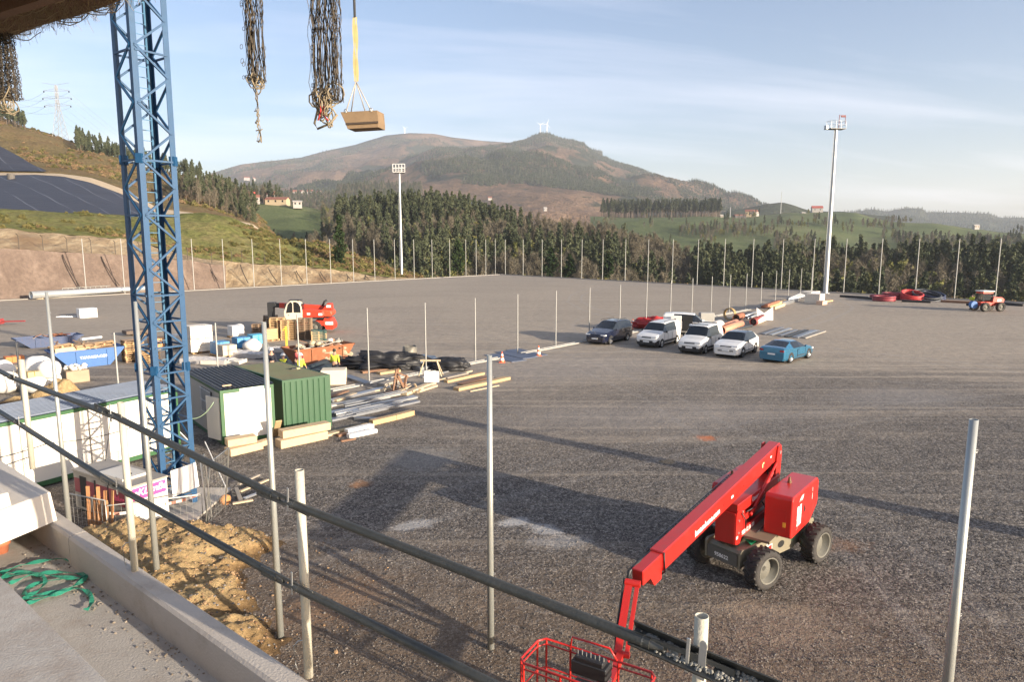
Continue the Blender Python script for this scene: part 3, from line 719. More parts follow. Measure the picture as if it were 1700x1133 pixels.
def shards(centers, size, k=3, stretch=1.0, up=0.0):
 """k random triangles about each centre"""
 C = np.repeat(np.asarray(centers), k, axis=0); n = len(C)
 S = np.repeat(np.asarray(size), k) if np.ndim(size) else np.full(n, size)
 a = rs.normal(size=(n, 3)); a /= np.linalg.norm(a, axis=1)[:, None]
 b = rs.normal(size=(n, 3)); b[:, 2] += up; b -= (b * a).sum(1)[:, None] * a; b /= np.linalg.norm(b, axis=1)[:, None]
 c = np.cross(a, b); s = S[:, None] * rs.uniform(0.6, 1.3, (n, 1))
 off = rs.normal(size=(n, 3)) * S[:, None] * 0.25
 v0 = C + off + b * s * 0.62 * stretch; v1 = C + off - b * s * 0.4 * stretch + c * s * 0.5; v2 = C + off - b * s * 0.4 * stretch - c * s * 0.5
 V = np.stack([v0, v1, v2], 1).reshape(-1, 3)
 return V, np.arange(len(V)).reshape(-1, 3)
def tube_np(p0, p1, r0, r1, n=6):
 p0 = np.array(p0, float); p1 = np.array(p1, float); d = p1 - p0; d /= np.linalg.norm(d)
 u = np.cross(d, [0.3, 0.9, 0.1]); u /= np.linalg.norm(u); w_ = np.cross(d, u)
 a = np.arange(n) * 2 * PI / n
 ring = lambda p, r: p + r * (np.cos(a)[:, None] * u + np.sin(a)[:, None] * w_)
 V = np.vstack([ring(p0, r0), ring(p1, r1)]); i = np.arange(n); j = (i + 1) % n
 F = np.vstack([np.stack([i, j, n + j], 1), np.stack([i, n + j, n + i], 1)])
 return V, F
def cat_np(parts):
 V = []; F = []; b = 0
 for v, f in parts: V.append(v); F.append(f + b); b += len(v)
 return np.vstack(V), np.vstack(F)
PROTO = {}
def proto(name, trunk, crown, mt, mc):
 tm = npmesh(name + '_trunk', *trunk, mt, smooth=True); cm = npmesh(name + '_crown', *crown, mc)
 V, F = cat_np([trunk, crown]); mi = np.r_[np.zeros(len(trunk[1])), np.ones(len(crown[1]))]
 full = npmesh(name + '_all', V, F, [mt, mc], mi=mi); ob = bpy.data.objects.new(name + '_source', full)
 PROTO[name] = (tm, cm, ob)
def pine_parts(h, cw, start, nb, leaf, dens=9, lean=0.0, seed=0, droop=0.15):
 r_ = np.random.RandomState(seed); tr = [tube_np((0, 0, -0.8), (lean * .4, 0, h * .55), h * .013, h * .008), tube_np((lean * .4, 0, h * .55), (lean, 0, h * .97), h * .008, h * .002)]
 cs = []; sz = []
 for i in range(nb):
  t = start + (1 - start) * ((i + r_.rand()) / nb); z = h * t
  rad = cw * (1 - ((t - start) / (1 - start)) ** 1.3) * r_.uniform(0.45, 1.15) + 0.12
  if t < start + 0.12: rad *= r_.uniform(0.3, 0.8)
  a = r_.rand() * 2 * PI; e = np.array([math.cos(a) * rad + lean * t, math.sin(a) * rad, z - rad * droop + r_.normal() * .15])
  o_ = np.array([lean * t, 0, z + rad * 0.1]); tr.append(tube_np(o_, e, h * .0035, h * .0012, 3))
  for k in range(dens):
   q = (k + 1) / dens; cs.append(o_ + (e - o_) * q ** .7 + r_.normal(size=3) * rad * .10); sz.append(leaf * (0.7 + .6 * r_.rand()))
 return cat_np(tr), shards(cs, np.array(sz), 3)
for k in range(3):
 global_h = 18
 proto('pine_%d' % k, *pine_parts(18, 2.7, 0.40 + .06 * k, 40, 0.62, 11, lean=(-.5, .3, .8)[k], seed=k), M_bark, M_pine)
proto('spruce_near', *pine_parts(11, 2.0, 0.04, 90, 0.42, 12, seed=9, droop=0.05), M_bark, M_dpine)
proto('pine_near', *pine_parts(8, 2.6, 0.18, 60, 0.5, 12, seed=10, droop=-0.1), M_bark, M_dpine)
def bare_parts(h, cw, seed, leafy=0, leafsz=0.4):
 r_ = np.random.RandomState(seed); tr = [tube_np((0, 0, -0.8), (0.2, 0, h * .8), h * .013, h * .004)]; tips = []
 V0 = []
 for i in range(26):
  t = 0.28 + .68 * r_.rand(); o_ = np.array([.2 * t, 0, h * t]); a = r_.rand() * 2 * PI
  L = cw * (1.15 - t * .8) * r_.uniform(.6, 1.2); e = o_ + np.array([math.cos(a) * L * .7, math.sin(a) * L * .7, L * r_.uniform(.5, 1.1)])
  tr.append(tube_np(o_, e, h * .004, h * .0012, 3))
  for k in range(9):
   q = .25 + .75 * r_.rand(); b_ = o_ + (e - o_) * q; tips.append(b_ + r_.normal(size=3) * L * .18)
 crown = shards(tips, 1.0 if not leafy else leafsz, 2 if not leafy else 4, 2.2 if not leafy else 1.0, up=1.2)
 if not leafy:  # thin slivers
  V, F = crown; C = V.reshape(-1, 3, 3); c = C.mean(1, keepdims=True); d = C[:, 1] - C[:, 2]
  C[:, 1] -= d * .42; C[:, 2] += d * .42; crown = (C.reshape(-1, 3), F)
 return cat_np(tr), crown
for k in range(2): proto('bare_%d' % k, *bare_parts(15, 3.2, 20 + k), M_bark, M_twig)
for k in range(2): proto('leafy_%d' % k, *bare_parts(11, 3.4, 30 + k, 1, 0.55), M_bark, M_spring)
def bush_parts(r, h, n, sz, seed):
 r_ = np.random.RandomState(seed); c = r_.normal(size=(n, 3)); c /= np.linalg.norm(c, axis=1)[:, None]; c *= (r_.rand(n, 1) ** .4)
 c[:, 2] = np.abs(c[:, 2]); c *= [r, r, h]
 return tube_np((0, 0, -.2), (0, 0, h * .5), .05, .02, 4), shards(c, sz, 3)
proto('bush_0', *bush_parts(1.0, 0.9, 70, 0.35, 1), M_bark, M_bushg)
proto('bush_1', *bush_parts(0.9, 0.7, 60, 0.3, 2), M_bark, M_brush)
proto('bush_2', *bush_parts(3.0, 3.0, 160, 0.8, 3), M_bark, M_bushg)
proto('bush_3', *bush_parts(3.2, 4.0, 170, 0.9, 4), M_bark, M_pine)
cs = [(0, 0, 2), (0, 0, 5), (0, 0, 8.5), (0, 0, 12)]
def far_conifer(seed):
 r_ = np.random.RandomState(seed); c = []; s_ = []
 for i in range(14):
  t = i / 13; rad = 3.0 * (1 - t) * r_.uniform(.5, 1); a = r_.rand() * 7; c.append([math.cos(a) * rad, math.sin(a) * rad, 2 + 14 * t]); s_.append(4.2 * (1 - t * .55))
 return tube_np((0, 0, -2), (0, 0, 15), .5, .1, 3), shards(c, np.array(s_), 2)
proto('far_0', *far_conifer(1), M_bark, M_pine); proto('far_1', *far_conifer(2), M_bark, M_dpine)
proto('far_2', *bush_parts(5, 7, 30, 4.0, 6), M_bark, M_twig)
def scatter(name, pts, names, kind='stuff', label=None):
 """one object: a point cloud that carries copies of the source meshes. pts = (x, y, z, scale, turn, which)"""
 pts = np.array(pts, dtype=float)
 me = bpy.data.meshes.new(name); me.from_pydata([tuple(p[:3]) for p in pts], [], [])
 for an, col in (('sc', 3), ('rot', 4)):
  at = me.attributes.new(an, 'FLOAT', 'POINT'); at.data.foreach_set('value', pts[:, col].astype(np.float32))
 at = me.attributes.new('which', 'INT', 'POINT'); at.data.foreach_set('value', pts[:, 5].astype(np.int32))
 o = bpy.data.objects.new(name, me); COL.objects.link(o); o['kind'] = kind
 if label: o['label'] = label
 ng = bpy.data.node_groups.new(name + '_copies', 'GeometryNodeTree')
 ng.interface.new_socket('Geometry', in_out='INPUT', socket_type='NodeSocketGeometry')
 ng.interface.new_socket('Geometry', in_out='OUTPUT', socket_type='NodeSocketGeometry')
 gi = ng.nodes.new('NodeGroupInput'); go = ng.nodes.new('NodeGroupOutput'); L = ng.links.new
 def attr(n_, ty):
  a = ng.nodes.new('GeometryNodeInputNamedAttribute'); a.data_type = ty; a.inputs['Name'].default_value = n_
  return [s_ for s_ in a.outputs if s_.enabled and s_.name == 'Attribute'][0]
 asc, arot, aw = attr('sc', 'FLOAT'), attr('rot', 'FLOAT'), attr('which', 'INT')
 cx = ng.nodes.new('ShaderNodeCombineXYZ'); L(arot, cx.inputs[2])
 jn = ng.nodes.new('GeometryNodeJoinGeometry')
 for k, pn in enumerate(names):
  oi = ng.nodes.new('GeometryNodeObjectInfo'); oi.inputs['Object'].default_value = PROTO[pn][2]; oi.inputs['As Instance'].default_value = True
  cmp_ = ng.nodes.new('FunctionNodeCompare'); cmp_.data_type = 'INT'; cmp_.operation = 'EQUAL'
  ins = [s_ for s_ in cmp_.inputs if s_.enabled]; L(aw, ins[0]); ins[1].default_value = k
  ip = ng.nodes.new('GeometryNodeInstanceOnPoints')
  L(gi.outputs[0], ip.inputs['Points']); L(cmp_.outputs[0], ip.inputs['Selection']); L(oi.outputs['Geometry'], ip.inputs['Instance'])
  L(cx.outputs[0], ip.inputs['Rotation']); L(asc, ip.inputs['Scale']); L(ip.outputs[0], jn.inputs[0])
 L(jn.outputs[0], go.inputs[0])
 md = o.modifiers.new('copies', 'NODES'); md.node_group = ng
 return o
def to_px(p):
 v = Vector(p) - Vector((0, 0, EYE)); cz = v.y * _c - v.z * _s; cy = v.y * _s + v.z * _c
 return 850 + FPX * v.x / cz, 566.5 - FPX * cy / cz
def spread(A, n, v0, v1, ok, umin=0, umax=1):
 """random places on a lofted surface where ok(px, py, point) is true"""
 out = []
 for _ in range(n):
  p = sample(A, rnd(umin, umax), rnd(v0, v1)); x, y = to_px(p)
  k = ok(x, y, p)
  if k: out.append((p, x, y, k))
 return out
def nz(p, s_, seed=0): return mnoise.noise(Vector((p[0] * s_ + seed, p[1] * s_, seed * .37)))
# ---- the forest belt beyond the pitch: nearest trees each a thing, the rest one mass
forest = []; grid_ = {}
for _ in range(16000):
 p = sample(FOR, rnd(0, 1), rnd(0.03, 0.60)); x, y = to_px(p)
 if x < 500 or x > 1780: continue
 if x < 560 and y < 440: continue
 if mnoise.noise(Vector((p.x * .03, p.y * .03, 4))) > 0.5: continue
 key = (int(p.x / 2.9), int(p.y / 2.9))
 if any((key[0] + a, key[1] + b) in grid_ and (grid_[(key[0] + a, key[1] + b)] - p).length < 2.9 for a in (-1, 0, 1) for b in (-1, 0, 1)): continue
 grid_[key] = p
 v = nz(p, .022, 3) + nz(p, .09, 9) * .6
 low = p.z < 6
 r_ = random.random()
 if x > 1150: kind = 'pine' if v > -0.22 else ('bare' if r_ < .45 else 'leafy')
 elif low: kind = 'bare' if v > 0.02 else ('leafy' if r_ < .45 and v < -.05 else 'pine')
 else: kind = 'pine' if v < 0.12 or r_ < .3 else 'bare'
 sc_ = rnd(0.70, 1.04) * (0.95 if kind != 'leafy' else 1.05) * (1.05 if x > 1150 else 0.95)
 forest.append((p, x, kind, sc_))
forest.sort(key=lambda q: q[0].y)
cat_ix = {'pine': ['pine_0', 'pine_1', 'pine_2'], 'bare': ['bare_0', 'bare_1'], 'leafy': ['leafy_0', 'leafy_1']}
names = sum(cat_ix.values(), [])
LBL = {'pine': ('pine_tree', 'tall dark pine with a bare lower trunk in the forest belt beyond the far posts', 'tree', 'pines of the forest belt'),
       'bare': ('bare_tree', 'leafless grey-brown tree with fine twigs in the forest belt beyond the far posts', 'tree', 'bare trees of the forest belt'),
       'leafy': ('young_leaf_tree', 'tree in pale yellow-green spring leaf low in the forest belt', 'tree', 'spring-green trees of the forest belt')}
def tree_thing(pn, nm, label, cat, group, p, sc_, rot):
 o = bpy.data.objects.new(nm, None); COL.objects.link(o); o.location = p; o.scale = (sc_, sc_, sc_); o.rotation_euler = (0, 0, rot)
 tag(o, label, cat, group)
 for part, me in (('trunk', PROTO[pn][0]), ('crown', PROTO[pn][1])):
  c = bpy.data.objects.new(part, me); COL.objects.link(c); c.parent = o
 return o
rest = []
vis = []
for q in forest:
 top = to_px(q[0] + Vector((0, 0, 15 * q[3])))
 edge_y = 470 if q[1] < 1200 else 480
 if top[1] > edge_y: continue
 vis.append(q)
near = set(id(q) for q in sorted(vis, key=lambda q: q[0].y)[:210])
for q in vis:
 p, x, kind, sc_ = q; pn = random.choice(cat_ix[kind]); rot = rnd(0, 6.28)
 if id(q) in near: tree_thing(pn, *LBL[kind], p, sc_, rot)
 else: rest.append((p.x, p.y, p.z, sc_, rot, names.index(pn)))
scatter('forest', rest, names)
print('forest', len(vis), len(rest))
# ---- single trees at the pitch edge
def lone(pn, nm, label, px, py_top, py_base, Y, base_h, wid=1.0, group=None):
 b = P(px, py_base, Y); tp = P(px, py_top, Y); s_ = (tp.z - b.z) / base_h
 return tree_thing(pn, nm, label, 'tree', group, b, s_, rnd(0, 6))
lone('spruce_near', 'conifer_tree', 'single dense dark conifer, pointed, on the bank left of the farther floodlight mast', 565, 358, 441, fy(565) + 12, 11)
lone('pine_near', 'small_pine', 'small dark pine just behind the far kerb to the right of the farther floodlight mast', 760, 402, 462, 178, 8)
lone('pine_near', 'small_pine', 'widest of the small dark pines behind the far kerb', 914, 414, 470, 176, 8)
lone('pine_near', 'small_pine', 'slim dark pine directly beside the widest small pine behind the far kerb', 945, 424, 470, 176, 8)
lone('pine_near', 'small_pine', 'small dark pine alone behind the right-hand kerb, rightmost of the small pines', 1009, 423, 470, 170, 8)
# ---- scrub on the grass bank and along the kerb
pts = []
for p, x, y, k in spread(BANK, 2600, 0.03, 0.62, lambda x, y, p: 1):
 n_ = nz(p, .05, 2) + nz(p, .2, 5) * .5
 edge = 0
 if n_ > .12 or (x > 400 and n_ > -.05):
  pts.append((p.x, p.y, p.z - .05, rnd(.25, .65) * (1.3 if x > 480 else 1), rnd(0, 6), 0 if n_ < .3 and x < 520 or random.random() < .4 else 1))
ins = []
for i in range(110):
 px = rnd(700, 1780); e = edge_pt(LEFT_EDGE if px < 830 else RIGHT_EDGE, px); d = Vector((e.x, e.y, 0)).normalized()
 q = e + d * rnd(1.2, 6); pts.append((q.x, q.y, -.5 - rnd(0, .4), rnd(.35, .8), rnd(0, 6), random.choice((0, 0, 0, 1))))
scatter('scrub', pts, ['bush_0', 'bush_1'])
pts = []
for p, x, y, k in spread(LHILL, 2600, 0.1, 0.72, lambda x, y, p: 1):
 n_ = nz(p, .02, 6) + nz(p, .08, 8) * .5
 if n_ > .1: pts.append((p.x, p.y, p.z, rnd(.5, 1.3), rnd(0, 6), random.choice((0, 1, 1))))
scatter('undergrowth', pts, ['bush_0', 'bush_1'])
# ---- woods on the left ridge, and the belt of trees at its foot
def wood(name, A, n, v0, v1, ok, names, hmin, hmax, gap):
 out = []; g = {}
 for p, x, y, k in spread(A, n, v0, v1, ok):
  key = (int(p.x / gap), int(p.y / gap))
  if key in g: continue
  g[key] = 1; out.append((p.x, p.y, p.z - .5, rnd(hmin, hmax), rnd(0, 6), random.randrange(len(names))))
 print(name, len(out)); return scatter(name, out, names)
wood('woods', LHILL, 26000, 0.5, 0.78, lambda x, y, p: (128 < x < 335 and p.y > 335) or (-100 < x < 42 and p.y > 370), ['pine_0', 'pine_1', 'pine_2'], .38, .58, 3.6)
wood('woods', LHILL, 20000, 0.28, 0.62, lambda x, y, p: (296 < x < 425) and y > 318, ['pine_0', 'pine_1', 'bare_0', 'bare_1'], .42, .62, 4.0)
wood('woods', MEAD, 22000, 0.0, 0.62, lambda x, y, p: (535 < x < 600 and y < 425) or (455 < x < 540 and 408 < y < 440) or (300 < x < 395 and y < 375), ['pine_1', 'bare_0', 'bare_1', 'leafy_0'], .35, .6, 4.5)
wood('woods', MEAD, 3000, 0.42, 0.6, lambda x, y, p: 400 < x < 470 and p.y > 515, ['pine_0', 'pine_1', 'bare_0'], .7, 1.0, 5.0)
wood('woods', MEAD2, 16000, 0.0, 0.62, lambda x, y, p: x > 560 or y > 332 or x < 466, ['pine_0', 'bare_0', 'bare_1'], .9, 1.3, 9.0)
wood('woods', GREEN, 30000, 0.05, 0.62, lambda x, y, p: (998 < x < 1195 and y < 366 and p.y > 850), ['pine_0', 'pine_1', 'pine_2'], .8, 1.35, 4.2)
def gband(x, y, p):
 q = nz(p, .012, 3)
 if 1125 < x < 1285 and 380 < y < 394: return q > -.25
 if x < 1125 and y > 388: return q > -.1
 if x > 1285 and y > 392 + .03 * (x - 1285): return q > -.1
 if x > 1470 and y < 392: return q > .2
 if 1290 < x < 1500 and 376 < y < 380: return nz(p, .03, 5) > 0
 return nz(p, .04, 5) > .48
wood('woods', GREEN, 16000, 0.05, 0.66, gband, ['bare_0', 'leafy_0', 'leafy_1', 'bare_1', 'pine_1'], .38, .75, 6.0)
wood('woods', BLUE, 9000, 0.1, 0.7, lambda x, y, p: nz(p, .003, 2) > -.2, ['far_0', 'far_1'], .5, .9, 13)
# ---- mountain woods
def mtn(A, n, seed, v0=.1, v1=.66):
 out = []
 for p, x, y, k in spread(A, n, v0, v1, lambda x, y, p: 1):
  v = nz(p, .0021, seed) * .8 + nz(p, .008, seed + 4) * .45
  if v > -0.05: out.append((p.x, p.y, p.z - 1, rnd(.45, .85), rnd(0, 6), 2 if nz(p, .004, 9) > .35 else random.randrange(2)))
 return out
scatter('mountain_woods', mtn(PEAK, 70000, 3) + mtn(MOUNT, 34000, 5), ['far_0', 'far_1', 'far_2'])
# == THE STAND WE LOOK FROM, AND ITS GUARD RAIL
random.seed(5)
M_conc = mat('precast_concrete', (0.46, 0.41, 0.35), 0.85, var=0.14, scale=1.3, bump=0.25, bscale=60, dirt=0.35, dirtcol=(0.26, 0.20, 0.14))
M_floor = mat('dusty_concrete', (0.40, 0.37, 0.33), 0.9, var=0.2, scale=2.0, bump=0.3, bscale=80, dirt=0.5, dirtcol=(0.22, 0.16, 0.11))
M_white_conc = mat('pale_concrete', (0.60, 0.55, 0.48), 0.8, var=0.1, scale=2.0, bump=0.15, dirt=0.15)
M_galv = mat('galvanised_post', (0.42, 0.43, 0.40), 0.42, 0.55, var=0.12, scale=2.5, dirt=0.1, dirtcol=(0.3, 0.27, 0.22))
M_tube = mat('mortar_stained_tube', (0.50, 0.47, 0.38), 0.7, 0.25, var=0.2, scale=6, dirt=0.35, dirtcol=(0.42, 0.38, 0.30), bump=0.2, bscale=90)
M_rail = mat('dark_weathered_rail', (0.085, 0.085, 0.075), 0.5, 0.6, var=0.35, scale=5, dirt=0.4, dirtcol=(0.14, 0.13, 0.11), bump=0.15, bscale=70)
M_plate = mat('slotted_plate', (0.11, 0.11, 0.10), 0.55, 0.6, var=0.3, scale=8, dirt=0.4, dirtcol=(0.3, 0.28, 0.24))
M_mortar = mat('dried_mortar', (0.25, 0.24, 0.21), 0.95, var=0.25, scale=9, bump=0.8, bscale=60)
M_steel = mat('plain_steel', (0.5, 0.5, 0.48), 0.4, 0.8, var=0.15)
M_black = mat('black_rubber', (0.015, 0.015, 0.016), 0.6, var=0.3)
M_dark = mat('dark_inside', (0.01, 0.01, 0.01), 0.9)
HL, HF, HS, HB = 5.63, 5.38, 5.78, 5.88
U = (G(95, 849, HL) - G(508, 1127, HL)); U.z = 0; U.normalize()      # along the ledge, away to the left
W_ = Vector((-U.y, U.x, 0)); W_ = W_ if W_.x > 0 else -W_           # outwards, to the pitch
def lp(a, b, h):
 """ledge coordinates: a along from the point below post 2, b outwards from the inner top edge"""
 o_ = G(300, 1026, HL); return Vector((o_.x + U.x * a + W_.x * b, o_.y + U.y * a + W_.y * b, h))
wd = (G(300, 985.6, HL) - G(300, 1026, HL)).dot(W_)
def ledge(a0, a1, nm, label):
 mb = MB(); e = 0.018
 prof = [(0, HF - .3), (0, HL - e), (e, HL), (wd - e, HL), (wd, HL - e), (wd, HL - 1.0)]
 rows = [[tuple(lp(a, b, h)) for b, h in prof] for a in np.linspace(a0, a1, 14)]
 mb.grid(rows)
 for r_ in (rows[0], rows[-1]): mb.add(r_, [tuple(range(len(r_)))])
 return one(nm, label, 'kerb', mb, M_conc, 'precast kerb units of the stand edge')
a_j = (G(112, 892, HL) - G(300, 1026, HL)).dot(U)
ledge(-6, a_j - .006, 'concrete_kerb', 'long pale concrete upstand below the guard rail with a post shadow along its top')
ledge(a_j + .006, a_j + 1.2, 'concrete_kerb', 'short piece of concrete upstand beside the raised block, past the joint')
mb = MB(); F0 = [lp(-7, .02, HF), lp(8, .02, HF), lp(8, -6, HF), lp(-7, -6, HF)]
mb.add([tuple(p) for p in F0] + [(p.x, p.y, HF - .3) for p in F0], [(0, 1, 2, 3), (7, 6, 5, 4), (0, 4, 5, 1), (1, 5, 6, 2), (2, 6, 7, 3), (3, 7, 4, 0)])
o = mb.build('stand_floor', M_floor); o['kind'] = 'structure'
s0, s1 = G(0, 957, HS), G(180, 1133, HS); sd = (s1 - s0).normalized(); sn = Vector((sd.y, -sd.x, 0)); sn = sn if sn.x < 0 else -sn
sa, sb = s0 - sd * 6, s1 + sd * 5
mb = MB(); q = [sa, sb, sb + sn * 3, sa + sn * 3]
mb.add([tuple(p) for p in q] + [(p.x, p.y, HF + .002) for p in q], [(0, 1, 2, 3), (0, 4, 5, 1), (1, 5, 6, 2), (3, 2, 6, 7), (0, 3, 7, 4)])
o = mb.build('concrete_step', M_floor, bevel=.008); tag(o, 'upper concrete step of the stand, its straight pale edge crossing the lower corner', 'step')
mb = MB(); q = [lp(-7, wd - .03, 0), lp(9, wd - .03, 0), lp(9, -6, 0), lp(-7, -6, 0)]; z1 = HF - .31
mb.add([(p.x, p.y, -.2) for p in q] + [(p.x, p.y, z1) for p in q], [(0, 1, 5, 4), (1, 2, 6, 5), (2, 3, 7, 6), (3, 0, 4, 7), (4, 5, 6, 7)])
o = mb.build('stand_wall', M_conc); tag(o, 'raw concrete wall of the stand under the viewing ledge', 'wall')
A_ = G(84, 817, HB); B_ = G(20, 841, HB); wv = (A_ - B_); wv.z = 0; wl = wv.length
mb = MB(); L_ = 3.2
def blk(b, h, a): return A_ + (B_ - A_) * b + U * a + Vector((0, 0, h - HB))
pr = [(-.05, HL + .004), (0, HB), (1.9, HB), (1.9, HL + .004)]
v = [tuple(blk(b - (0.0), h, a - (.06 if h < HB else 0))) for a in (0, L_) for b, h in pr]
mb.add(v, [(0, 1, 2, 3), (7, 6, 5, 4), (0, 4, 5, 1), (1, 5, 6, 2), (2, 6, 7, 3)])
one('concrete_block', 'raised pale precast block closing the end of the ledge', 'concrete block', mb, M_white_conc, bevel=.012)
mb = MB(); c0 = G(21, 841, HB);
for_ = [(0, HB + .003), (0.0, HB + .10), (.9, HB + .16), (.9, HB + .003)]
v = []
for a, k in ((.02, 1), (1.6, 1)):
 v += [tuple(c0 + (B_ - A_).normalized() * b + U * (a + (.05 if h > HB + .05 else 0)) + Vector((0, 0, h - HB))) for b, h in for_]
mb.add(v, [(0, 1, 2, 3), (7, 6, 5, 4), (0, 4, 5, 1), (1, 5, 6, 2), (2, 6, 7, 3)])
one('concrete_stub', 'white precast upstand standing on the raised block at the frame edge', 'concrete block', mb, M_white_conc, bevel=.01)
mb = MB(); pt = G(2, 918, HF); mb.lathe([(0.0, 0), (.05, 0), (.06, .07), (.075, .075), (.07, .12), (.058, .12), (.05, .03), (0, .03)], 18, frame(pt, (0, 0, 1), (1, 0, 0)))
one('clay_pot', 'small terracotta pot at the frame edge under the white block', 'pot', mb, mat('terracotta', (0.40, 0.13, 0.06), 0.8))
pts = []
for i in range(420):
 a = rnd(-4, 2.6); b = -abs(random.gauss(0, .09)) - .005
 p = lp(a, b, HF + .003); pts.append((p.x, p.y, p.z, rnd(.003, .009), rnd(0, 6), 0))
for i in range(150):
 a = rnd(-3, 2.6); b = rnd(-1.6, 0); p = lp(a, b, HF + .003); pts.append((p.x, p.y, p.z, rnd(.002, .006), rnd(0, 6), 0))
def rock_proto(name, m, seed, flat=.7):
 mb = MB(); mb.blob((0, 0, .3), (2, 1.7, 1.3), seed, 7, 5, .3);
 me = bpy.data.meshes.new(name); me.from_pydata(mb.v, [], mb.f); me.materials.append(m); me.update()
 PROTO[name] = (None, None, bpy.data.objects.new(name + '_source', me))
def stone_mat(nm, c0, c1):
 m, t, b = nmat(nm); oi = t.nodes.new('ShaderNodeObjectInfo'); r = ramp(t, [(0, c0), (1, c1)]); t.links.new(oi.outputs['Random'], r.inputs[0]); t.links.new(r.outputs[0], b.inputs['Base Color']); setin(b, 'Roughness', .9); return m
M_stone = stone_mat('gravel_stone', (0.04, 0.037, 0.035), (0.24, 0.215, 0.19)); M_earth = stone_mat('earth_clod', (0.16, 0.09, 0.045), (0.40, 0.26, 0.14))
M_dust = stone_mat('grit', (0.14, 0.11, 0.08), (0.32, 0.27, 0.21))
rock_proto('grit_0', M_dust, 1); rock_proto('stone_0', M_stone, 2); rock_proto('stone_1', M_stone, 3); rock_proto('clod_0', M_earth, 4)
scatter('grit', pts, ['grit_0'])
M_strap = mat('green_strap', (0.02, 0.20, 0.13), 0.6, var=0.25, scale=8, dirt=0.2, dirtcol=(0.2, 0.25, 0.2))
def ribbon(mb, pts, w, th=.003):
 P_ = [Vector(p) for p in pts]; rows = []
 for _ in range(2):
  q = [P_[0]]
  for a, b in zip(P_[:-1], P_[1:]): q += [a * .75 + b * .25, a * .25 + b * .75]
  q.append(P_[-1]); P_ = q
 for i, p in enumerate(P_):
  d = P_[min(i + 1, len(P_) - 1)] - P_[max(i - 1, 0)]; d.z *= .2; n_ = Vector((-d.y, d.x, 0)).normalized() * w / 2
  tl = Vector((0, 0, .35 * w * math.sin(i * .9)))
  rows.append([tuple(p - n_ - tl), tuple(p + n_ + tl), tuple(p + n_ + tl + Vector((0, 0, th))), tuple(p - n_ - tl + Vector((0, 0, th))), tuple(p - n_ - tl)])
 mb.grid(rows)
mb = MB()
def fl(pts, h0=.015): return [G(x, y, HF + h0 + .02 * abs(math.sin(i * 1.7 + x))) for i, (x, y) in enumerate(pts)]
for path in ([(0, 953), (30, 940), (70, 932), (110, 927), (135, 940), (148, 958), (120, 962), (80, 955), (30, 950), (5, 955)],
             [(15, 970), (50, 955), (90, 950), (130, 953), (148, 956), (125, 975), (90, 985), (50, 990), (35, 985), (60, 968), (120, 960)],
             [(35, 995), (70, 993), (105, 985), (130, 968), (145, 955)], [(45, 1003), (80, 992), (115, 978), (140, 978), (153, 992), (152, 1005), (142, 1014)],
             [(0, 960), (40, 953), (70, 955), (78, 968), (60, 985), (38, 993)]):
 ribbon(mb, fl(path), .028)
one('green_strap', 'green webbing strap dropped in loose loops on the stand floor', 'strap', mb, M_strap)
# ---- stanchions and rails
ST = [((-4.50, 6.20), 6.92, HB), ((-2.75, 4.70), 6.88, HL), ((-1.115, 3.46), 6.81, HL), ((.664, 2.236), 6.70, HL)]
ST = [(Vector((G(224, 948, HL).x, G(224, 948, HL).y)) if i == 1 else Vector(p), h, b) for i, (p, h, b) in enumerate(ST)]
lbls = ['guard rail post standing on the raised block, farthest of the four short posts', 'guard rail post on the concrete upstand in front of the pink-signed generator', 'guard rail post with its open top in front of the big dark shadow', 'thickest-looking guard rail post, open-topped, beside the boom lift basket']
for (p, h, b), lb in zip(ST, lbls):
 t_ = thing('guardrail_post', lb, 'post', (p.x, p.y, b), 'guard rail posts of the stand')
 mb = MB(); mb.pipe((p.x, p.y, b - (0 if b > HL else 0)), (p.x, p.y, h), .0243, .0035, 20); mb.build('tube', M_tube, t_)
 mb = MB(); z = b + .12; pts = [(p.x, p.y, z + .10), (p.x - .05, p.y + .0, z + .09), (p.x - .075, p.y, z + .06), (p.x - .07, p.y, z - .05), (p.x - .06, p.y, z - .08)]
 mb.tube(pts, .0035, 5); mb.build('safety_pin', M_steel, t_)
toC = lambda p: Vector((-p.x, -p.y)).normalized()
def rail(i, j, hi, hj, label, over=.16, name='guard_rail'):
 pi_, pj = ST[i][0], ST[j][0]; off = .052
 a = Vector((pi_.x - W_.x * off, pi_.y - W_.y * off, hi)); b = Vector((pj.x - W_.x * off, pj.y - W_.y * off, hj)); d = (b - a).normalized()
 t_ = thing(name, label, 'guard rail', (a.x, a.y, a.z), 'tubes of the guard rail')
 mb = MB(); mb.cyl(a + d * .02, b - d * .16, .0215, n=20); mb.build('tube', M_rail, t_)
 up = Vector((0, 0, 1)); sde = up.cross(d).normalized()
 for (c, sg) in ((a, -1), (b - d * .16, 1)):   # slotted end plates that lap over the next tube
  mb = MB(); F = frame(c, d * sg); ln = .30; w2 = .052
  mb.box((ln / 2, 0, w2 / 2 - .008), (ln, .006, .016), F); mb.box((ln / 2, 0, -w2 / 2 + .008), (ln, .006, .016), F)
  for x0, x1 in ((0, .06), (.13, .19), (.26, ln)): mb.box(((x0 + x1) / 2, 0, 0), (x1 - x0, .0058, w2 - .032), F)
  mb.cyl(Vector(c) - d * sg * .03, Vector(c) + d * sg * .05, .0225, .012, 12)
  mb.build('slotted_end', M_plate, t_)
 mb = MB(); k = b - d * .02; mb.box((0, 0, .02), (.014, .006, .13), frame(k + sde * -.012, d), bev=.002); mb.build('locking_tongue', M_steel, t_)
 return a, b
def ext(i, di):   # fictitious next post beyond the frame
 p, h, b = ST[i]; return (p + di, h, b)
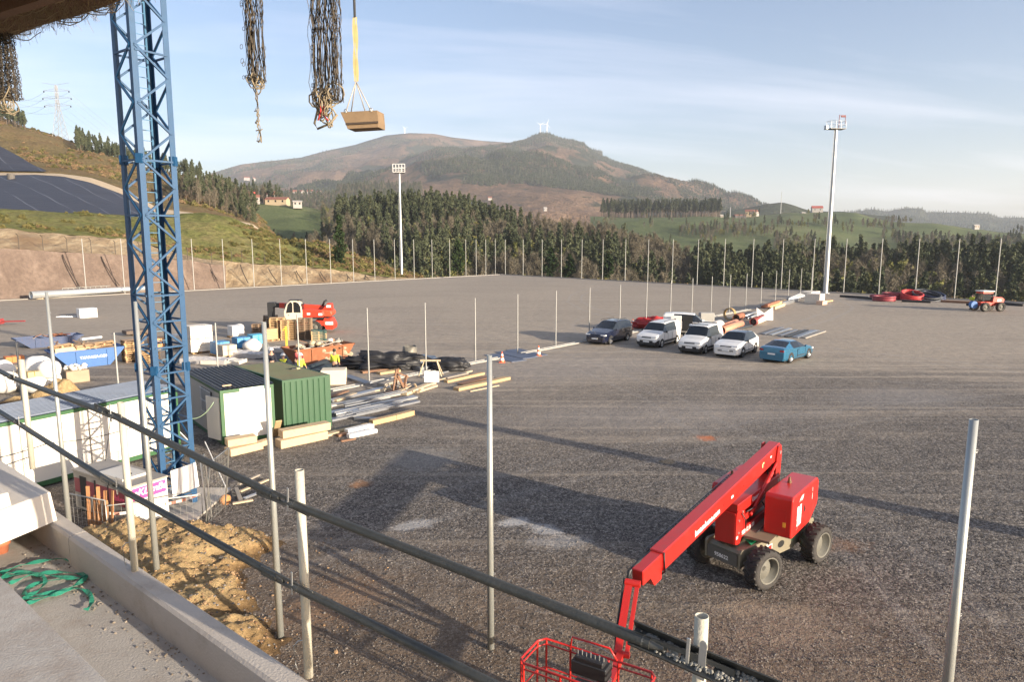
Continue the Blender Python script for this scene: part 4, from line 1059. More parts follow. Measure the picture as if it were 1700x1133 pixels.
ST.append((ST[0][0] + Vector((-1.6, 1.35)), 6.95, HB)); ST.append((ST[3][0] + Vector((1.65, -1.25)), 6.6, HL))
H1 = [6.745, 6.795, 6.64, 6.555]; H2 = [6.31, 6.265, 6.175, 6.09]
nm_ = ['between the two farthest posts', 'in front of the crane mast', 'the long stretch over the brown soil and the boom lift']
rail(4, 0, 6.78, H1[0], 'stub of the upper guard rail tube at the left frame edge')
rail(4, 0, 6.36, H2[0], 'stub of the lower guard rail tube at the left frame edge')
rail(0, 1, H1[0], H1[1], 'upper dark guard rail tube running over the white bags to the generator post')
rail(0, 1, H2[0], H2[1], 'lower dark guard rail tube in front of the long white cabin')
rail(1, 2, H1[1], H1[2], 'upper dark guard rail tube crossing in front of the crane mast')
rail(1, 2, H2[1], H2[2], 'lower dark guard rail tube crossing the generator and the orange soil')
rail(2, 3, H1[2], H1[3], 'longest-looking upper dark tube, crossing the boom lift jib')
rail(2, 3, H2[2], H2[3], 'lower dark tube running out at the bottom beneath the middle thin post')
a = Vector((ST[3][0].x - .2 * 0, ST[3][0].y, H1[3])); p3 = ST[3][0]; p5 = ST[5][0]; off = .062
a = Vector((p3.x - W_.x * off, p3.y - W_.y * off, H1[3] + .015)) + U * .24; b = Vector((p5.x - W_.x * off, p5.y - W_.y * off, 6.46)); d = (b - a).normalized()
t_ = thing('guard_rail', 'slotted channel of the guard rail caked with grey mortar at the bottom', 'guard rail', tuple(a), 'tubes of the guard rail')
F = frame(a, d); ys = 1 if (F.to_3x3() @ Vector((0, 1, 0))).dot(W_) > 0 else -1; F = F @ Matrix.Rotation(.55 * ys, 4, 'X') @ Matrix.Scale(ys, 4, (0, 1, 0)) @ Matrix.Scale(1.35, 4, (0, 1, 0)); mb = MB(); Lc = .95
mb.box((Lc / 2, .026, .010), (Lc, .004, .048), F); mb.box((Lc / 2, -.026, -.010), (Lc, .004, .012), F)
xs = 0.0
for x0, x1 in ((0, .12), (.19, .24), (.31, .40), (.47, .62), (.70, Lc)): mb.box(((x0 + x1) / 2, 0, -.012), (x1 - x0, .048, .004), F)
mb.box((Lc / 2, .018, -.0121), (Lc, .014, .0038), F); mb.box((Lc / 2, -.018, -.0121), (Lc, .014, .0038), F)
mb.build('channel', M_rail, t_)
mb = MB()
for i in range(420):
 x = rnd(.02, Lc) ; s_ = rnd(.003, .009); mb.blob((x, rnd(-.018, .02), -.006 + (.004 if x > .5 else 0) * 3), (s_ * 2.2, s_ * 1.6, s_), i, 6, 4, .3, F)
mb.build('mortar_crust', M_mortar, t_)
mb = MB(); tp_ = Vector((p3.x, p3.y, 0)); F2 = frame(a + d * .27, d)
mb.prism([(-.013, -.06), (.013, -.06), (.013, .075), (.008, .084), (0, .087), (-.008, .084), (-.013, .075)], .005, F2); mb.build('locking_tongue', M_steel, t_)
# ---- thin tall posts of the near edge of the pitch
NP = [((77, 485), 16.0, .070, .031, 'before the far end of the long white cabin, leftmost tall near post'),
      ((224.5, 501), 15.3, .075, .038, 'overlapping the left leg of the blue crane mast'),
      ((438, 535), 13.1, .072, .043, 'in front of the white cabin and the green container'),
      ((812.5, 590), 12.7, .069, .048, 'alone in the middle of the pitch, bolt-upright'),
      ((1617, 697), 8.5, .075, .052, 'to the right of the boom lift, rightmost of the tall near posts')]
for (px, py), z, rb, rt, lb in NP:
 tpx = -(py - 566.5) / FPX; Y = z * (_c) ; top = P(px, py, Y)
 t_ = thing('fence_post', 'tall slim post ' + lb, 'post', (top.x, top.y, -.1), 'near edge posts')
 hgt = top.z + .1
 mb = MB(); mb.pipe((top.x, top.y, -.1), tuple(top), rb, .004, 20, r1=rt); mb.build('tube', M_galv, t_)
 for k, f in enumerate((.28, .55, .93)):
  mb = MB(); r_ = rb + (rt - rb) * f; c = Vector((top.x + r_ + .012, top.y - .01, -.1 + hgt * f)); pts = [(c.x + .018 * math.cos(a_), c.y, c.z + .018 * math.sin(a_)) for a_ in np.linspace(0, 2 * PI, 9)[:-1]]
  mb.tube(pts, .004, 5, closed=True); mb.build('net_ring', M_steel, t_)
# ---- soil bank between the stand and the crane
def soil_mat():
 m, t, b = nmat('orange_soil'); L = t.links.new; co = t.nodes.new('ShaderNodeTexCoord').outputs['Object']
 a = tnoise(t, co, 0.45, 7, 0.7, 0.5); f = tnoise(t, co, 7, 8, 0.85); sp = t.nodes.new('ShaderNodeSeparateXYZ'); L(co, sp.inputs[0])
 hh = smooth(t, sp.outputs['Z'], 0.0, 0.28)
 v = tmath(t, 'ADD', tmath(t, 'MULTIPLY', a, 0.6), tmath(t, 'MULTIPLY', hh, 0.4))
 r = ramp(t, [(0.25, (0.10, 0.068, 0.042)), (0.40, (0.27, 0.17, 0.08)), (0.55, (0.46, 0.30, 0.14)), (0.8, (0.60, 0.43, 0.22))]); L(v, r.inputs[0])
 col = tmix(t, 1.0, r.outputs[0], ramp_out(t, f, 0.5, 1.4), 'MULTIPLY'); L(col, b.inputs['Base Color']); setin(b, 'Roughness', .95); setin(b, 'Specular IOR Level', .1)
 bp = t.nodes.new('ShaderNodeBump'); bp.inputs['Strength'].default_value = 1.0; bp.inputs['Distance'].default_value = 0.14
 L(f, bp.inputs['Height']); L(bp.outputs[0], b.inputs['Normal']); return m
M_soil = soil_mat()
crestpts = [(G(x, y), hh) for x, y, hh in ((90, 860, .5), (180, 893, .75), (240, 890, .7), (300, 905, .55), (350, 905, .45), (440, 890, .5), (250, 960, .6), (320, 1000, .5), (400, 1055, .55), (470, 1080, .35))]
def soil_h(x, y):
 h = -0.03;
 for c, a in crestpts:
  d2 = (x - c.x) ** 2 + (y - c.y) ** 2; h += .5 * a * math.exp(-d2 / 1.6)
 h += .20 * mnoise.fractal(Vector((x * .8, y * .8, 2)), 1.0, 2.0, 5) + .07 * mnoise.noise(Vector((x * 5, y * 5, 0))) + .035 * mnoise.noise(Vector((x * 13, y * 13, 5)))
 edge = min(1, max(0, (-5.5 + (17.9 - y) * .34 - x + 1.3 * mnoise.fractal(Vector((x * .7, y * .7, 7)), 1, 2, 3)) / 1.9))
 far_ = min(1, max(0, (18.3 - y) / .8)) * min(1, max(0, (-2.2 - x) / 1.6)) * min(1, max(0, (x + 14.5) / 1.0))
 k_ = edge * far_; return h * k_ - .22 * (1 - k_)
xs = np.linspace(-14.5, -2, 210); ys = np.linspace(5, 18.3, 210)
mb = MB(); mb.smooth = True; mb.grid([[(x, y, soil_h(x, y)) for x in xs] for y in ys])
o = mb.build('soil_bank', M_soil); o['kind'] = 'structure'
pts = []
for i in range(9000):
 x = rnd(-14, -2.4); y = rnd(9, 18.2); h = soil_h(x, y)
 if h > .03 or (x < -3 and random.random() < .10 and y < 17.8): h = max(h, 0); pts.append((x, y, h - .005, rnd(.008, .035) * (2.2 if random.random() < .03 else 1), rnd(0, 6), 1 if random.random() < .7 else 0))
scatter('earth_clods', pts, ['stone_0', 'clod_0'])
pts = []
for i in range(42000):
 y = 9.5 + 24 * random.random() ** 1.6; x = rnd(-.78, .80) * (y + 2)
 if soil_h(x, y) > .02 and -14 < x < -2 and y < 18: continue
 pts.append((x, y, 0.0, rnd(.006, .019) * (1.7 if random.random() < .02 else 1), rnd(0, 6), random.randrange(2)))
scatter('gravel', pts, ['stone_0', 'stone_1'])
# ---- overhead: timber platform draped with old netting, net bundles, and the tub on the crane's sling
M_wood_d = mat('old_timber', (0.16, 0.085, 0.045), 0.85, var=0.35, scale=3, bump=.4)
M_net = mat('old_netting', (0.11, 0.088, 0.062), 0.95, var=0.5, scale=6)
M_netl = mat('pale_rope', (0.24, 0.195, 0.13), 0.95, var=0.35, scale=6)
HP = 9.85
E = [G(-260, 122, HP), G(0, 60, HP), G(30, 57, HP), G(62, 44, HP), G(100, 33, HP), G(130, 26, HP), G(170, 12, HP), G(235, -12, HP), G(330, -50, HP)]
t_ = thing('timber_platform', 'timber platform underside draped with frayed netting hanging over the top corner', 'platform', tuple(E[3]))
ed = (E[-1] - E[0]).normalized(); inn = Vector((ed.y, -ed.x, 0)); inn = inn if inn.y < 0 else -inn
mb = MB(); k = len(E); inner = [p + inn * 2.6 for p in E]
V_ = [tuple(p) for p in E] + [tuple(p) for p in inner] + [(p.x, p.y, p.z + .12) for p in E] + [(p.x, p.y, p.z + .12) for p in inner]
fs = []
for i in range(k - 1): fs += [(i, i + 1, k + i + 1, k + i), (2 * k + i, 3 * k + i, 3 * k + i + 1, 2 * k + i + 1), (i, 2 * k + i, 2 * k + i + 1, i + 1), (k + i, k + i + 1, 3 * k + i + 1, 3 * k + i)]
fs += [(0, k, 3 * k, 2 * k), (k - 1, 3 * k - 1, 4 * k - 1, 2 * k - 1)]
mb.add(V_, fs); mb.build('deck', M_wood_d, t_)
for j, off in enumerate((.35, .95, 1.6, 2.2)):
 mb = MB(); p0 = E[0] + inn * off; p1 = E[-1] + inn * (off - .1 * j); mb.bar((p0.x, p0.y, HP - .06), (p1.x, p1.y, HP - .05), .09, .11); mb.build('joist', M_wood_d if j != 1 else mat('worn_timber', (0.30, 0.16, 0.08), .8, var=.3), t_)
mb = MB()
def epos(s_):   # point along the edge
 k_ = s_ * (len(E) - 1); i = min(int(k_), len(E) - 2); return E[i] + (E[i + 1] - E[i]) * (k_ - i)
for i in range(2600):   # frayed fibres
 s_ = rnd(.05, .93); p = epos(s_) + inn * rnd(-.03, .5); q = [p + Vector((0, 0, .02))]
 L_ = abs(random.gauss(0, .05)) + .02
 dx = Vector((rnd(-1, 1), rnd(-1, 1), -rnd(.4, 1.4))).normalized() * L_ / 3
 for j in range(3): q.append(q[-1] + dx + Vector((rnd(-.012, .012), rnd(-.012, .012), rnd(-.01, .0))))
 mb.tube(q, .0013, 3)
for i in range(60):     # net folds along the underside
 s_ = rnd(0, .9); p = epos(s_) + inn * rnd(.0, .8); q = [p + ed * (j * .08) + Vector((rnd(-.02, .02), rnd(-.02, .02), -.03 - .04 * math.sin(j / 5 * PI))) for j in range(6)]
 mb.tube(q, .004, 4)
mb.build('netting', mat('straw_netting', (0.34, 0.26, 0.15), .95, var=.4), t_)
def tangle(mb, c, r, n, rr, seed):
 r0 = random.Random(seed)
 for i in range(n):
  a = r0.random() * 6.28; ax = Vector((math.cos(a), math.sin(a), r0.uniform(-.5, .5))).normalized(); e1 = ax.cross(Vector((0, 0, 1))).normalized(); e2 = ax.cross(e1)
  R_ = r * r0.uniform(.3, .9); cc = Vector(c) + Vector((r0.uniform(-r, r) * .5, r0.uniform(-r, r) * .4, r0.uniform(-r, r) * .6))
  mb.tube([cc + e1 * R_ * math.cos(t__) + e2 * R_ * r0.uniform(.75, 1.1) * math.sin(t__) for t__ in np.linspace(0, 2 * PI, 12)[:-1]], rr, 5, closed=True)
def net_bundle(nm, label, xs0, xs1, y1, Y, w0, w1, tail=None, nst=26, seed=0, ztop=None, lump=True):
 """rope net gathered to a hank, hanging straight down: xs0 px at the top, xs1 px at the bottom row y1"""
 r0 = random.Random(seed); top = P(xs0, -60 if ztop is None else ztop, Y); bot = P(xs1, y1, Y)
 t_ = thing(nm, label, 'net', tuple(bot)); Mn = (MB(), MB()); n = 64; nst = int(nst * 1.8)
 if ztop is None: top = top + Vector((0, 0, 3.0))
 for s_ in range(nst):
  fx = r0.uniform(-1, 1); fy_ = r0.uniform(-1, 1); ph = r0.random() * 6.28; amp = r0.uniform(.002, .009); pts = []
  for j in range(n + 1):
   f = j / n; w_ = w0 + (w1 - w0) * f; p = top + (bot - top) * f
   bul = .0055 * math.sin(j * 2.1 + ph)
   pts.append((p.x + fx * w_ + amp * math.sin(j * 1.3 + ph) + bul, p.y + fy_ * w_ * .6 + amp * math.cos(j * 1.7 + ph), p.z + r0.uniform(-.01, .01)))
  Mn[s_ % 2].tube(pts, r0.choice((.0022, .0028, .0038)), 3)
 for s_ in range(nst * 3):   # mesh loops bulging from the hank
  f = r0.random(); w_ = w0 + (w1 - w0) * f; p = top + (bot - top) * f; sg = r0.choice((-1, 1)); R_ = r0.uniform(.006, .017)
  c = Vector((p.x + sg * w_ * r0.uniform(.5, 1.05), p.y + r0.uniform(-1, 1) * w_ * .6, p.z))
  Mn[s_ % 2].tube([(c.x + R_ * .7 * math.cos(a), c.y + R_ * .3 * math.sin(a), c.z + R_ * 1.3 * math.sin(a)) for a in np.linspace(0, 2 * PI, 8)[:-1]], .0022, 3, closed=True)
 Mn[0].build('hank', M_net, t_); Mn[1].build('loose_meshes', mat('dark_netting', (0.07, 0.06, 0.05), .95), t_)
 mb = MB()
 if lump: tangle(mb, bot, max(.05, w1 * .85), 10, .0045, seed + 5)
 if tail:
  tp = P(tail[0], tail[1], Y)
  for s_ in range(4):
   mb.tube([bot + (tp - bot) * f + Vector((r0.uniform(-.012, .012), r0.uniform(-.012, .012), 0)) for f in np.linspace(0, 1, 12)], .0035, 4)
  for s_ in range(8):
   f = r0.random(); p = bot + (tp - bot) * f; mb.tube([p, p + Vector((r0.choice((-1, 1)) * .025, 0, r0.uniform(-.01, .02)))], .004, 4)
 mb.build('border_rope', M_netl, t_)
 return t_
net_bundle('hanging_net', 'dark gathered rope net hanging with a thin knotted tail beside the crane mast', 409, 424, 136, 5.2, .10, .075, tail=(432, 237), seed=1)
net_bundle('hanging_net', 'thickest gathered rope net with red cord in its tangled end, beside the hanging tub', 540, 543, 168, 5.0, .105, .10, seed=2, nst=40)
mb = MB(); tangle(mb, P(543, 168, 5.0), .095, 13, .0055, 77); tangle(mb, P(540, 190, 5.0), .07, 6, .0055, 78)
c = P(527, 214, 5.0); q0 = P(560, 190, 5.0)
mb.tube([q0, P(548, 205, 5.0), c, P(522, 205, 5.0), P(528, 180, 5.0)], .008, 6)
hn = bpy.data.objects['hanging_net.001']; mb.build('knotted_end', M_netl, hn)
mb = MB(); mb.tube([P(530, 165, 4.95), P(533, 185, 4.95), P(528, 200, 4.95)], .006, 5); mb.tube([P(538, 170, 4.95), P(536, 190, 4.95), P(545, 200, 4.95)], .005, 5); mb.build('red_cord', mat('red_cord', (.4, .03, .03), .8), hn)
net_bundle('hanging_net', 'pale frayed net bundle hanging under the timber platform at the frame edge', 3, 12, 165, 5.6, .07, .10, seed=3, nst=34, ztop=55)
M_sling = mat('yellow_sling', (0.42, 0.33, 0.14), 0.8, var=0.4, scale=5, dirt=.3, dirtcol=(.05, .04, .03))
M_tub = mat('mortar_tub', (0.20, 0.135, 0.075), 0.8, var=0.3, scale=4, dirt=.4, dirtcol=(.12, .08, .05))
YT = 11.0; tl, tr_, br, bl = P(565, 186, YT), P(626, 183, YT), P(630, 210, YT - .2), P(576, 214, YT - .2)
t_ = thing('hanging_tub', 'small weathered mortar tub with slanting ends hanging from a yellow sling', 'tub', tuple((bl + br) / 2), None)
mb = MB(); dpt = Vector((.05, .30, .0))
Fv = [tl, tr_, P(628, 203, YT), P(574, 206, YT)]
low = [P(577, 214, YT), P(628, 211, YT)]
pts = [tl, tr_, Fv[2], low[1], low[0], Fv[3]]
v = [tuple(p) for p in pts] + [tuple(p + dpt) for p in pts]
mb.add(v, [(0, 5, 4, 3, 2, 1)] + [(i, (i + 1) % 6, 6 + (i + 1) % 6, 6 + i) for i in range(1, 5)] + [(5, 0, 6, 11), (6, 7, 8, 9, 10, 11)])
mb.build('body', M_tub, t_)
mb = MB(); mb.bar(Fv[3] - Vector((0, .012, 0)), Fv[2] - Vector((0, .012, 0)), .02, .03); mb.build('lower_rib', mat('dark_rib', (.05, .035, .025), .8), t_)
ap = P(591, 135, YT + .15)
t2 = thing('lifting_sling', 'long yellow webbing sling and wire legs carrying the mortar tub', 'sling', tuple(ap))
mb = MB(); hk = P(589, 28, YT + .15)
for dx in (-.018, .02):
 rows = []
 for f in np.linspace(0, 1, 14):
  p = hk + (ap - hk) * f; ww = .035 * abs(math.cos(f * 6 + dx * 60)) + .012; rows.append([(p.x + dx - ww / 2, p.y, p.z), (p.x + dx + ww / 2, p.y + .004, p.z)])
 rows2 = [[(a[0], a[1] + .006, a[2]) for a in r_] for r_ in rows]; mb.grid(rows); mb.grid(rows2)
mb.build('webbing', M_sling, t2)
mb = MB()
for e in (P(574, 186, YT), P(583, 186, YT + .4), P(616, 184, YT), P(606, 184, YT + .4)): mb.tube([ap, e], .009, 5)
mb.build('legs', mat('sling_leg', (.40, .36, .30), .6), t2)
for e in (P(574, 184, YT), P(616, 182, YT)):
 mb = MB(); mb.tube([e + Vector((.025 * math.cos(a), 0, .025 * math.sin(a))) for a in np.linspace(0, 2 * PI, 9)[:-1]], .008, 5, closed=True); mb.build('shackle', M_steel, t2)
mb = MB(); mb.tube([hk, hk + Vector((0, 0, 7))], .02, 6); mb.build('hoist_rope', mat('hoist_rope', (.16, .16, .16), .5, .6), t2)
# == CRANE MAST, CABINS, GENERATOR
random.seed(9)
M_blue = mat('crane_blue', (0.008, 0.058, 0.14), 0.5, var=0.3, scale=2.5, dirt=0.3, dirtcol=(0.04, 0.09, 0.16), bump=.1)
FB = Vector((-10.4, 19.3, 0)); rx = Vector((.62, .85, 0)).normalized() * 1.05; ly = Vector((-.85, .62, 0)).normalized() * 1.05
t_ = thing('crane_mast', 'blue lattice tower crane mast with an inner ladder, rising out of the picture', 'crane mast', tuple(FB)); MAST = t_
legs = [FB, FB + rx, FB + rx + ly, FB + ly]; ZT = 22.0
for i, p in enumerate(legs):
 mb = MB(); cx_v = (FB + rx / 2 + ly / 2 - p); cx_v.normalize()
 ex = rx.normalized() * (1 if i in (0, 3) else -1); ey = ly.normalized() * (1 if i in (0, 1) else -1)
 w_ = .16
 q0 = p; mb.bar(q0 + ex * w_ / 2 + Vector((0, 0, -.1)), q0 + ex * w_ / 2 + Vector((0, 0, ZT)), w_, .022, up=ey)
 mb.v = []; mb.f = []; mb.m = []; mb.sm = []
 def flange(e, o_):
  a = [q0 - e * 0, q0 + e * w_, q0 + e * w_ + o_ * .02, q0 + o_ * .02]
  mb.add([(v.x, v.y, -.1) for v in a] + [(v.x, v.y, ZT) for v in a], [(0, 1, 5, 4), (1, 2, 6, 5), (2, 3, 7, 6), (3, 0, 4, 7), (0, 3, 2, 1), (4, 5, 6, 7)])
 flange(ex, ey);
 a = [q0 + ey * .0205, q0 + ey * w_, q0 + ey * w_ + ex * .02, q0 + ey * .0205 + ex * .02]
 mb.add([(v.x, v.y, -.1) for v in a] + [(v.x, v.y, ZT) for v in a], [(0, 1, 5, 4), (1, 2, 6, 5), (2, 3, 7, 6), (3, 0, 4, 7), (0, 3, 2, 1), (4, 5, 6, 7)])
 for zz in (4.3, 10.25, 16.2):   # section joints with bolts
  mb.box(tuple(p + ex * .06 + ey * .06 + Vector((0, 0, zz))), (.17, .17, .26));
 mb.build('leg', M_blue, t_)
S_ = 1.51; z0 = 7.95 - 5 * S_
for fi, (ia, ib) in enumerate(((0, 1), (1, 2), (2, 3), (3, 0))):
 A0, B0 = legs[ia], legs[ib]; d = (B0 - A0).normalized(); nrm = Vector((d.y, -d.x, 0)); A = A0 + d * .08 ; B = B0 - d * .08
 k = -1; z = z0 - S_ / 2 if fi in (0, 2) else z0
 mb = MB(); mbh = MB()
 while z < ZT - S_:
  for (pa, za, pb, zb) in ((A, z, B, z + S_ / 2), (B, z + S_ / 2, A, z + S_)):
   if za < 0.05 or zb < 0.05: continue
   mb.bar((pa.x, pa.y, za), (pb.x, pb.y, zb), .055, .055, up=nrm)
  z += S_
 z = z0 - (S_ / 2 if fi in (0, 2) else 0); hs = []
 zz = z
 while zz < 6.9:
  if zz > .1: hs.append(zz)
  zz += S_ / 2
 hs += [8.7, 10.2, 13.1, 16.1, 19.1]
 for h in hs: mbh.bar((A.x, A.y, h + .01), (B.x, B.y, h + .01), .05, .05, up=nrm)
 mb.build('diagonal_bracing', M_blue, t_); mbh.build('horizontal_struts', M_blue, t_)
mb = MB(); lc = legs[2] - rx * .22 - ly * .25; ld = rx.normalized() * .4
for sgn in (0, 1): mb.bar(lc - ld * sgn + Vector((0, 0, .3)), lc - ld * sgn + Vector((0, 0, ZT)), .035, .035)
z = .4
while z < ZT: mb.cyl(lc + Vector((0, 0, z)), lc - ld + Vector((0, 0, z)), .012, n=6, caps=False); z += .29
mb.build('ladder', mat('pale_blue_paint', (0.09, 0.21, 0.34), .5, var=.15), t_)
mb = MB(); mb.box(tuple(FB + rx / 2 + ly / 2 + Vector((0, 0, -.02))), (2.6, 2.6, .18), None); b_ = mb.build('footing', M_conc, t_)
MAST.rotation_euler = (0, .0065, 0); MAST.location.x += .12
Ys = 19.05
q = [P(283, 783, Ys), P(325, 768, Ys + .35), P(331, 808, Ys + .4), P(287, 826, Ys + .05)]
nrm = (q[1] - q[0]).cross(q[3] - q[0]).normalized() * .02
mb = MB(); mb.add([tuple(v) for v in q] + [tuple(v + nrm) for v in q], [(0, 1, 2, 3), (7, 6, 5, 4), (0, 4, 5, 1), (1, 5, 6, 2), (2, 6, 7, 3), (3, 7, 4, 0)])
M_sign = mat('white_board', (0.74, 0.73, 0.70), .6, var=.06, dirt=.15, dirtcol=(.45, .43, .4))
one('white_board', 'blank white board tied crookedly to the foot of the blue mast', 'board', mb, M_sign)
def tape_mat():
 m, t, b = nmat('warning_tape'); co = t.nodes.new('ShaderNodeTexCoord').outputs['Object']; w = t.nodes.new('ShaderNodeTexWave'); w.inputs['Scale'].default_value = 1.1; w.bands_direction = 'X'
 t.links.new(co, w.inputs['Vector']); r = ramp(t, [(0.45, (.75, .72, .68)), (0.55, (.45, .2, .14))], 'CONSTANT'); t.links.new(w.outputs['Fac'], r.inputs[0]); t.links.new(r.outputs[0], b.inputs['Base Color']); return m
M_tape = tape_mat()
mb = MB()
def tape(pts, w=.08):
 rows = []
 for i, p in enumerate(pts): rows.append([(p.x, p.y, p.z - w / 2), (p.x, p.y, p.z + w / 2)])
 mb.grid(rows); mb.grid([[(a[0] + .003, a[1] - .003, a[2]) for a in r_] for r_ in rows])
def sag(a, b, s_, n=10): return [a + (b - a) * f + Vector((0, 0, -s_ * 4 * f * (1 - f))) for f in np.linspace(0, 1, n)]
tape(sag(P(182, 853, 18.0), P(225, 848, 18.2), .04) + sag(P(225, 848, 18.2), P(270, 838, 18.9), .0) + sag(P(270, 838, 18.9), P(333, 820, 19.0), .05))
one('warning_tape', 'red and white barrier tape strung from the mesh fence across the foot of the mast', 'barrier tape', mb, M_tape)
def quadbox(mb, C0, e1, l1, e2, l2, z0, z1, inset=0):
 """upright box from a corner, with two horizontal directions"""
 a = C0; b = C0 + e1 * l1; c = b + e2 * l2; d = C0 + e2 * l2
 mb.add([(p.x, p.y, z0) for p in (a, b, c, d)] + [(p.x, p.y, z1) for p in (a, b, c, d)], [(0, 3, 2, 1), (4, 5, 6, 7), (0, 1, 5, 4), (1, 2, 6, 5), (2, 3, 7, 6), (3, 0, 4, 7)])
M_green = mat('container_green', (0.016, 0.072, 0.026), 0.5, var=0.2, scale=1.5, dirt=.15, dirtcol=(.03, .06, .03))
M_trim = mat('cabin_green_trim', (0.03, 0.10, 0.036), 0.5, var=0.2, scale=2)
M_wpan = mat('white_panel', (0.66, 0.62, 0.55), 0.55, var=0.05, scale=.6, dirt=.10, dirtcol=(.55, .5, .42))
M_gpan = mat('greyed_panel', (0.42, 0.37, 0.31), 0.6, var=0.1, scale=1, dirt=.3, dirtcol=(.28, .24, .19))
M_roofm = mat('ribbed_roof', (0.15, 0.175, 0.22), 0.45, .4, var=0.25, scale=1.2, dirt=.3, dirtcol=(.12, .11, .10))
M_roofd = mat('dark_ribbed_roof', (0.06, 0.06, 0.065), 0.5, .3, var=0.3, scale=1.2, dirt=.4, dirtcol=(.20, .18, .15))
def ribbed_roof(mb, C0, e1, l1, e2, l2, z, along=1, pitch=.2, h=.05):
 """sheet with standing ribs; along=1 ribs run along e2"""
 n = int((l1 if along == 1 else l2) / pitch); prof = []
 tot = l1 if along == 1 else l2
 for i in range(n):
  x = tot * i / n; st = tot / n; prof += [(x, 0), (x + st * .45, 0), (x + st * .55, h), (x + st * .85, h), (x + st * .97, 0)]
 prof.append((tot, 0)); A = e1 if along == 1 else e2; B = e2 if along == 1 else e1; lb = l2 if along == 1 else l1
 rows = [[tuple(C0 + A * x + B * y + Vector((0, 0, z + hh))) for x, hh in prof] for y in (0, lb)]
 mb.grid(rows)
d1 = Vector((-.51, -.86, 0)).normalized(); w1_ = Vector((-.86, .51, 0)).normalized()
Cc = G(301, 746); LC = 10.5; WC = 2.5; HC = 2.42
t_ = thing('site_cabin', 'long low white site cabin with green trim and ribbed grey roof, behind the generator', 'site cabin', tuple(Cc))
mb = MB(); quadbox(mb, Cc + w1_ * .02 + d1 * .02, d1, LC - .04, w1_, WC - .04, .2, HC - .14); mb.build('wall', M_wpan, t_)
mb = MB(); quadbox(mb, Cc, d1, LC, w1_, WC, .06, .22)
quadbox(mb, Cc, d1, LC, w1_, WC, HC - .15, HC - .03)
for a in (0, LC - .14): quadbox(mb, Cc + d1 * a - w1_ * .004, d1, .14, w1_, .14, .221, HC - .151)
quadbox(mb, Cc + w1_ * (WC - .136), d1, .14, w1_, .14, .221, HC - .151)
mb.build('frame', M_trim, t_)
mb = MB(); ribbed_roof(mb, Cc - w1_ * .04 - d1 * .03, d1, LC + .06, w1_, WC + .08, HC, along=2, pitch=.19); mb.build('roof', M_roofm, t_)
for sgn in range(5):
 mb = MB(); p = Cc + d1 * (1.2 + 2.1 * sgn) - w1_ * .004; mb.bar((p.x, p.y, .23), (p.x, p.y, HC - .16), .012, .03); mb.build('panel_joint', M_gpan, t_)
def cable(pts, r, label, m, nm='cable'):
 mb = MB(); mb.tube(pts, r, 5); return one(nm, label, 'cable', mb, m)
ct = lambda a, z: Cc + d1 * a - w1_ * .06 + Vector((0, 0, z))
cable(sag(ct(.4, 1.6), ct(4.6, 1.45), .25) + sag(ct(4.6, 1.45), ct(9.6, 1.95), .3)[1:], .012, 'thin dark cable slung along the long white cabin wall', M_black)
cable(sag(ct(2.6, 1.9), P(170, 790, 19.2), .15), .012, 'thin dark cable running from the cabin down to the generator', M_black)
cable(sag(ct(9.8, .75), ct(5.2, 1.15), .05), .012, 'lower thin cable across the left part of the white cabin', M_black)
def cabin2(C0, f1, l1, f2, l2, H, nm, label):
 t_ = thing(nm, label, 'site cabin', tuple(C0))
 mb = MB(); quadbox(mb, C0 + f1 * .02 + f2 * .02, f1, l1 - .04, f2, l2 - .04, .16, H - .14); mb.build('wall', M_gpan, t_)
 mb = MB(); quadbox(mb, C0 + f1 * .13 - f2 * .006, f1, l1 - .26, f2, .04, .17, H - .15); mb.build('front_panel', M_wpan, t_)
 mb = MB(); quadbox(mb, C0, f1, l1, f2, l2, .03, .16); quadbox(mb, C0, f1, l1, f2, l2, H - .14, H - .01)
 for (a, b) in ((0, 0), (l1 - .13, 0), (0, l2 - .13), (l1 - .13, l2 - .13)): quadbox(mb, C0 + f1 * a + f2 * b - (f1 + f2) * .003, f1, .13, f2, .13, .161, H - .141)
 mb.build('frame', M_trim, t_)
 return t_
f1 = Vector((.78, .63, 0)).normalized(); f2 = Vector((-.63, .78, 0)).normalized(); C2 = G(370.6, 741); H2_ = 2.22
t_ = cabin2(C2, f1, 2.1, f2, 5.3, H2_, 'site_cabin', 'white-fronted cabin with dark ribbed roof and barred side window, beside the green container')
mb = MB(); ribbed_roof(mb, C2 - f1 * .03 - f2 * .03, f1, 2.16, f2, 5.36, H2_, along=1, pitch=.17, h=.055); mb.build('roof', M_roofd, t_)
mb = MB(); quadbox(mb, C2 + f1 * .75 - f2 * .012, f1, .95, f2, .03, H2_ - .13, H2_ - .02); mb.build('name_strip', M_sign, t_)
mb = MB(); zc_ = C2 + f1 * 1.25 - f2 * .014 + Vector((0, 0, H2_ - .075)); text_mb(mb, 'alqui', .10, frame(zc_, f1, (0, 0, 1)) @ Matrix.Rotation(PI / 2, 4, 'X'), .004, .2); mb.build('lettering', M_dark, t_)
sd_ = -f1
wn = MB(); wp = C2 - f1 * .012;
quadbox(wn, wp + f2 * 1.2 , f2, 1.5, f1, .03, .95, 1.95); wo_ = wn.build('window', mat('dark_glass', (.03, .035, .04), .15), t_)
mb = MB()
for k in range(11): p = wp + f2 * (1.25 + .14 * k) - f1 * .04; mb.cyl((p.x, p.y, .93), (p.x, p.y, 1.97), .012, n=6)
for zz in (.95, 1.45, 1.95): a_ = wp + f2 * 1.2 - f1 * .04; b_ = wp + f2 * 2.7 - f1 * .04; mb.cyl((a_.x, a_.y, zz), (b_.x, b_.y, zz), .012, n=6)
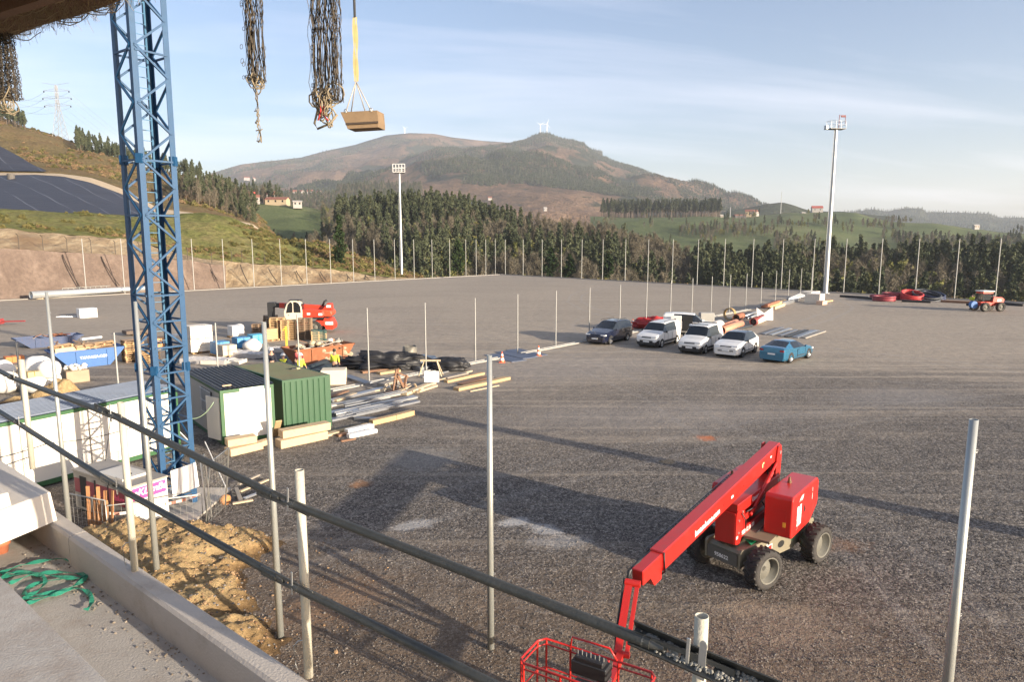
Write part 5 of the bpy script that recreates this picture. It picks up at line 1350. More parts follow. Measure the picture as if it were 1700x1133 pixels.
mb.build('window_bars', M_sign, wo_)
mb = MB(); a_ = C2 + f2 * .18 - f1 * .03; quadbox(mb, a_, (f2 * .95 - f1 * .3).normalized(), .85, f1, .04, .18, 1.9); mb.build('door', M_wpan, t_)
mb = MB(); p = C2 + f1 * .25 + f2 * .55 + Vector((0, 0, H2_ + .07)); mb.bar(p, p + f1 * .34, .12, .04); one('offcut', 'small pale timber offcut lying on the dark ribbed cabin roof', 'board', mb, mat('pale_offcut', (.55, .40, .25), .8))
cable(sag(P(303, 690, 25.9), P(355, 668, 26.0), .35), .014, 'pale green cable drooping between the mast and the barred cabin', mat('green_cable', (.30, .42, .25), .6))
g1_ = Vector((.78, .63, 0)).normalized(); g2_ = Vector((-.70, .715, 0)).normalized(); C3 = G(472.5, 722); H3 = 2.28; LG = 2.1; LD = 4.7
t_ = thing('storage_container', 'dark green steel storage container with vertical ribs and a rust-stained olive roof', 'container', tuple(C3))
mb = MB(); n = 8; prof = []
for i in range(n): x = .06 + (LG - .12) * i / n; st = (LG - .12) / n; prof += [(x, 0), (x + st * .12, .0), (x + st * .2, .028), (x + st * .9, .028), (x + st, 0)]
rows = [[tuple(C3 + g1_ * x - g2_ * (y - .02) + Vector((0, 0, z))) for x, y in prof] for z in (.12, H3 - .09)]; mb.grid(rows)
mb.build('front_wall', M_green, t_)
mb = MB(); quadbox(mb, C3 + g2_ * .03 + g1_ * .02, g1_, LG - .04, g2_, LD - .06, .1, H3 - .05); mb.build('side_wall', M_green, t_)
mb = MB()
for (a, b) in ((0, 0), (LG - .08, 0), (0, LD - .08), (LG - .08, LD - .08)): quadbox(mb, C3 + g1_ * a + g2_ * b - (g1_ + g2_) * .004, g1_, .08, g2_, .08, .0, H3 - .09)
quadbox(mb, C3 - g2_ * .002, g1_, LG, g2_, .07, H3 - .089, H3 + .005); quadbox(mb, C3 - g2_ * .002, g1_, LG, g2_, .07, .0, .119)
for a in (0, LG - .07): quadbox(mb, C3 + g1_ * a + g2_ * .07, g1_, .07, g2_, LD - .07, H3 - .089, H3 + .004)
mb.build('frame', M_green, t_)
M_rroof = mat('olive_rusty_roof', (0.10, 0.11, 0.06), .75, var=.25, scale=.8, dirt=.55, dirtcol=(.13, .075, .05))
mb = MB(); quadbox(mb, C3 + g1_ * .07 + g2_ * .07, g1_, LG - .14, g2_, LD - .14, H3 - .05, H3 - .012)
ribbed_roof(mb, C3 + g1_ * .07 + g2_ * .07, g1_, LG - .14, g2_, LD - .14, H3 - .01, along=2, pitch=.24, h=.018); mb.build('roof', M_rroof, t_)
mb = MB(); p = C3 + g1_ * 1.45 + g2_ * 2.2 + Vector((0, 0, H3 + .02)); mb.cyl(p, p + g1_ * .25, .06, n=10); one('black_canister', 'small black canister lying on the container roof', 'canister', mb, M_black)
mb = MB(); mb.cyl(p + g1_ * .26 + Vector((0, -.05, 0)), p + g1_ * .42 + Vector((0, -.05, 0)), .055, .04, n=10); one('tan_pot', 'small tan pot lying beside the canister on the container roof', 'pot', mb, mat('tan_plastic', (.5, .38, .2), .7))
M_gen = mat('generator_grey', (0.30, 0.27, 0.23), .6, var=.15, scale=2, dirt=.3, dirtcol=(.18, .14, .11)); M_genl = mat('generator_pale', (0.60, 0.56, 0.49), .6, var=.1, scale=2, dirt=.2, dirtcol=(.4, .34, .28))
M_red_d = mat('dull_red', (0.20, 0.03, 0.045), .6, var=.25); M_pink = mat('pink_sign', (0.62, 0.06, 0.24), .6, var=.12)
k1 = Vector((.51, .86, 0)).normalized(); k2 = Vector((-.86, .51, 0)).normalized(); C4 = Vector((-10.5, 18.1, 0)); W4, L4, H4 = 1.05, 2.95, 1.27
t_ = thing('generator', 'grey and dull red generator box with a pink sign on its pale end', 'generator', tuple(C4))
mb = MB(); quadbox(mb, C4, k1, W4, k2, L4, .12, H4 - .02); mb.build('body', M_gen, t_)
mb = MB(); quadbox(mb, C4 - k2 * .012, k1, W4, k2, .01, .13, H4 - .03); mb.build('end_panel', M_genl, t_)
mb = MB(); quadbox(mb, C4 - (k1 + k2) * .03, k1, W4 + .06, k2, L4 + .06, H4 - .019, H4 + .03); mb.build('lid', M_gen, t_)
mb = MB(); quadbox(mb, C4 + k1 * .1 + k2 * .55, k1, .75, k2, 1.25, H4 + .031, H4 + .10); mb.build('top_plate', M_genl, t_)
mb = MB(); p = C4 + k1 * .45 + k2 * .85 + Vector((0, 0, H4 + .101)); mb.cyl(p, p + Vector((0, 0, .012)), .09, n=14); mb.build('vent', M_dark, t_)
mb = MB(); quadbox(mb, C4 - k2 * .018, k1, W4 - .05, k2, .004, .86, 1.20); sg = mb.build('sign', M_pink, t_)
nf = lambda p, xd, up=(0, 0, 1): Matrix.Translation(p) @ Matrix((Vector(xd).normalized(), Vector(up), Vector(xd).normalized().cross(Vector(up)))).transposed().to_4x4()
mb = MB(); text_mb(mb, 'eKLImBa', .27, nf(C4 - k2 * .021 + k1 * (W4 / 2) + Vector((0, 0, 1.05)), k1), .004, .25, .004); mb.build('lettering', M_sign, sg)
mb = MB(); quadbox(mb, C4 - k1 * .014 + k2 * .05, k2, L4 - .1, k1, .012, .62, 1.05); mb.build('red_band', M_red_d, t_)
mb = MB(); text_mb(mb, 'Maken', .22, nf(C4 - k1 * .016 + k2 * .65 + Vector((0, 0, .82)), -k2), .004, .15, .004); mb.build('side_lettering', mat('faded_pink', (.45, .05, .12), .6), t_)
for a, wdt in ((2.25, .35), (1.75, .08), (1.1, .04)):
 mb = MB(); quadbox(mb, C4 - k1 * .016 + k2 * a, k2, wdt, k1, .01, .2, 1.15); mb.build('louvre' if wdt > .1 else 'panel_gap', M_dark, t_)
mb = MB(); quadbox(mb, C4 + k1 * .05 + k2 * .1, k1, W4 - .1, k2, L4 - .2, 0, .12); mb.build('skid', M_dark, t_)
M_wire = mat('fence_wire', (0.45, 0.44, 0.40), .5, .6, var=.15)
def mesh_panel(a, b, h, label, step=.1, lean=0.0):
 t_ = thing('mesh_fence_panel', label, 'fence panel', tuple(a), 'temporary mesh fence panels'); d = b - a; L_ = d.length; d.normalize(); n_ = Vector((-d.y, d.x, 0)) * lean
 mb = MB(); pt = lambda x, z: a + d * x + n_ * z + Vector((0, 0, z + .05))
 mb.tube([pt(0, 0), pt(0, h), pt(L_, h), pt(L_, 0)], .02, 6); mb.build('frame', M_wire, t_)
 mb = MB(); x = step
 while x < L_: mb.cyl(pt(x, .05), pt(x, h - .02), .0035, n=3, caps=False); x += step
 z = .1
 while z < h: mb.cyl(pt(0, z), pt(L_, z), .0035, n=3, caps=False); z += step * 1.6
 mb.build('mesh', M_wire, t_); return t_
mesh_panel(G(112, 878), G(180, 893), 1.0, 'low mesh panel in front of the red side of the generator', .16)
mesh_panel(G(183, 893), G(338, 872), .85, 'low mesh panel along the orange soil in front of the mast foot', .16)
mesh_panel(G(342, 880), G(374, 848), 1.9, 'tall mesh panel leaning to the right of the mast foot', .12, -.12)
mesh_panel(G(346, 874), G(352, 862), 1.9, 'narrow mesh gate leaf behind the tall panel beside the mast', .12, .05)
mb = MB()
for i in range(9):
 p = G(150 + i * 4.5 + rnd(-1, 1), 884 + i * 1.2); mb.bar(p + Vector((0, 0, .02)), p + Vector((rnd(-.1, .1), .18 + rnd(-.1, .1), rnd(.9, 1.35))), .09, .025)
one('leaning_boards', 'rusty-orange boards leaning behind the low mesh panel beside the generator', 'boards', mb, mat('orange_boards', (.36, .17, .07), .8, var=.4, scale=8))
mb = MB()
for p0, p1 in (((342, 760), (375, 812)), ((300, 742), (320, 742))): mb.cyl(G(*p0) * 1.0 + Vector((0, 0, .6)), G(*p1) + Vector((0, 0, .05)), .02, n=6)
one('steel_bars', 'thin pale bar leaning to the right of the mast foot', 'bar', mb, M_sign)
M_plk = mat('new_plank', (0.45, 0.31, 0.16), .75, var=.25, scale=3, bump=.2); M_plkp = mat('pale_plank', (0.48, 0.38, 0.25), .75, var=.2, scale=3, bump=.2)
M_plkg = mat('grey_plank', (0.30, 0.26, 0.21), .85, var=.3, scale=3, bump=.3); M_plkb = mat('brown_plank', (0.22, 0.12, 0.07), .85, var=.35, scale=3, bump=.3)
M_alu = mat('aluminium_beam', (0.42, 0.43, 0.44), .38, .75, var=.12, scale=3); M_alud = mat('dull_steel_beam', (0.25, 0.26, 0.28), .45, .7, var=.2, scale=3)
M_block = mat('sandy_block', (0.52, 0.39, 0.24), .9, var=.2, scale=2.5, bump=.5, bscale=30, dirt=.2, dirtcol=(.3, .2, .12))
def beam(x0, y0, x1, y1, w, h, m, label, nm='timber_beam', cat='beam', z=0.0, z1=None, grp=None, bev=.008):
 a = G(x0, y0, z); b = G(x1, y1, z if z1 is None else z1); mb = MB(); mb.box(((b - a).length / 2, 0, h / 2), ((b - a).length, w, h), frame(a, b - a), bev=bev)
 return one(nm, label, cat, mb, m, grp, origin=a)
beam(462, 744, 540, 727, .5, .32, M_block, 'lower sandy concrete block in front of the green container', 'concrete_beam')
beam(466, 727, 545, 712, .48, .30, M_block, 'upper sandy concrete block resting on the lower one by the green container', 'concrete_beam', z=.325)
beam(378, 757, 432, 744, .5, .28, M_block, 'lower sandy concrete block by the corner of the white-fronted cabin', 'concrete_beam')
beam(376, 741, 424, 733, .48, .27, M_block, 'upper, shorter sandy concrete block by the corner of the white-fronted cabin', 'concrete_beam', z=.285)
beam(432, 741, 446, 737, .3, .2, M_block, 'little sandy stone between the two pairs of concrete blocks', 'stone_offcut')
beam(457, 726, 463, 700, .25, .05, M_plk, 'short upright plank in the dark gap between cabin and green container', z=.1, z1=.9)
for i, (x0, y0, x1, y1, m, l) in enumerate(((398, 818, 445, 798, M_plkp, 'pale board in the dark rubble right of the mast'), (404, 830, 452, 812, M_alu, 'grey metal strip in the rubble right of the mast'), (392, 812, 400, 834, M_plkg, 'short dark post offcut in the rubble right of the mast'), (386, 838, 420, 832, M_plkp, 'small curved board lying apart right of the mast'), (396, 806, 430, 790, M_plkg, 'weathered board behind the rubble right of the mast'))):
 beam(x0, y0, x1, y1, .12, .05, m, l, 'board', 'board', z=.03 + i * .03)
mb = MB(); mb.blob((G(374, 836).x, G(374, 836).y, .1), (.35, .35, .35), 3); one('orange_bucket', 'small orange-brown lump in the rubble right of the mast', 'bucket', mb, mat('orange_lump', (.45, .2, .07), .8))
# == BOOM LIFT
random.seed(21)
M_red = mat('lift_red', (0.46, 0.017, 0.012), 0.38, var=0.12, scale=1.5, dirt=.3, dirtcol=(.27, .045, .035), coat=.3)
M_tan = mat('lift_chassis', (0.19, 0.168, 0.115), .55, var=.15, scale=2, dirt=.25, dirtcol=(.16, .13, .09))
M_tyre = mat('muddy_tyre', (0.035, 0.032, 0.030), .9, var=.4, scale=8, dirt=.3, dirtcol=(.14, .115, .09), bump=.4)
M_rim = mat('grey_rim', (0.13, 0.125, 0.105), .7, var=.15, scale=4, dirt=.25, dirtcol=(.2, .17, .13))
M_let = mat('white_lettering', (0.80, 0.78, 0.74), .5, var=.03)
M_hose = mat('black_hose', (0.02, 0.02, 0.022), .5)
C = Vector((6.25, 16.35, 0)); b = Vector((.64, .77, 0)).normalized(); n = Vector((-b.y, b.x, 0)); n = n if n.x < 0 else -n
ca = Vector((.80, .59, 0)).normalized(); cn = Vector((-ca.y, ca.x, 0))
T_ = lambda s, l, h: C + b * s + n * l + Vector((0, 0, h))
lift = thing('boom_lift', 'red articulated boom lift on four big wheels, its boom reaching down to its basket', 'boom lift', tuple(C))
def tbox(mb, s0, s1, l0, l1, h0, h1, bev=0.0):
 mb.box(((s0 + s1) / 2, (l0 + l1) / 2, (h0 + h1) / 2), (abs(s1 - s0), abs(l1 - l0), abs(h1 - h0)), TF, bev=bev)
TF = Matrix((b, n, Vector((0, 0, 1)))).transposed().to_4x4(); TF.translation = C
CF = Matrix((ca, cn, Vector((0, 0, 1)))).transposed().to_4x4(); CF.translation = C
def wheel(mb_t, mb_r, T, r, w, lugs=22, rr=.68, dish=.10):
 """wheel about local X (axle), outer face at +X"""
 prof = [(r * rr, -w / 2), (r * .9, -w / 2), (r * .985, -w / 2 + .03), (r * .985, w / 2 - .03), (r * .9, w / 2), (r * rr, w / 2), (r * rr, -w / 2)]
 mb_t.lathe(prof, 36, T)
 for k in range(lugs):
  for sgn in (-1, 1):
   a = 2 * PI * (k + (.25 if sgn > 0 else -.25)) / lugs; M = T @ Matrix.Rotation(a, 4, 'X') @ Matrix.Translation((sgn * w * .25, 0, r * 1.0)) @ Matrix.Rotation(sgn * .55, 4, 'Z')
   mb_t.box((0, 0, 0), (w * .52, r * .10, r * .085), M)
 mb_r.lathe([(r * rr + .002, w / 2 + .004), (r * rr * .97, w / 2 + .012), (r * rr * .9, w / 2 - .01), (r * rr * .86, w / 2 - dish), (r * rr * .45, w / 2 - dish - .01), (r * rr * .42, w / 2 - dish + .03), (r * rr * .2, w / 2 - dish + .04), (0, w / 2 - dish + .04)], 28, T)
 mb_r.lathe([(r * rr + .002, -w / 2 - .004), (r * rr * .9, -w / 2 + .01), (r * rr * .8, -w / 2 + dish), (0, -w / 2 + dish)], 24, T)
 for k in range(8):
  a = 2 * PI * k / 8; M = T @ Matrix.Rotation(a, 4, 'X'); mb_r.cyl(M @ Vector((w / 2 - dish - .01, 0, r * rr * .62)), M @ Vector((w / 2 - dish + .02, 0, r * rr * .62)), .014, n=6)
for sx in (-1.14, 1.14):
 for sl in (-1, 1):
  cpos = CF @ Vector((sx, sl * .84, .47)); ax = (cn * sl) if sx > 0 else (cn * sl + ca * .12 * sl).normalized()
  Tm = frame(cpos, ax); a_ = MB(); r_ = MB(); wheel(a_, r_, Tm, .47, .36, lugs=18, dish=.20)
  ty = a_.build('tyre', M_tyre, lift); ty.name = 'wheel'; r_.build('rim', M_rim, ty)
mb = MB(); mb.prism([(-1.5, .42), (-1.5, .74), (-1.42, .80), (1.42, .80), (1.5, .74), (1.5, .42), (.7, .34), (-.7, .34)], .86, CF);
for sl in (-1, 1):
 mb.prism([(-1.55, .40), (-1.55, .80), (-1.48, .86), (-.6, .86), (.6, .80), (1.3, .95), (1.52, .93), (1.56, .85), (1.5, .72), (1.1, .74), (.75, .55), (.7, .36), (-.62, .36), (-.72, .52), (-.95, .68), (-1.3, .66), (-1.42, .45)], .06, CF @ Matrix.Translation((0, sl * .47, 0)))
mb.cyl(CF @ Vector((-1.14, -.75, .455)), CF @ Vector((-1.14, .75, .455)), .08, n=12); mb.cyl(CF @ Vector((1.14, -.75, .455)), CF @ Vector((1.14, .75, .455)), .08, n=12)
mb.cyl(CF @ Vector((-1.14, -.62, .455)), CF @ Vector((-1.14, -.45, .455)), .17, n=14); mb.cyl(CF @ Vector((1.14, -.62, .455)), CF @ Vector((1.14, -.45, .455)), .17, n=14)
ch = mb.build('chassis', M_tan, lift)
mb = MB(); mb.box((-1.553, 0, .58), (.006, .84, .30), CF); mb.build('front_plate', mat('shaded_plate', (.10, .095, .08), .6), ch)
mb = MB(); Tt = Matrix.Translation(CF @ Vector((-1.558, .02, .56))) @ Matrix((-cn, Vector((0, 0, 1)), -ca)).transposed().to_4x4(); text_mb(mb, '958622', .13, Tt, .004, 0, .002); mb.build('fleet_number', M_let, ch)
def side(s, h): return CF @ Vector((s, -.503, h))
def flat(mb, pts, off=0.0):
 v = [tuple(side(s, h) - cn * off) for s, h in pts]; mb.add(v, [tuple(range(len(v)))])
mb = MB(); flat(mb, [(-.62, .56), (-.50, .74), (-.50, .67), (-.30, .70), (-.30, .52), (-.50, .50), (-.50, .42)], .003); mb.build('red_arrow', M_red, ch)
mb = MB(); flat(mb, [(-.645, .56), (-.485, .785), (-.485, .70), (-.28, .725), (-.28, .50), (-.485, .475), (-.485, .385)], .001); mb.build('arrow_border', M_let, ch)
mb = MB(); flat(mb, [(.42, .66), (.62, .76), (.62, .70), (.72, .72), (.72, .62), (.62, .60), (.62, .55)], .002); mb.build('green_arrow', mat('green_mark', (.03, .42, .18), .5), ch)
mb = MB(); th_ = np.linspace(0, 2 * PI, 17)[:-1]; flat(mb, [(.10 + .14 * math.cos(a), .60 + .09 * math.sin(a)) for a in th_], .001); mb.build('access_hole', M_dark, ch)
mb = MB(); v = [CF @ Vector((x, y, .863)) for x, y in ((-1.05, -.44), (-.75, -.38), (-.88, -.12))]; mb.add([tuple(p) for p in v], [(0, 1, 2)]); mb.build('green_triangle', mat('green_mark', (.03, .42, .18), .5), ch)
mb = MB(); mb.cyl(T_(0, 0, .80), T_(0, 0, .97), .48, n=28); tbox(mb, -1.0, 1.5, -.55, .75, .94, 1.0); mb.build('turntable', M_tan, lift)
def cover(l0, l1, s0, s1, h0, h1, nm, lab=None):
 mb = MB(); lm = (l0 + l1) / 2
 mb.prism([(s0, h0 + .05), (s0 + .05, h0), (s1 - .62, h0 + .0), (s1 - .05, h0 + .30), (s1, h0 + .42), (s1, h1 - .10), (s1 - .12, h1), (s0 + .06, h1), (s0, h1 - .07)], abs(l1 - l0), TF @ Matrix.Translation((0, lm, 0)))
 o = mb.build(nm, M_red, lift, bevel=.045)
 return o
cv = cover(-.88, -.22, -.50, 1.55, .96, 2.0, 'engine_cover')
cl = cover(.62, 1.08, -.62, 1.45, .96, 1.98, 'tank_cover')
mb = MB(); tbox(mb, -.508, -.500, -.74, -.36, 1.12, 1.66, .0); mb.build('recessed_panel', mat('lift_red_d', (0.42, 0.016, 0.012), 0.4, coat=.3), cv)
mb = MB(); tbox(mb, -.512, -.502, -.74, -.67, 1.24, 1.36); mb.build('yellow_label', mat('yellow_label', (.75, .45, .05), .5), cv)
for (o_, l_, s_) in ((cv, -.45, .55), (cl, .85, .1)):
 mb = MB(); p = T_(s_, l_, 2.0); mb.cyl(p, p + Vector((0, 0, .05)), .05, n=12); mb.cyl(p + Vector((0, 0, .05)), p + Vector((0, 0, .15)), .038, .028, n=12); mb.build('beacon', mat('amber_beacon', (.16, .10, .05), .35), o_)
Ts = lambda s, h, l=-.883: Matrix.Translation(T_(s, l, h)) @ Matrix((b, Vector((0, 0, 1)), -n)).transposed().to_4x4()
mb = MB();
for (x0, x1, y0, y1) in ((-.16, -.03, -.20, .25), (.03, .15, -.13, .26), (-.16, .15, -.24, -.10)): mb.box(((x0 + x1) / 2, (y0 + y1) / 2, 0), (x1 - x0, y1 - y0, .004), Ts(.02, 1.42))
mb.add([(-.22, -.33, .001), (.10, -.22, .001), (.18, -.18, .001), (-.12, -.30, .001)], [(0, 1, 2, 3)], Ts(.02, 1.42));
mb.add([(-.05, .34, .001), (.12, .40, .001), (.20, .48, .001), (.05, .42, .001)], [(0, 1, 2, 3)], Ts(.02, 1.42)); mb.add([(.10, .33, .001), (.22, .36, .001), (.30, .47, .001), (.20, .45, .001)], [(0, 1, 2, 3)], Ts(.02, 1.42))
mb.build('white_mark', M_let, cv)
mb = MB(); mb.box((0, 0, 0), (.012, .26, .004), Ts(.24, 1.50)); mb.add([(.32, -.12, .002), (.46, -.04, .002), (.34, .12, .002)], [(0, 1, 2)], Ts(.05, 1.48)); mb.build('latch', M_dark, cv)
mb = MB(); mb.box((0, 0, 0), (.02, .10, .006), Ts(1.02, 1.80)); mb.box((0, 0, 0), (.02, .16, .006), Ts(1.02, 1.62)); mb.build('hinge', M_let, cv)
LA = .34
M_redp = M_red
mb = MB()
for l_ in (LA - .24, LA + .24): mb.prism([(-1.45, .90), (-1.45, 1.62), (-1.36, 1.74), (-1.15, 1.74), (-.95, 1.60), (-.90, 1.2), (-1.2, .82)], .03, TF @ Matrix.Translation((0, l_, 0)))
tbox(mb, -1.46, -1.43, LA - .225, LA + .225, .90, 1.66); mb.build('riser_bracket', M_red, lift)
mb = MB(); tbox(mb, -1.2, 1.25, LA - .27, LA - .20, .98, 1.18, .01); tbox(mb, -1.2, 1.25, LA + .20, LA + .27, .98, 1.18, .01); low_ = mb.build('lower_arm', M_red, lift)
mb = MB(); text_mb(mb, '900 12 36 00', .15, Ts(-.72, 1.08, LA - .273), .004, 0, .003); mb.build('phone_number', M_let, low_)
mb = MB(); tbox(mb, -1.1, 1.35, LA - .22, LA + .22, 1.28, 1.44, .01); mb.build('middle_arm', M_red, lift)
mb = MB(); tbox(mb, -1.38, 1.45, LA - .25, LA + .20, 1.60, 1.86, .012); up_ = mb.build('upper_arm', M_red, lift)
mb = MB(); text_mb(mb, 'LoxamHune', .17, Ts(-.05, 1.73, LA - .253), .004, .1, .004); mb.build('name', M_let, up_)
mb = MB(); mb.cyl(T_(-.6, LA - .26, 1.38), T_(.7, LA - .30, 2.12), .05, n=12); mb.cyl(T_(.3, LA - .28, 1.9), T_(1.0, LA - .3, 2.28), .032, n=10); mb.build('lift_cylinder', M_red, lift)
mb = MB()
for l_ in (LA - .22, LA + .20): mb.prism([(1.15, 1.55), (1.5, 1.55), (1.58, 2.45), (1.5, 2.66), (1.3, 2.66), (1.22, 2.4)], .035, TF @ Matrix.Translation((0, l_, 0)))
tbox(mb, 1.50, 1.53, LA - .21, LA + .18, 1.6, 2.5); mb.build('knuckle', M_red, lift)
B0 = T_(1.42, LA - .04, 2.47); B1 = Vector((2.22, 11.9, 1.73)); bd = (B1 - B0); BL = bd.length; bd.normalize()
BF = frame(B0, bd); Bm = BL - .95
mb = MB(); mb.box((Bm / 2 - .08, 0, 0), (Bm + .16, .30, .41), BF, bev=.02); bm_ = mb.build('boom', M_red, lift)
mb = MB(); mb.box((Bm + .36, 0, .02), (.78, .24, .30), BF, bev=.015); mb.prism([(Bm + .02, -.36), (Bm + .30, -.36), (Bm + .45, -.12), (Bm - .05, -.12)], .22, BF); mb.build('inner_boom', M_red, bm_)
sidey = BF.to_3x3() @ Vector((0, 1, 0));
sgn = 1 if sidey.dot(-n) > 0 else -1
zz_ = (BF.to_3x3() @ Vector((0, 0, 1)))
def Tb(x, z, side_=1):
 Z = sidey * sgn; X = -bd; Y = zz_
 return Matrix.Translation(BF @ Vector((x, sgn * .152, z))) @ Matrix((X, Y, Z)).transposed().to_4x4()
mb = MB(); text_mb(mb, 'loxamhune.com', .20, Tb(Bm - 2.05, -.06), .004, .05, .005); mb.build('web_address', M_let, bm_)
mb = MB()
for x in (.9, 2.4, 3.6, 5.2): mb.cyl(BF @ Vector((x, sgn * .149, -.02)), BF @ Vector((x, sgn * .156, -.02)), .014, n=8)
mb.build('bolt', M_dark, bm_)
mb = MB(); mb.box((0, 0, 0), (.05, .10, .004), Tb(1.15, .02)); mb.box((.06, .05, 0), (.10, .04, .004), Tb(1.15, .02)); mb.build('sticker', mat('pale_yellow', (.7, .65, .3), .5), bm_)
mb = MB(); hs_ = -sgn
tr0, tr1 = 1.9, Bm - .3
for yy in (.27, .40):
 mb.tube([BF @ Vector((x, hs_ * yy, -.04)) for x in np.linspace(tr0, tr1, 8)], .014, 5)
x = tr0
while x < tr1: mb.cyl(BF @ Vector((x, hs_ * .27, -.04)), BF @ Vector((x, hs_ * .40, -.04)), .012, n=5); x += .12
mb.build('hose_track', mat('track_grey', (.16, .15, .15), .5, .3), bm_)
mb = MB(); mb.tube([BF @ Vector((x, hs_ * .335, -.09)) for x in np.linspace(tr0, tr1, 8)], .05, 6); mb.build('hose', M_hose, bm_)
mb = MB(); mb.tube([BF @ Vector(q) for q in ((tr1 - 1.4, hs_ * .22, .02), (Bm - .3, hs_ * .20, .05), (Bm + .2, hs_ * .14, .12), (Bm + .5, hs_ * .12, .17), (Bm + .8, hs_ * .14, .12), (Bm + .9, hs_ * .14, -.1))], .035, 7)
mb.tube([BF @ Vector(q) for q in ((Bm - .02, sgn * .16, .2), (Bm - .02, sgn * .17, -.2), (Bm + .02, 0, -.38))], .018, 6); mb.build('hose', M_hose, bm_)
E1 = B1 + Vector((0, 0, 0)); E2 = Vector((1.93, 11.22, .75)); jd = (E2 - E1).normalized(); JF = frame(E1 - jd * .08, jd, (0, 0, 1))
JL = (E2 - E1).length + .1; jx = Vector((1, -.35, 0)).normalized()
mb = MB()
for off, w_ in ((-.055, .10), (.10, .055)):
 a_ = E1 + jx * off; b_ = E2 + jx * off; mb.bar(a_ - jd * .06, b_, .085 if w_ > .08 else .06, .13 if w_ > .08 else .07, up=jx)
mb.cyl(E1 - jx * .13, E1 + jx * .15, .07, n=14); mb.cyl(E2 - jx * .13, E2 + jx * .15, .06, n=14)
jb = mb.build('jib', M_red, lift)
mb = MB(); mb.tube([E1 - jx * .14 + Vector((0, 0, .08)), E1 - jx * .15 + jd * .3, E2 - jx * .14 - jd * .3, E2 - jx * .1], .022, 6); mb.build('hose', M_hose, jb)
P1 = Vector((.50, 10.86, 0)); P2 = Vector((2.26, 9.84, 0)); wx = (P2 - P1).normalized(); WB = (P2 - P1).length; dy = Vector((wx.y, -wx.x, 0)); dy = dy if dy.y < 0 else -dy
bk = lambda x, y, z: P1 + wx * x + dy * y + Vector((0, 0, z))
DB = .80; r_ = .02
def ring_(h, cut=0.0): return [bk(.10, 0, h), bk(WB - .08, 0, h), bk(WB, .10, h), bk(WB, DB - .1, h), bk(WB - .1, DB, h), bk(.1, DB, h), bk(0, DB - .1, h), bk(0, .14, h)]
mb = MB()
for h in (1.30, 1.20, .78): mb.tube(ring_(h), r_ if h > 1.25 else .015, 8, closed=True)
mb.tube(ring_(.22), .022, 8, closed=True)
for x, y in ((.1, 0), (.55, 0), (1.4, 0), (WB - .08, 0), (WB, DB - .1), (WB - .1, DB), (1.35, DB), (.75, DB), (.1, DB), (0, DB - .1), (0, .14)): mb.cyl(bk(x, y, .22), bk(x, y, 1.3), .018, n=8)
mb.tube([bk(.55, 0, 1.3), bk(.58, 0, 1.48), bk(1.25, 0, 1.48), bk(1.38, 0, 1.3)], .018, 7)
bsk = mb.build('basket', M_red, lift)
mb = MB(); BFk = Matrix((wx, dy, Vector((0, 0, 1)))).transposed().to_4x4(); BFk.translation = P1
mb.box((WB / 2, DB / 2, .2), (WB, DB, .03), BFk); mb.build('basket_floor', mat('checker_floor', (.08, .08, .08), .6, .5), bsk)
mb = MB(); mb.box((.98, .12, 1.12), (.62, .26, .24), BFk, bev=.02); mb.box((.98, .14, 1.28), (.50, .20, .10), BFk, bev=.02); mb.box((.98, .16, .72), (.55, .16, .28), BFk, bev=.02)
cb = mb.build('control_box', M_hose, bsk)
mb = MB()
for k in range(7): q = (.76 + .075 * k, .16, 1.33); mb.cyl(BFk @ Vector(q), BFk @ Vector((q[0], q[1], 1.39 + .02 * (k % 2))), .012, n=6)
mb.tube([BFk @ Vector(q) for q in ((.68, .02, 1.2), (.66, -.02, 1.40), (.80, -.03, 1.44), (1.15, -.03, 1.40), (1.28, -.02, 1.36), (1.30, .02, 1.15))], .009, 5); mb.build('control_lever', M_steel, cb)
mb = MB(); mb.box((.98, -.012, .93), (.6, .01, .07), BFk); mb.box((1.2, -.014, .82), (.2, .012, .12), BFk); mb.build('instruction_sticker', M_let, cb)
mb = MB(); mb.bar(bk(1.12, -.06, .25), bk(1.12, -.06, 1.2), .16, .12, up=dy); mb.bar(E2, bk(1.2, -.05, .7), .12, .12); mb.build('basket_mount', M_red, bsk)
mb = MB()
for k in range(4): mb.tube([T_(1.1 + .05 * k, LA - .20 + .1 * k, 1.8), T_(1.35 + .06 * k, LA - .18 + .1 * k, 2.1 + .05 * k), T_(1.25, LA - .16 + .1 * k, 2.42)], .016, 5)
mb.tube([T_(-1.2, LA - .28, 1.62), T_(-1.0, LA - .31, 1.38), T_(-.95, LA - .3, 1.15)], .014, 5); mb.tube([T_(-.9, LA - .28, 1.56), T_(-.2, LA - .30, 1.52), T_(.5, LA - .29, 1.60)], .014, 5); mb.tube([T_(-.7, -.1, .98), T_(-.3, -.2, 1.1), T_(.1, -.1, 1.3), T_(.2, .1, 1.5)], .02, 5)
mb.build('hydraulic_hose', M_hose, lift)
mb = MB()
for s_, h_ in ((-1.30, 1.45), (-1.30, 1.15), (-1.10, 1.62)): mb.cyl(T_(s_, LA - .256, h_), T_(s_, LA - .275, h_), .03, n=10)
mb.cyl(T_(1.42, LA - .26, 2.47), T_(1.42, LA - .24, 2.47), .05, n=12); mb.cyl(T_(1.35, LA - .26, 1.72), T_(1.35, LA - .24, 1.72), .045, n=12); mb.build('pivot_pin', M_steel, lift)
mb = MB(); mb.box((0, 0, 0), (.10, .07, .004), Ts(-1.37, 1.05, LA - .258)); mb.box((0, 0, 0), (.09, .05, .004), Tb(.55, .05)); mb.box((0, 0, 0), (.12, .06, .004), Tb(3.1, -.02)); mb.build('warning_sticker', M_let, lift)
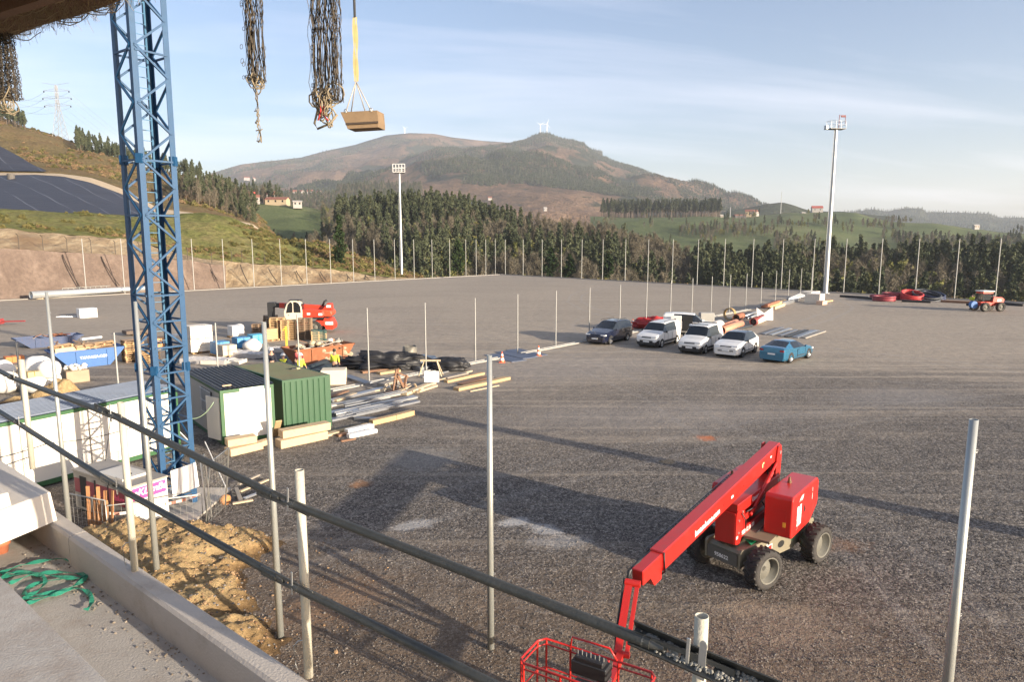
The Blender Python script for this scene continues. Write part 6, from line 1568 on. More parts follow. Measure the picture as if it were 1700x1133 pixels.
# == CARS, VANS, MACHINES
random.seed(33)
M_glass = mat('car_glass', (0.012, 0.015, 0.018), 0.08, var=.1, spec=.8)
M_plast = mat('grey_black_plastic', (0.022, 0.022, 0.023), .6)
M_tyrec = mat('car_tyre', (0.018, 0.018, 0.018), .85)
M_alloy = mat('alloy_rim', (0.45, 0.45, 0.44), .35, .8); M_steelrim = mat('dark_rim', (0.05, 0.05, 0.05), .5, .5)
M_head = mat('headlight_glass', (0.75, 0.76, 0.76), .1, .2, var=.05); M_tail = mat('tail_light', (0.35, 0.02, 0.02), .2)
M_num = mat('number_plate', (0.78, 0.78, 0.76), .5)
def car(name, label, paint, L, Wd, H, spec, pos, fwd, roofm=None, rims=M_alloy, bumper=None, roof_bars=0, antenna=False, plate='rear', group='cars and vans parked beside the middle line'):
 """spec: stations (x from the front, z of the belt, z of the roof line or None, half-width factor of roof). Built nose at x=0, tail at x=L"""
 r = thing(name, label, 'van' if 'van' in label.split(' with')[0] and name != 'parked_car' else 'car', (0, 0, 0), group)
 xs = spec['x']; belt = spec['belt']; roof = spec['roof']; wr = spec['wr']; wb = spec['wb']; zb = spec['zb']; hw = Wd / 2
 body = MB(); glassw = MB(); rear_g = MB(); side_g = MB(); roofb = MB(); bum = MB()
 def sect(i):
  w = hw * wb[i]; b_ = belt[i]; rf = roof[i]; w2 = hw * wr[i]
  return [(w * .93, zb), (w, zb + .14), (w * 1.005, zb + (b_ - zb) * .55), (w * .985, b_), (w2 + (w * .985 - w2) * .12, rf - (rf - b_) * .10), (w2 * .90, rf - .012 * (rf > b_ + .1)), (w2 * .5, rf + .015), (0, rf + .02)]
 S = [sect(i) for i in range(len(xs))]
 def pt(i, k, sg): y, z = S[i][k]; return (xs[i], sg * y, z)
 kinds = spec['kind']   # per interval: 'b' body, 'w' windscreen, 'g' side glass, 'p' pillar, 'r' rear window
 for i in range(len(xs) - 1):
  kd = kinds[i]
  for sg in (-1, 1):
   for k in range(7):
    q = [pt(i, k, sg), pt(i + 1, k, sg), pt(i + 1, k + 1, sg), pt(i, k + 1, sg)]
    if sg < 0: q = q[::-1]
    tgt = body
    if k == 3 and kd in 'gGp': tgt = side_g
    if k >= 4 and kd == 'w': tgt = glassw
    if k == 3 and kd == 'w': tgt = side_g if spec.get('quarter') else body
    if k >= 4 and kd == 'r': tgt = rear_g
    if k >= 4 and kd in 'gpG' and roofm is not None: tgt = roofb
    if k <= 1 and bumper is not None and (xs[i + 1] <= .5 or xs[i] >= L - .45): tgt = bum
    tgt.smooth = k not in (0,) ; tgt.add(q, [(0, 1, 2, 3)])
 for i, rev in ((0, 1), (len(xs) - 1, 0)):
  lst = [pt(i, k, 1) for k in range(8)] + [pt(i, k, -1) for k in range(6, -1, -1)]
  body.smooth = False
  lo_ = [pt(i, k, 1) for k in range(3)] + [pt(i, k, -1) for k in (2, 1, 0)]; hi_ = [pt(i, k, 1) for k in range(2, 8)] + [pt(i, k, -1) for k in range(6, 1, -1)]
  for tgt, q in (((bum if bumper is not None else body), lo_), (body, hi_)):
   tgt.smooth = False; tgt.add(q, [tuple(range(len(q))) if rev else tuple(range(len(q)))[::-1]])
 bo = body.build('body', paint, r)
 if glassw.v: glassw.build('windscreen', M_glass, r)
 if rear_g.v: rear_g.build('rear_window', M_glass, r)
 if side_g.v: side_g.build('side_windows', M_glass, r)
 if roofb.v: roofb.build('roof', roofm, r)
 if bum.v: bum.build('lower_bumpers', bumper, r)
 wr_ = spec['wheel_r']
 for wx in spec['wheels']:
  for sg in (-1, 1):
   a = MB(); T = frame((wx, sg * (hw - .10), wr_), (0, sg, 0)); a.lathe([(wr_ * .66, -.10), (wr_ * .95, -.10), (wr_, -.07), (wr_, .09), (wr_ * .94, .118), (wr_ * .66, .112)], 26, T)
   w_ = a.build('wheel', M_tyrec, r)
   a = MB(); a.lathe([(wr_ * .67, .108), (wr_ * .60, .095), (wr_ * .55, .07), (0, .07)], 24, T)
   for k in range(5):
    M = T @ Matrix.Rotation(2 * PI * k / 5, 4, 'X'); a.box((.088, 0, wr_ * .36), (.02, .06, wr_ * .56), M)
   a.cyl(T @ Vector((.07, 0, 0)), T @ Vector((.10, 0, 0)), .05, n=10)
   a.build('rim', rims, w_)
   ar = MB(); n_ = 18; th = np.linspace(-.25, PI + .25, n_)
   rows = [[(wx + rr * math.cos(t), sg * (hw * 1.006), wr_ + rr * math.sin(t)) for t in th] for rr in (wr_ * .6, wr_ * 1.17)]
   ar.grid(rows if sg < 0 else rows[::-1]); ar.build('wheel_arch', M_plast if spec.get('arch', 1) else M_dark, r)
 fb = spec['front']; hl = MB()
 for sg in (-1, 1): hl.box((fb[0], sg * hw * .70, fb[1]), (.10, hw * .42, .13), Mx(rz=sg * .35) if False else None, bev=.03)
 for sg in (-1, 1): hl.box((fb[0] + .10, sg * hw * .90, fb[1] + .02), (.24, .05, .12), None, bev=.02)
 hl.build('headlights', M_head, r) if False else None
 for sg in (-1, 1):
  hl = MB(); hl.box((fb[0] + .005, sg * hw * .68, fb[1]), (.07, hw * .40, .12), None, bev=.03); hl.box((fb[0] + .12, sg * hw * .915, fb[1] + .01), (.24, .05, .11), None, bev=.02); hl.build('headlight', M_head, r)
  tl = MB(); tl.box((L + .002, sg * hw * .78, spec['tail']), (.05, hw * .30, spec.get('tailh', .16)), None, bev=.015); tl.build('tail_light', M_tail, r)
  mi = MB(); mi.blob((spec['mirror'], sg * (hw + .09), spec['mz']), (.14, .20, .15), 2, 8, 6, .05); mi.build('wing_mirror', paint if spec.get('mp', 1) else M_plast, r)
  ln = MB()
  for x in spec['doors']: ln.box((x, sg * hw * 1.008, (zb + spec['mz']) / 2 - .02), (.012, .01, spec['mz'] - zb - .25))
  ln.box(((spec['doors'][0] + spec['doors'][-1]) / 2, sg * hw * 1.008, zb + .20), (spec['doors'][-1] - spec['doors'][0], .012, spec.get('sill', .05))); ln.build('side_trim', M_plast, r)
  dh = MB(); dh.box((spec['doors'][1] - .18, sg * hw * 1.012, spec['mz'] - .16), (.16, .02, .03)); dh.build('door_handle', M_plast, r)
 g = MB(); g.box((fb[0] - .03, 0, fb[1] - .03), (.06, hw * .85, .08), None, bev=.01); g.box((fb[0] - .06, 0, fb[1] - .32), (.06, hw * 1.2, .14), None, bev=.02); g.build('grille', M_plast, r)
 pl = MB(); pl.box((spec['plate_f'][0], 0, spec['plate_f'][1]), (.02, .5, .11)); pl.build('number_plate', M_num, r)
 pl = MB(); pl.box((L + .012, 0, spec['plate_r']), (.02, .5, .11)); pl.build('number_plate', M_num, r)
 if roof_bars:
  for sg in (-1, 1):
   rb = MB(); x0, x1 = spec['rails']; zt = max(roof)
   if roof_bars == 1: rb.tube([(x0, sg * hw * .62, zt - .01), (x0 + .1, sg * hw * .62, zt + .055), (x1 - .1, sg * hw * .62, zt + .055), (x1, sg * hw * .62, zt - .01)], .02, 6)
   else: rb.box((x0 if sg < 0 else x1, 0, zt + .05), (.06, hw * 1.35, .05), None, bev=.01)
   rb.build('roof_bar', M_plast, r)
 sh = MB(); sh.box((L / 2, 0, zb - .06), (L * .86, Wd * .8, .14)); sh.build('underbody', M_dark, r)
 r.location = pos; r.rotation_euler = (0, 0, math.atan2(-fwd.y, -fwd.x))   # tail points along -fwd... nose at the origin
 return r
fR = Vector((.60, .80, 0))     # from nose to tail
def place(r, fw_px, wheel_x, hw):
 """put the near front wheel (right-hand side in the picture) where the photo shows it"""
 g = G(*fw_px); a = math.atan2(fR.y, fR.x); r.rotation_euler = (0, 0, a)
 off = Matrix.Rotation(a, 3, 'Z') @ Vector((wheel_x, -hw * .95, 0)); r.location = g - off
white = mat('white_car_paint', (0.72, 0.71, 0.68), .3, var=.03, coat=.5, dirt=.06, dirtcol=(.5, .47, .42)); navy = mat('dark_navy_paint', (0.008, 0.011, 0.028), .22, var=.1, coat=.8)
mpv = dict(x=[0, .12, .5, 1.0, 1.35, 2.25, 2.35, 3.25, 3.35, 4.2, 4.45, 4.63, 4.66], belt=[.62, .78, .90, 1.0, 1.04, 1.08, 1.08, 1.10, 1.10, 1.12, 1.12, 1.10, .9], roof=[.64, .82, .95, 1.06, 1.14, 1.66, 1.68, 1.72, 1.72, 1.67, 1.62, 1.2, .92],
           wr=[.6, .78, .86, .9, .88, .70, .70, .70, .70, .68, .70, .85, .85], wb=[.78, .90, .97, 1, 1, 1, 1, 1, 1, 1, .98, .94, .88], zb=.24, kind='bbbbwpgpgrrb'.replace('r', 'g', 1), wheel_r=.33, wheels=(.92, 3.70),
           front=(.10, .76), tail=1.05, mirror=1.62, mz=1.12, doors=(1.45, 2.35, 3.35), plate_f=(-.015, .50), plate_r=.75, rails=(2.0, 4.1), quarter=1)
v1 = car('parked_car', 'dark navy people carrier with roof rails, farthest left of the parked row', navy, 4.66, 1.86, 1.73, mpv, (0, 0, 0), fR, roof_bars=1); place(v1, (1013.3, 572.5), .92, .93)
combi = dict(x=[0, .10, .45, .95, 1.15, 1.75, 1.85, 2.6, 2.7, 3.5, 3.6, 4.25, 4.38, 4.40], belt=[.66, .85, .98, 1.06, 1.12, 1.14, 1.14, 1.15, 1.15, 1.15, 1.15, 1.15, 1.12, .9], roof=[.68, .90, 1.04, 1.12, 1.22, 1.74, 1.77, 1.82, 1.83, 1.83, 1.83, 1.78, 1.70, .92],
             wr=[.6, .8, .88, .9, .88, .74, .74, .74, .74, .75, .75, .76, .78, .8], wb=[.80, .92, .98, 1, 1, 1, 1, 1, 1, 1, 1, .99, .96, .9], zb=.24, kind='bbbbwpgpgbbbb', wheel_r=.32, wheels=(.86, 3.60),
             front=(.08, .84), tail=1.15, tailh=.4, mirror=1.42, mz=1.16, doors=(1.25, 1.9, 2.7, 3.55), plate_f=(-.015, .50), plate_r=.75, rails=(1.9, 3.6), quarter=1, mp=0, sill=.16)
v2 = car('parked_van', 'white compact van with dark door trim, beside the navy people carrier', white, 4.40, 1.82, 1.84, combi, (0, 0, 0), fR, bumper=M_plast, roof_bars=1); place(v2, (1098, 577.6), .86, .91)
combi2 = dict(combi); combi2.update(roof=[.68, .92, 1.06, 1.14, 1.24, 1.84, 1.87, 1.92, 1.92, 1.92, 1.92, 1.86, 1.76, .92], kind='bbbbwpgpGbbbb')
v3 = car('parked_van', 'taller white van with two dark roof bars, beside the white car with a black roof', white, 4.40, 1.84, 1.92, combi2, (0, 0, 0), fR, bumper=M_plast, roof_bars=2, rims=M_alloy); place(v3, (1170.6, 588.2), .86, .92)
suvs = dict(x=[0, .12, .5, 1.05, 1.25, 2.0, 2.1, 2.75, 2.85, 3.55, 3.75, 4.2, 4.45, 4.48], belt=[.70, .86, .98, 1.04, 1.07, 1.08, 1.08, 1.10, 1.10, 1.14, 1.17, 1.12, 1.0, .8], roof=[.72, .90, 1.03, 1.09, 1.13, 1.60, 1.62, 1.66, 1.66, 1.60, 1.55, 1.22, 1.05, .82],
   wr=[.6, .8, .88, .9, .88, .68, .68, .68, .68, .66, .66, .8, .85, .85], wb=[.78, .92, .99, 1, 1, 1, 1, 1, 1, 1, 1, .98, .94, .9], zb=.26, kind='bbbbwpgpgprbb', wheel_r=.36, wheels=(.92, 3.60),
   front=(.09, .84), tail=1.02, tailh=.08, mirror=1.55, mz=1.10, doors=(1.35, 2.05, 2.85), plate_f=(-.015, .56), plate_r=.72, rails=(2, 3), quarter=1, mp=0)
v4 = car('parked_car', 'white crossover car with black roof and black wheels, beside the blue car', white, 4.48, 1.86, 1.66, suvs, (0, 0, 0), fR, roofm=mat('black_roof_paint', (.008, .008, .009), .15, coat=.9), rims=M_steelrim); place(v4, (1232.3, 594.4), .92, .93)
coupe = dict(x=[0, .12, .55, 1.15, 1.45, 2.15, 2.3, 3.0, 3.3, 4.1, 4.35, 4.5, 4.53], belt=[.58, .70, .80, .88, .92, .94, .94, .95, .96, .98, .98, .95, .7], roof=[.60, .74, .86, .94, .97, 1.34, 1.38, 1.40, 1.36, 1.08, 1.05, 1.0, .72],
             wr=[.6, .8, .88, .9, .86, .64, .64, .62, .62, .80, .86, .86, .86], wb=[.78, .90, .98, 1, 1, 1, 1, 1, 1, 1, .97, .93, .88], zb=.22, kind='bbbbwgpgrbbb', wheel_r=.33, wheels=(.90, 3.58),
             front=(.08, .66), tail=.86, tailh=.12, mirror=1.65, mz=.98, doors=(1.5, 2.65, 2.7), plate_f=(-.015, .42), plate_r=.62, rails=(2, 3), quarter=1)
v5 = car('parked_car', 'metallic blue coupe seen from behind, last of the parked row beside the steel profiles', mat('metallic_blue', (0.03, 0.17, 0.30), .25, .45, var=.06, coat=.8), 4.53, 1.82, 1.40, coupe, (0, 0, 0), fR)
gr_w = G(1311.8, 603.2); gf = G(1337, 596.5); dd = (gr_w - gf).normalized(); a_ = math.atan2(dd.y, dd.x); v5.rotation_euler = (0, 0, a_)
v5.location = gr_w - Matrix.Rotation(a_, 3, 'Z') @ Vector((3.58, .91 * .95, 0))
combi3 = dict(combi); v6 = car('parked_van', 'white van standing crossways behind the row with its side door open', white, 4.40, 1.82, 1.84, combi3, (0, 0, 0), fR, bumper=M_plast)
a_ = math.atan2(.30, -1); v6.rotation_euler = (0, 0, a_); v6.location = G(1188, 556) ;
mb = MB(); T6 = v6.matrix_basis
mb.box((2.35, .925, 1.0), (.85, .02, 1.35)); o = mb.build('door_opening', M_dark, None); o.parent = v6
mb = MB(); mb.box((3.3, 1.0, 1.0), (.9, .05, 1.3), None, bev=.02); o = mb.build('sliding_door', white, None); o.parent = v6
# ---- rotating telehandler behind the pallet stacks
M_mred = mat('telehandler_red', (0.55, 0.045, 0.02), .45, var=.15, dirt=.15, dirtcol=(.3, .06, .04)); M_cream = mat('cab_cream', (0.62, 0.54, 0.42), .5, var=.06)
def telehandler(label, px, py, rz, s=1.0):
 r = thing('telehandler', label, 'telehandler', (0, 0, 0))
 mb = MB(); mb.box((0, 0, .85), (4.4, 1.1, .35), None, bev=.05); mb.box((1.9, 0, .95), (.9, 2.1, .5), None, bev=.05); mb.box((-1.9, 0, .95), (.7, 2.0, .4), None, bev=.05); mb.build('chassis', M_mred, r)
 for x in (-1.45, 1.45):
  for sg in (-1, 1):
   a = MB(); b_ = MB(); wheel(a, b_, frame((x, sg * .95, .58), (0, sg, 0)), .58, .42, 16); t = a.build('wheel', M_tyre, r); b_.build('rim', M_rim, t)
 mb = MB(); mb.prism([(2.45, .35), (3.05, .35), (3.1, .75), (2.8, 1.35), (2.3, 1.45), (2.1, 1.0)], 2.0, None); mb.build('stabiliser', M_mred, r)
 mb = MB(); mb.prism([(-2.9, .6), (-2.2, .7), (-2.1, 1.0), (-2.9, .95)], 2.0); mb.build('stabiliser', M_plast, r)
 mb = MB(); mb.cyl((0, 0, 1.0), (0, 0, 1.3), .75, n=20); mb.box((.7, .1, 1.42), (3.8, 2.0, .14), None, bev=.03); mb.build('turret', M_plast, r)
 mb = MB(); mb.prism([(.25, 1.5), (2.2, 1.5), (2.35, 1.75), (2.2, 2.15), (1.2, 2.3), (.25, 2.3)], .8, Matrix.Translation((0, -.62, 0))); mb.build('engine_hood', M_mred, r, bevel=.1)
 mb = MB(); mb.prism([(1.7, 1.55), (2.85, 1.55), (3.05, 1.8), (2.95, 2.15), (1.9, 2.25)], 1.9); mb.build('counterweight', mat('telehandler_orange_red', (.62, .075, .03), .45, var=.1), r, bevel=.12)
 mb = MB(); mb.prism([(2.0, 2.2), (2.9, 2.2), (2.85, 2.75), (2.5, 2.8)], .9, Matrix.Translation((0, .1, 0))); mb.build('pump_box', M_mred, r, bevel=.05)
 mb = MB(); mb.tube([(1.9, .2, 2.5), (2.1, .2, 2.9), (2.35, .2, 3.05)], .1, 8); mb.build('exhaust', M_plast, r)
 th = [(-1.25, 1.35), (-.9, 1.15), (.05, 1.15), (.25, 1.4), (.28, 2.2), (.12, 2.85), (-.25, 3.12), (-.75, 3.12), (-1.15, 2.8), (-1.42, 2.1), (-1.42, 1.7)]
 mb = MB(); mb.prism(th, .95, Matrix.Translation((0, -.62, 0))); cb = mb.build('cab', M_cream, r, bevel=.04)
 for pts in ([(-1.22, 1.95), (-.62, 2.0), (-.60, 2.85), (-.78, 3.0), (-1.02, 2.75)], [(-.50, 2.0), (.14, 1.98), (.12, 2.55), (-.05, 2.88), (-.30, 3.0), (-.50, 3.0)]):
  mb = MB(); mb.prism(pts, .02, Matrix.Translation((0, -1.105, 0))); mb.build('side_glass', M_glass, cb)
 mb = MB(); mb.box((-1.33, -.62, 2.35), (.05, .8, .9), Matrix.Rotation(0, 4, 'Y')); mb.box((.28, -.62, 2.45), (.04, .8, .75)); mb.build('end_glass', M_glass, cb)
 mb = MB(); mb.box((-.4, -.62, 3.15), (1.1, .9, .06)); mb.build('roof_guard', M_plast, cb)
 mb = MB(); mb.box((-1.0, -1.112, 1.75), (.12, .02, .06)); mb.build('door_handle', M_dark, cb)
 mb = MB(); mb.bar((2.5, .45, 2.25), (-2.2, .45, 2.55), .45, .5); mb.build('boom', M_mred, r, bevel=.03)
 mb = MB(); mb.bar((-2.0, .45, 2.55), (-3.0, .45, 2.58), .36, .42); mb.prism([(-3.3, 2.85), (-2.6, 2.85), (-2.45, 2.5), (-2.75, 2.3), (-2.8, 1.25), (-3.3, 1.2)], .7, Matrix.Translation((0, .45, 0))); mb.build('boom_head', M_plast, r, bevel=.03)
 mb = MB();
 for (x, z, y, w_, h_) in ((.85, 1.85, -1.03, .3, .2), (1.95, 1.80, -1.03, .35, .22), (2.6, 2.5, -.37, .4, .22), (2.75, .95, -1.01, .7, .3)): mb.box((x, y, z), (w_, .02, h_))
 mb.build('white_badge', M_let, r)
 r.scale = (s, s, s); r.rotation_euler = (0, 0, rz); r.location = G(px, py); return r
telehandler('red rotating telehandler with a cream cab and dropped black boom head, behind the stacked pallets', 503, 551.5, R(3), .92)
# ---- small red telehandler at the far right
def small_machine(px, py, rz):
 r = thing('compact_loader', 'small red loader with dirty wheels and a white cab roof at the far kerb', 'loader', (0, 0, 0))
 mb = MB(); mb.box((0, 0, .85), (2.6, .9, .45), None, bev=.06); mb.prism([(.1, 1.05), (1.5, .95), (1.6, 1.35), (1.3, 1.6), (.2, 1.65)], 1.2); mb.build('body', M_mred, r, bevel=.05)
 for x, rr in ((-.95, .52), (1.0, .52)):
  for sg in (-1, 1):
   a = MB(); b_ = MB(); wheel(a, b_, frame((x, sg * .78, rr), (0, sg, 0)), rr, .36, 14); t = a.build('wheel', M_tyre, r); b_.build('rim', M_rim, t)
 for x in (-1.1, .1):
  for sg in (-1, 1): mb = MB(); mb.cyl((x, sg * .5, 1.2), (x + .1, sg * .45, 2.25), .045, n=8); mb.build('cab_post', M_plast, r)
 mb = MB(); mb.box((-.5, 0, 1.75), (1.05, .84, .95)); mb.build('cab_glass', M_glass, r)
 mb = MB(); mb.box((-.45, 0, 2.30), (1.5, 1.2, .12), None, bev=.03); mb.build('roof', mat('roof_white', (.7, .68, .62), .5), r)
 mb = MB(); mb.box((-.5, 0, 2.12), (1.3, 1.05, .2), None, bev=.03); mb.build('roof_frame', M_mred, r)
 mb = MB(); mb.bar((1.2, .35, 1.7), (-2.3, .35, .7), .22, .25); mb.build('boom', M_plast, r)
 mb = MB(); mb.cyl((-1.9, -.3, .75), (-1.9, .1, .75), .42, n=20); mb.build('hose_reel', mat('blue_reel', (.05, .14, .35), .6), r)
 mb = MB(); mb.box((.9, -.62, 1.25), (.5, .02, .25)); mb.build('white_badge', M_let, r)
 r.rotation_euler = (0, 0, rz); r.location = G(px, py); return r
small_machine(1638, 516.5, R(8))
# == PEOPLE
M_skin = mat('skin', (0.42, 0.25, 0.17), .6, var=.05); M_hi = mat('hi_vis', (0.55, 0.62, 0.05), .7, var=.08); M_navyc = mat('navy_clothing', (0.012, 0.014, 0.025), .85); M_hair = mat('dark_hair', (.02, .015, .01), .8)
M_helm = mat('white_helmet', (.78, .77, .74), .35, var=.02); M_shirt = mat('pale_shirt', (.60, .50, .40), .8); M_redw = mat('red_check', (.32, .06, .06), .8, var=.6, scale=12); M_boot = mat('boots', (.05, .035, .025), .8)
def skin_body(nm, joints, edges, m, parent, sub=1):
 """one continuous surface grown round connected joints (x, y, z, r)"""
 me = bpy.data.meshes.new(nm); me.from_pydata([j[:3] for j in joints], edges, []); o = bpy.data.objects.new(nm, me); COL.objects.link(o)
 o.modifiers.new('skin', 'SKIN'); me.skin_vertices  # layer made with the modifier
 for v, j in zip(me.skin_vertices[0].data if len(me.skin_vertices) else [], joints): v.radius = (j[3], j[3]);
 if len(me.skin_vertices): me.skin_vertices[0].data[0].use_root = True
 s_ = o.modifiers.new('sub', 'SUBSURF'); s_.levels = s_.render_levels = sub; o.parent = parent; me.materials.append(m)
 return o
def person(label, px, py_top, top_m, rz, cloth, trousers, helmet=None, lean=0.0, arm=(0, 0), extra=None, loc=None):
 """standing figure 1.76 m tall facing local -Y"""
 r = thing('person', label, 'person', (0, 0, 0)); ln = lean
 def A(sg, raise_):   # arm joints: shoulder, elbow, wrist, hand
  sh = (sg * .19, 0 - ln * .5, 1.43); e = (sg * .24, -.10 * raise_ - ln * .5, 1.17 + .06 * raise_); w_ = (sg * .22 - sg * .10 * raise_, -.10 - .22 * raise_ - ln * .5, .95 + .25 * raise_); return sh, e, w_
 J = [(0, 0, .95, .13), (0, -ln * .3, 1.2, .12), (0, -ln * .5, 1.40, .12), (0, -ln * .55, 1.50, .055), (0, -ln * .6 - .01, 1.60, .075), (0, -ln * .62, 1.69, .085)]
 E_ = [(0, 1), (1, 2), (2, 3), (3, 4), (4, 5)]
 for sg, k in ((-1, 0), (1, 1)):
  sh, e, w_ = A(sg, arm[k]); i = len(J); J += [(*sh, .052), (*e, .042), (*w_, .03), (w_[0], w_[1] - .05, w_[2] - .06, .028)]; E_ += [(2, i), (i, i + 1), (i + 1, i + 2), (i + 2, i + 3)]
  for f in range(3): J.append((w_[0] + (f - 1) * .022, w_[1] - .07, w_[2] - .13 + abs(f - 1) * .015, .010)); E_.append((i + 3, len(J) - 1))
  J.append((w_[0] - sg * .045, w_[1] - .07, w_[2] - .08, .010)); E_.append((i + 3, len(J) - 1))
  i = len(J); J += [(sg * .09, 0, .86, .085), (sg * .11, -.01, .48, .055), (sg * .12, .02, .10, .04), (sg * .13, -.13, .04, .035)]; E_ += [(0, i), (i, i + 1), (i + 1, i + 2), (i + 2, i + 3)]
 skin_body('body', J, E_, M_skin, r)
 J = [(0, -ln * .05, 1.0, .155), (0, -ln * .3, 1.22, .15), (0, -ln * .5, 1.40, .14)]; E_ = [(0, 1), (1, 2)]
 for sg, k in ((-1, 0), (1, 1)):
  sh, e, w_ = A(sg, arm[k]); i = len(J); J += [(*sh, .072), (*e, .06), (w_[0] * .98 + e[0] * .02, w_[1], w_[2] + .03, .05)]; E_ += [(2, i), (i, i + 1), (i + 1, i + 2)]
 skin_body('jacket', J, E_, cloth, r)
 J = [(0, 0, .96, .15)]; E_ = []
 for sg in (-1, 1): i = len(J); J += [(sg * .09, 0, .84, .105), (sg * .11, -.01, .48, .075), (sg * .12, .02, .12, .062)]; E_ += [(0, i), (i, i + 1), (i + 1, i + 2)]
 skin_body('trousers', J, E_, trousers, r)
 for sg in (-1, 1): mb = MB(); mb.blob((sg * .125, -.05, .05), (.11, .29, .12), 1, 8, 6, .05); mb.build('boot', M_boot, r)
 hz = 1.69; hy = -ln * .62
 if helmet: mb = MB(); mb.blob((0, hy, hz + .045), (.25, .29, .24), 1, 12, 8, .0, flat=.15); mb.cyl((0, hy - .02, hz + .03), (0, hy - .02, hz + .04), .15, n=16); mb.build('helmet', helmet, r)
 else: mb = MB(); mb.blob((0, hy + .02, hz + .02), (.20, .23, .22), 2, 10, 7, .04); mb.build('hair', M_hair, r)
 mb = MB()
 for sg in (-1, 1): mb.blob((sg * .03, hy - .085, hz - .015), (.022, .012, .014), 1, 6, 4, 0)
 mb.build('eyes', M_dark, r); mb = MB(); mb.blob((0, hy - .095, hz - .035), (.026, .035, .045), 1, 6, 5, 0); mb.blob((0, hy - .085, hz - .07), (.05, .012, .012), 1, 6, 4, 0); mb.build('nose_and_mouth', M_skin, r)
 if extra: extra(r)
 r.rotation_euler = (0, 0, rz); r.location = loc if loc is not None else G(px, py_top, top_m) - Vector((0, 0, top_m)); return r
def band(r):
 mb = MB(); mb.lathe([(.165, 0), (.168, .05), (.165, .10)], 16, frame((0, 0, 1.34), (0, 0, 1), (1, 0, 0))); mb.box((0, 0, 1.47), (.40, .2, .07), None, bev=.03); mb.build('yellow_yoke', M_hi, r)
person('worker in dark clothes and white helmet standing by the thin post, behind the cabin roof', 450, 579, 1.80, R(20), M_navyc, M_navyc, M_helm)
person('worker in white helmet and dark jacket with yellow shoulders, behind the green container', 469.5, 588, 1.80, R(-160), M_navyc, M_navyc, M_helm, extra=band)
person('bare-headed worker in a red and white checked top bending by the rusty skip', 491, 578, 1.72, R(60), M_redw, M_navyc, None, lean=.35, arm=(1, .6))
person('worker in white helmet and yellow hi-vis vest facing the group, nearest the rusty skip', 498, 587.5, 1.80, R(70), M_hi, M_navyc, M_helm, arm=(.3, .5))
person('dark-haired worker in a yellow hi-vis vest standing alone by the black pipe ends', 555, 580.5, 1.76, R(170), M_hi, M_navyc, None)
person('bare-headed man in a pale shirt standing at the open side door of the crossways van', 1121, 530.5, 1.76, R(120), M_shirt, M_navyc, None, arm=(.8, .2))
person('crouched-looking worker in navy with a pale hood beside the open white van', 1145, 541, 1.72, R(100), M_navyc, M_navyc, M_helm, lean=.15)
person('worker in a yellow hi-vis jacket standing in front of the small red loader', 1614.5, 489, 1.78, R(-60), M_hi, M_navyc, None, arm=(.9, .2))
# == POSTS, MASTS, YARD GOODS
random.seed(44)
def post_mesh(h, r0, r1):
 mb = MB(); mb.cyl((0, 0, 0), (0, 0, h), r0, r1, 8); me = bpy.data.meshes.new('fence_post'); me.from_pydata(mb.v, [], mb.f); me.materials.append(mat('far_post_galvanised', (.33, .33, .31), .5, .4)); me.polygons.foreach_set('use_smooth', [True] * 8 + [False] * (len(mb.f) - 8)); me.update(); return me
PMe = post_mesh(8.3, .07, .055)
ORD = ['first', 'second', 'third', 'fourth', 'fifth', 'sixth', 'seventh', 'eighth', 'ninth', 'tenth', 'eleventh', 'twelfth', 'thirteenth', 'fourteenth', 'fifteenth', 'sixteenth', 'seventeenth', 'eighteenth', 'nineteenth', 'twentieth']
def edge_post(px, py_top, label, me, e=None, base=None):
 q = edge_pt(e, px) if e else base
 o = bpy.data.objects.new('fence_post', me); COL.objects.link(o); o.location = q; return tag(o, label, 'post', 'tall posts round the pitch' if e else 'posts along the middle line')
Lx = [142, 206, 322, 373, 421.7, 467.5, 509.8, 549.6, 587.4, 622.6, 656.2, 688, 717.9, 747, 773.7, 790.7, 806.6, 822.4]
rev = Lx[::-1]
for i, x in enumerate(rev):
 edge_post(x, 397, 'tall thin post on the left-hand kerb, %s before the far corner of the pitch' % ORD[i], PMe, LEFT_EDGE)
Rx = [838.9, 868.4, 899.7, 931.6, 965.4, 1000, 1037.4, 1075, 1115.4, 1157.1, 1201.2, 1248, 1297, 1348.6, 1401.3, 1459.9, 1520.8, 1586.6, 1654.7]
for i, x in enumerate(Rx):
 v = edge_pt(RIGHT_EDGE, x)
 edge_post(x - (x - 850) * .0 , 400, 'tall thin post on the right-hand kerb, %s after the far corner of the pitch' % ORD[i], PMe, RIGHT_EDGE)
ML0, ML1 = G(500, 659), G(1345, 494.8)
md = (ML1 - ML0).normalized(); mn = Vector((-md.y, md.x, 0))
def mline(px):
 d = ray(px, 560); a, b = ML0, ML1; k = (a.x * d.y - a.y * d.x) / ((a.x - b.x) * d.y - (a.y - b.y) * d.x); return a + (b - a) * k
PM4 = post_mesh(4.25, .048, .038)
Mx_ = [500.9, 617, 712.8, 795.4, 865.6, 928.8, 984, 1034, 1077.5, 1117, 1152, 1183.5, 1213.5, 1240, 1264.7, 1288, 1309, 1328.6, 1346]
for i, x in enumerate(Mx_):
 edge_post(x, 0, 'shorter thin post on the middle drain line, %s from the green container' % ORD[i], PM4, None, mline(x) + mn * .35)
for px, py, lb in ((189, 552.6, 'short thin post between the blue skip and the crane mast'), (27, 569.4, 'short thin grey post beside the white bags at the frame edge'), (357, 536.5, 'short thin post in front of the blue-wrapped pallets, rising behind the dark cabin roof')):
 g = G(px, py, 4.25); g.z = 0; edge_post(px, py, lb, PM4, None, g)
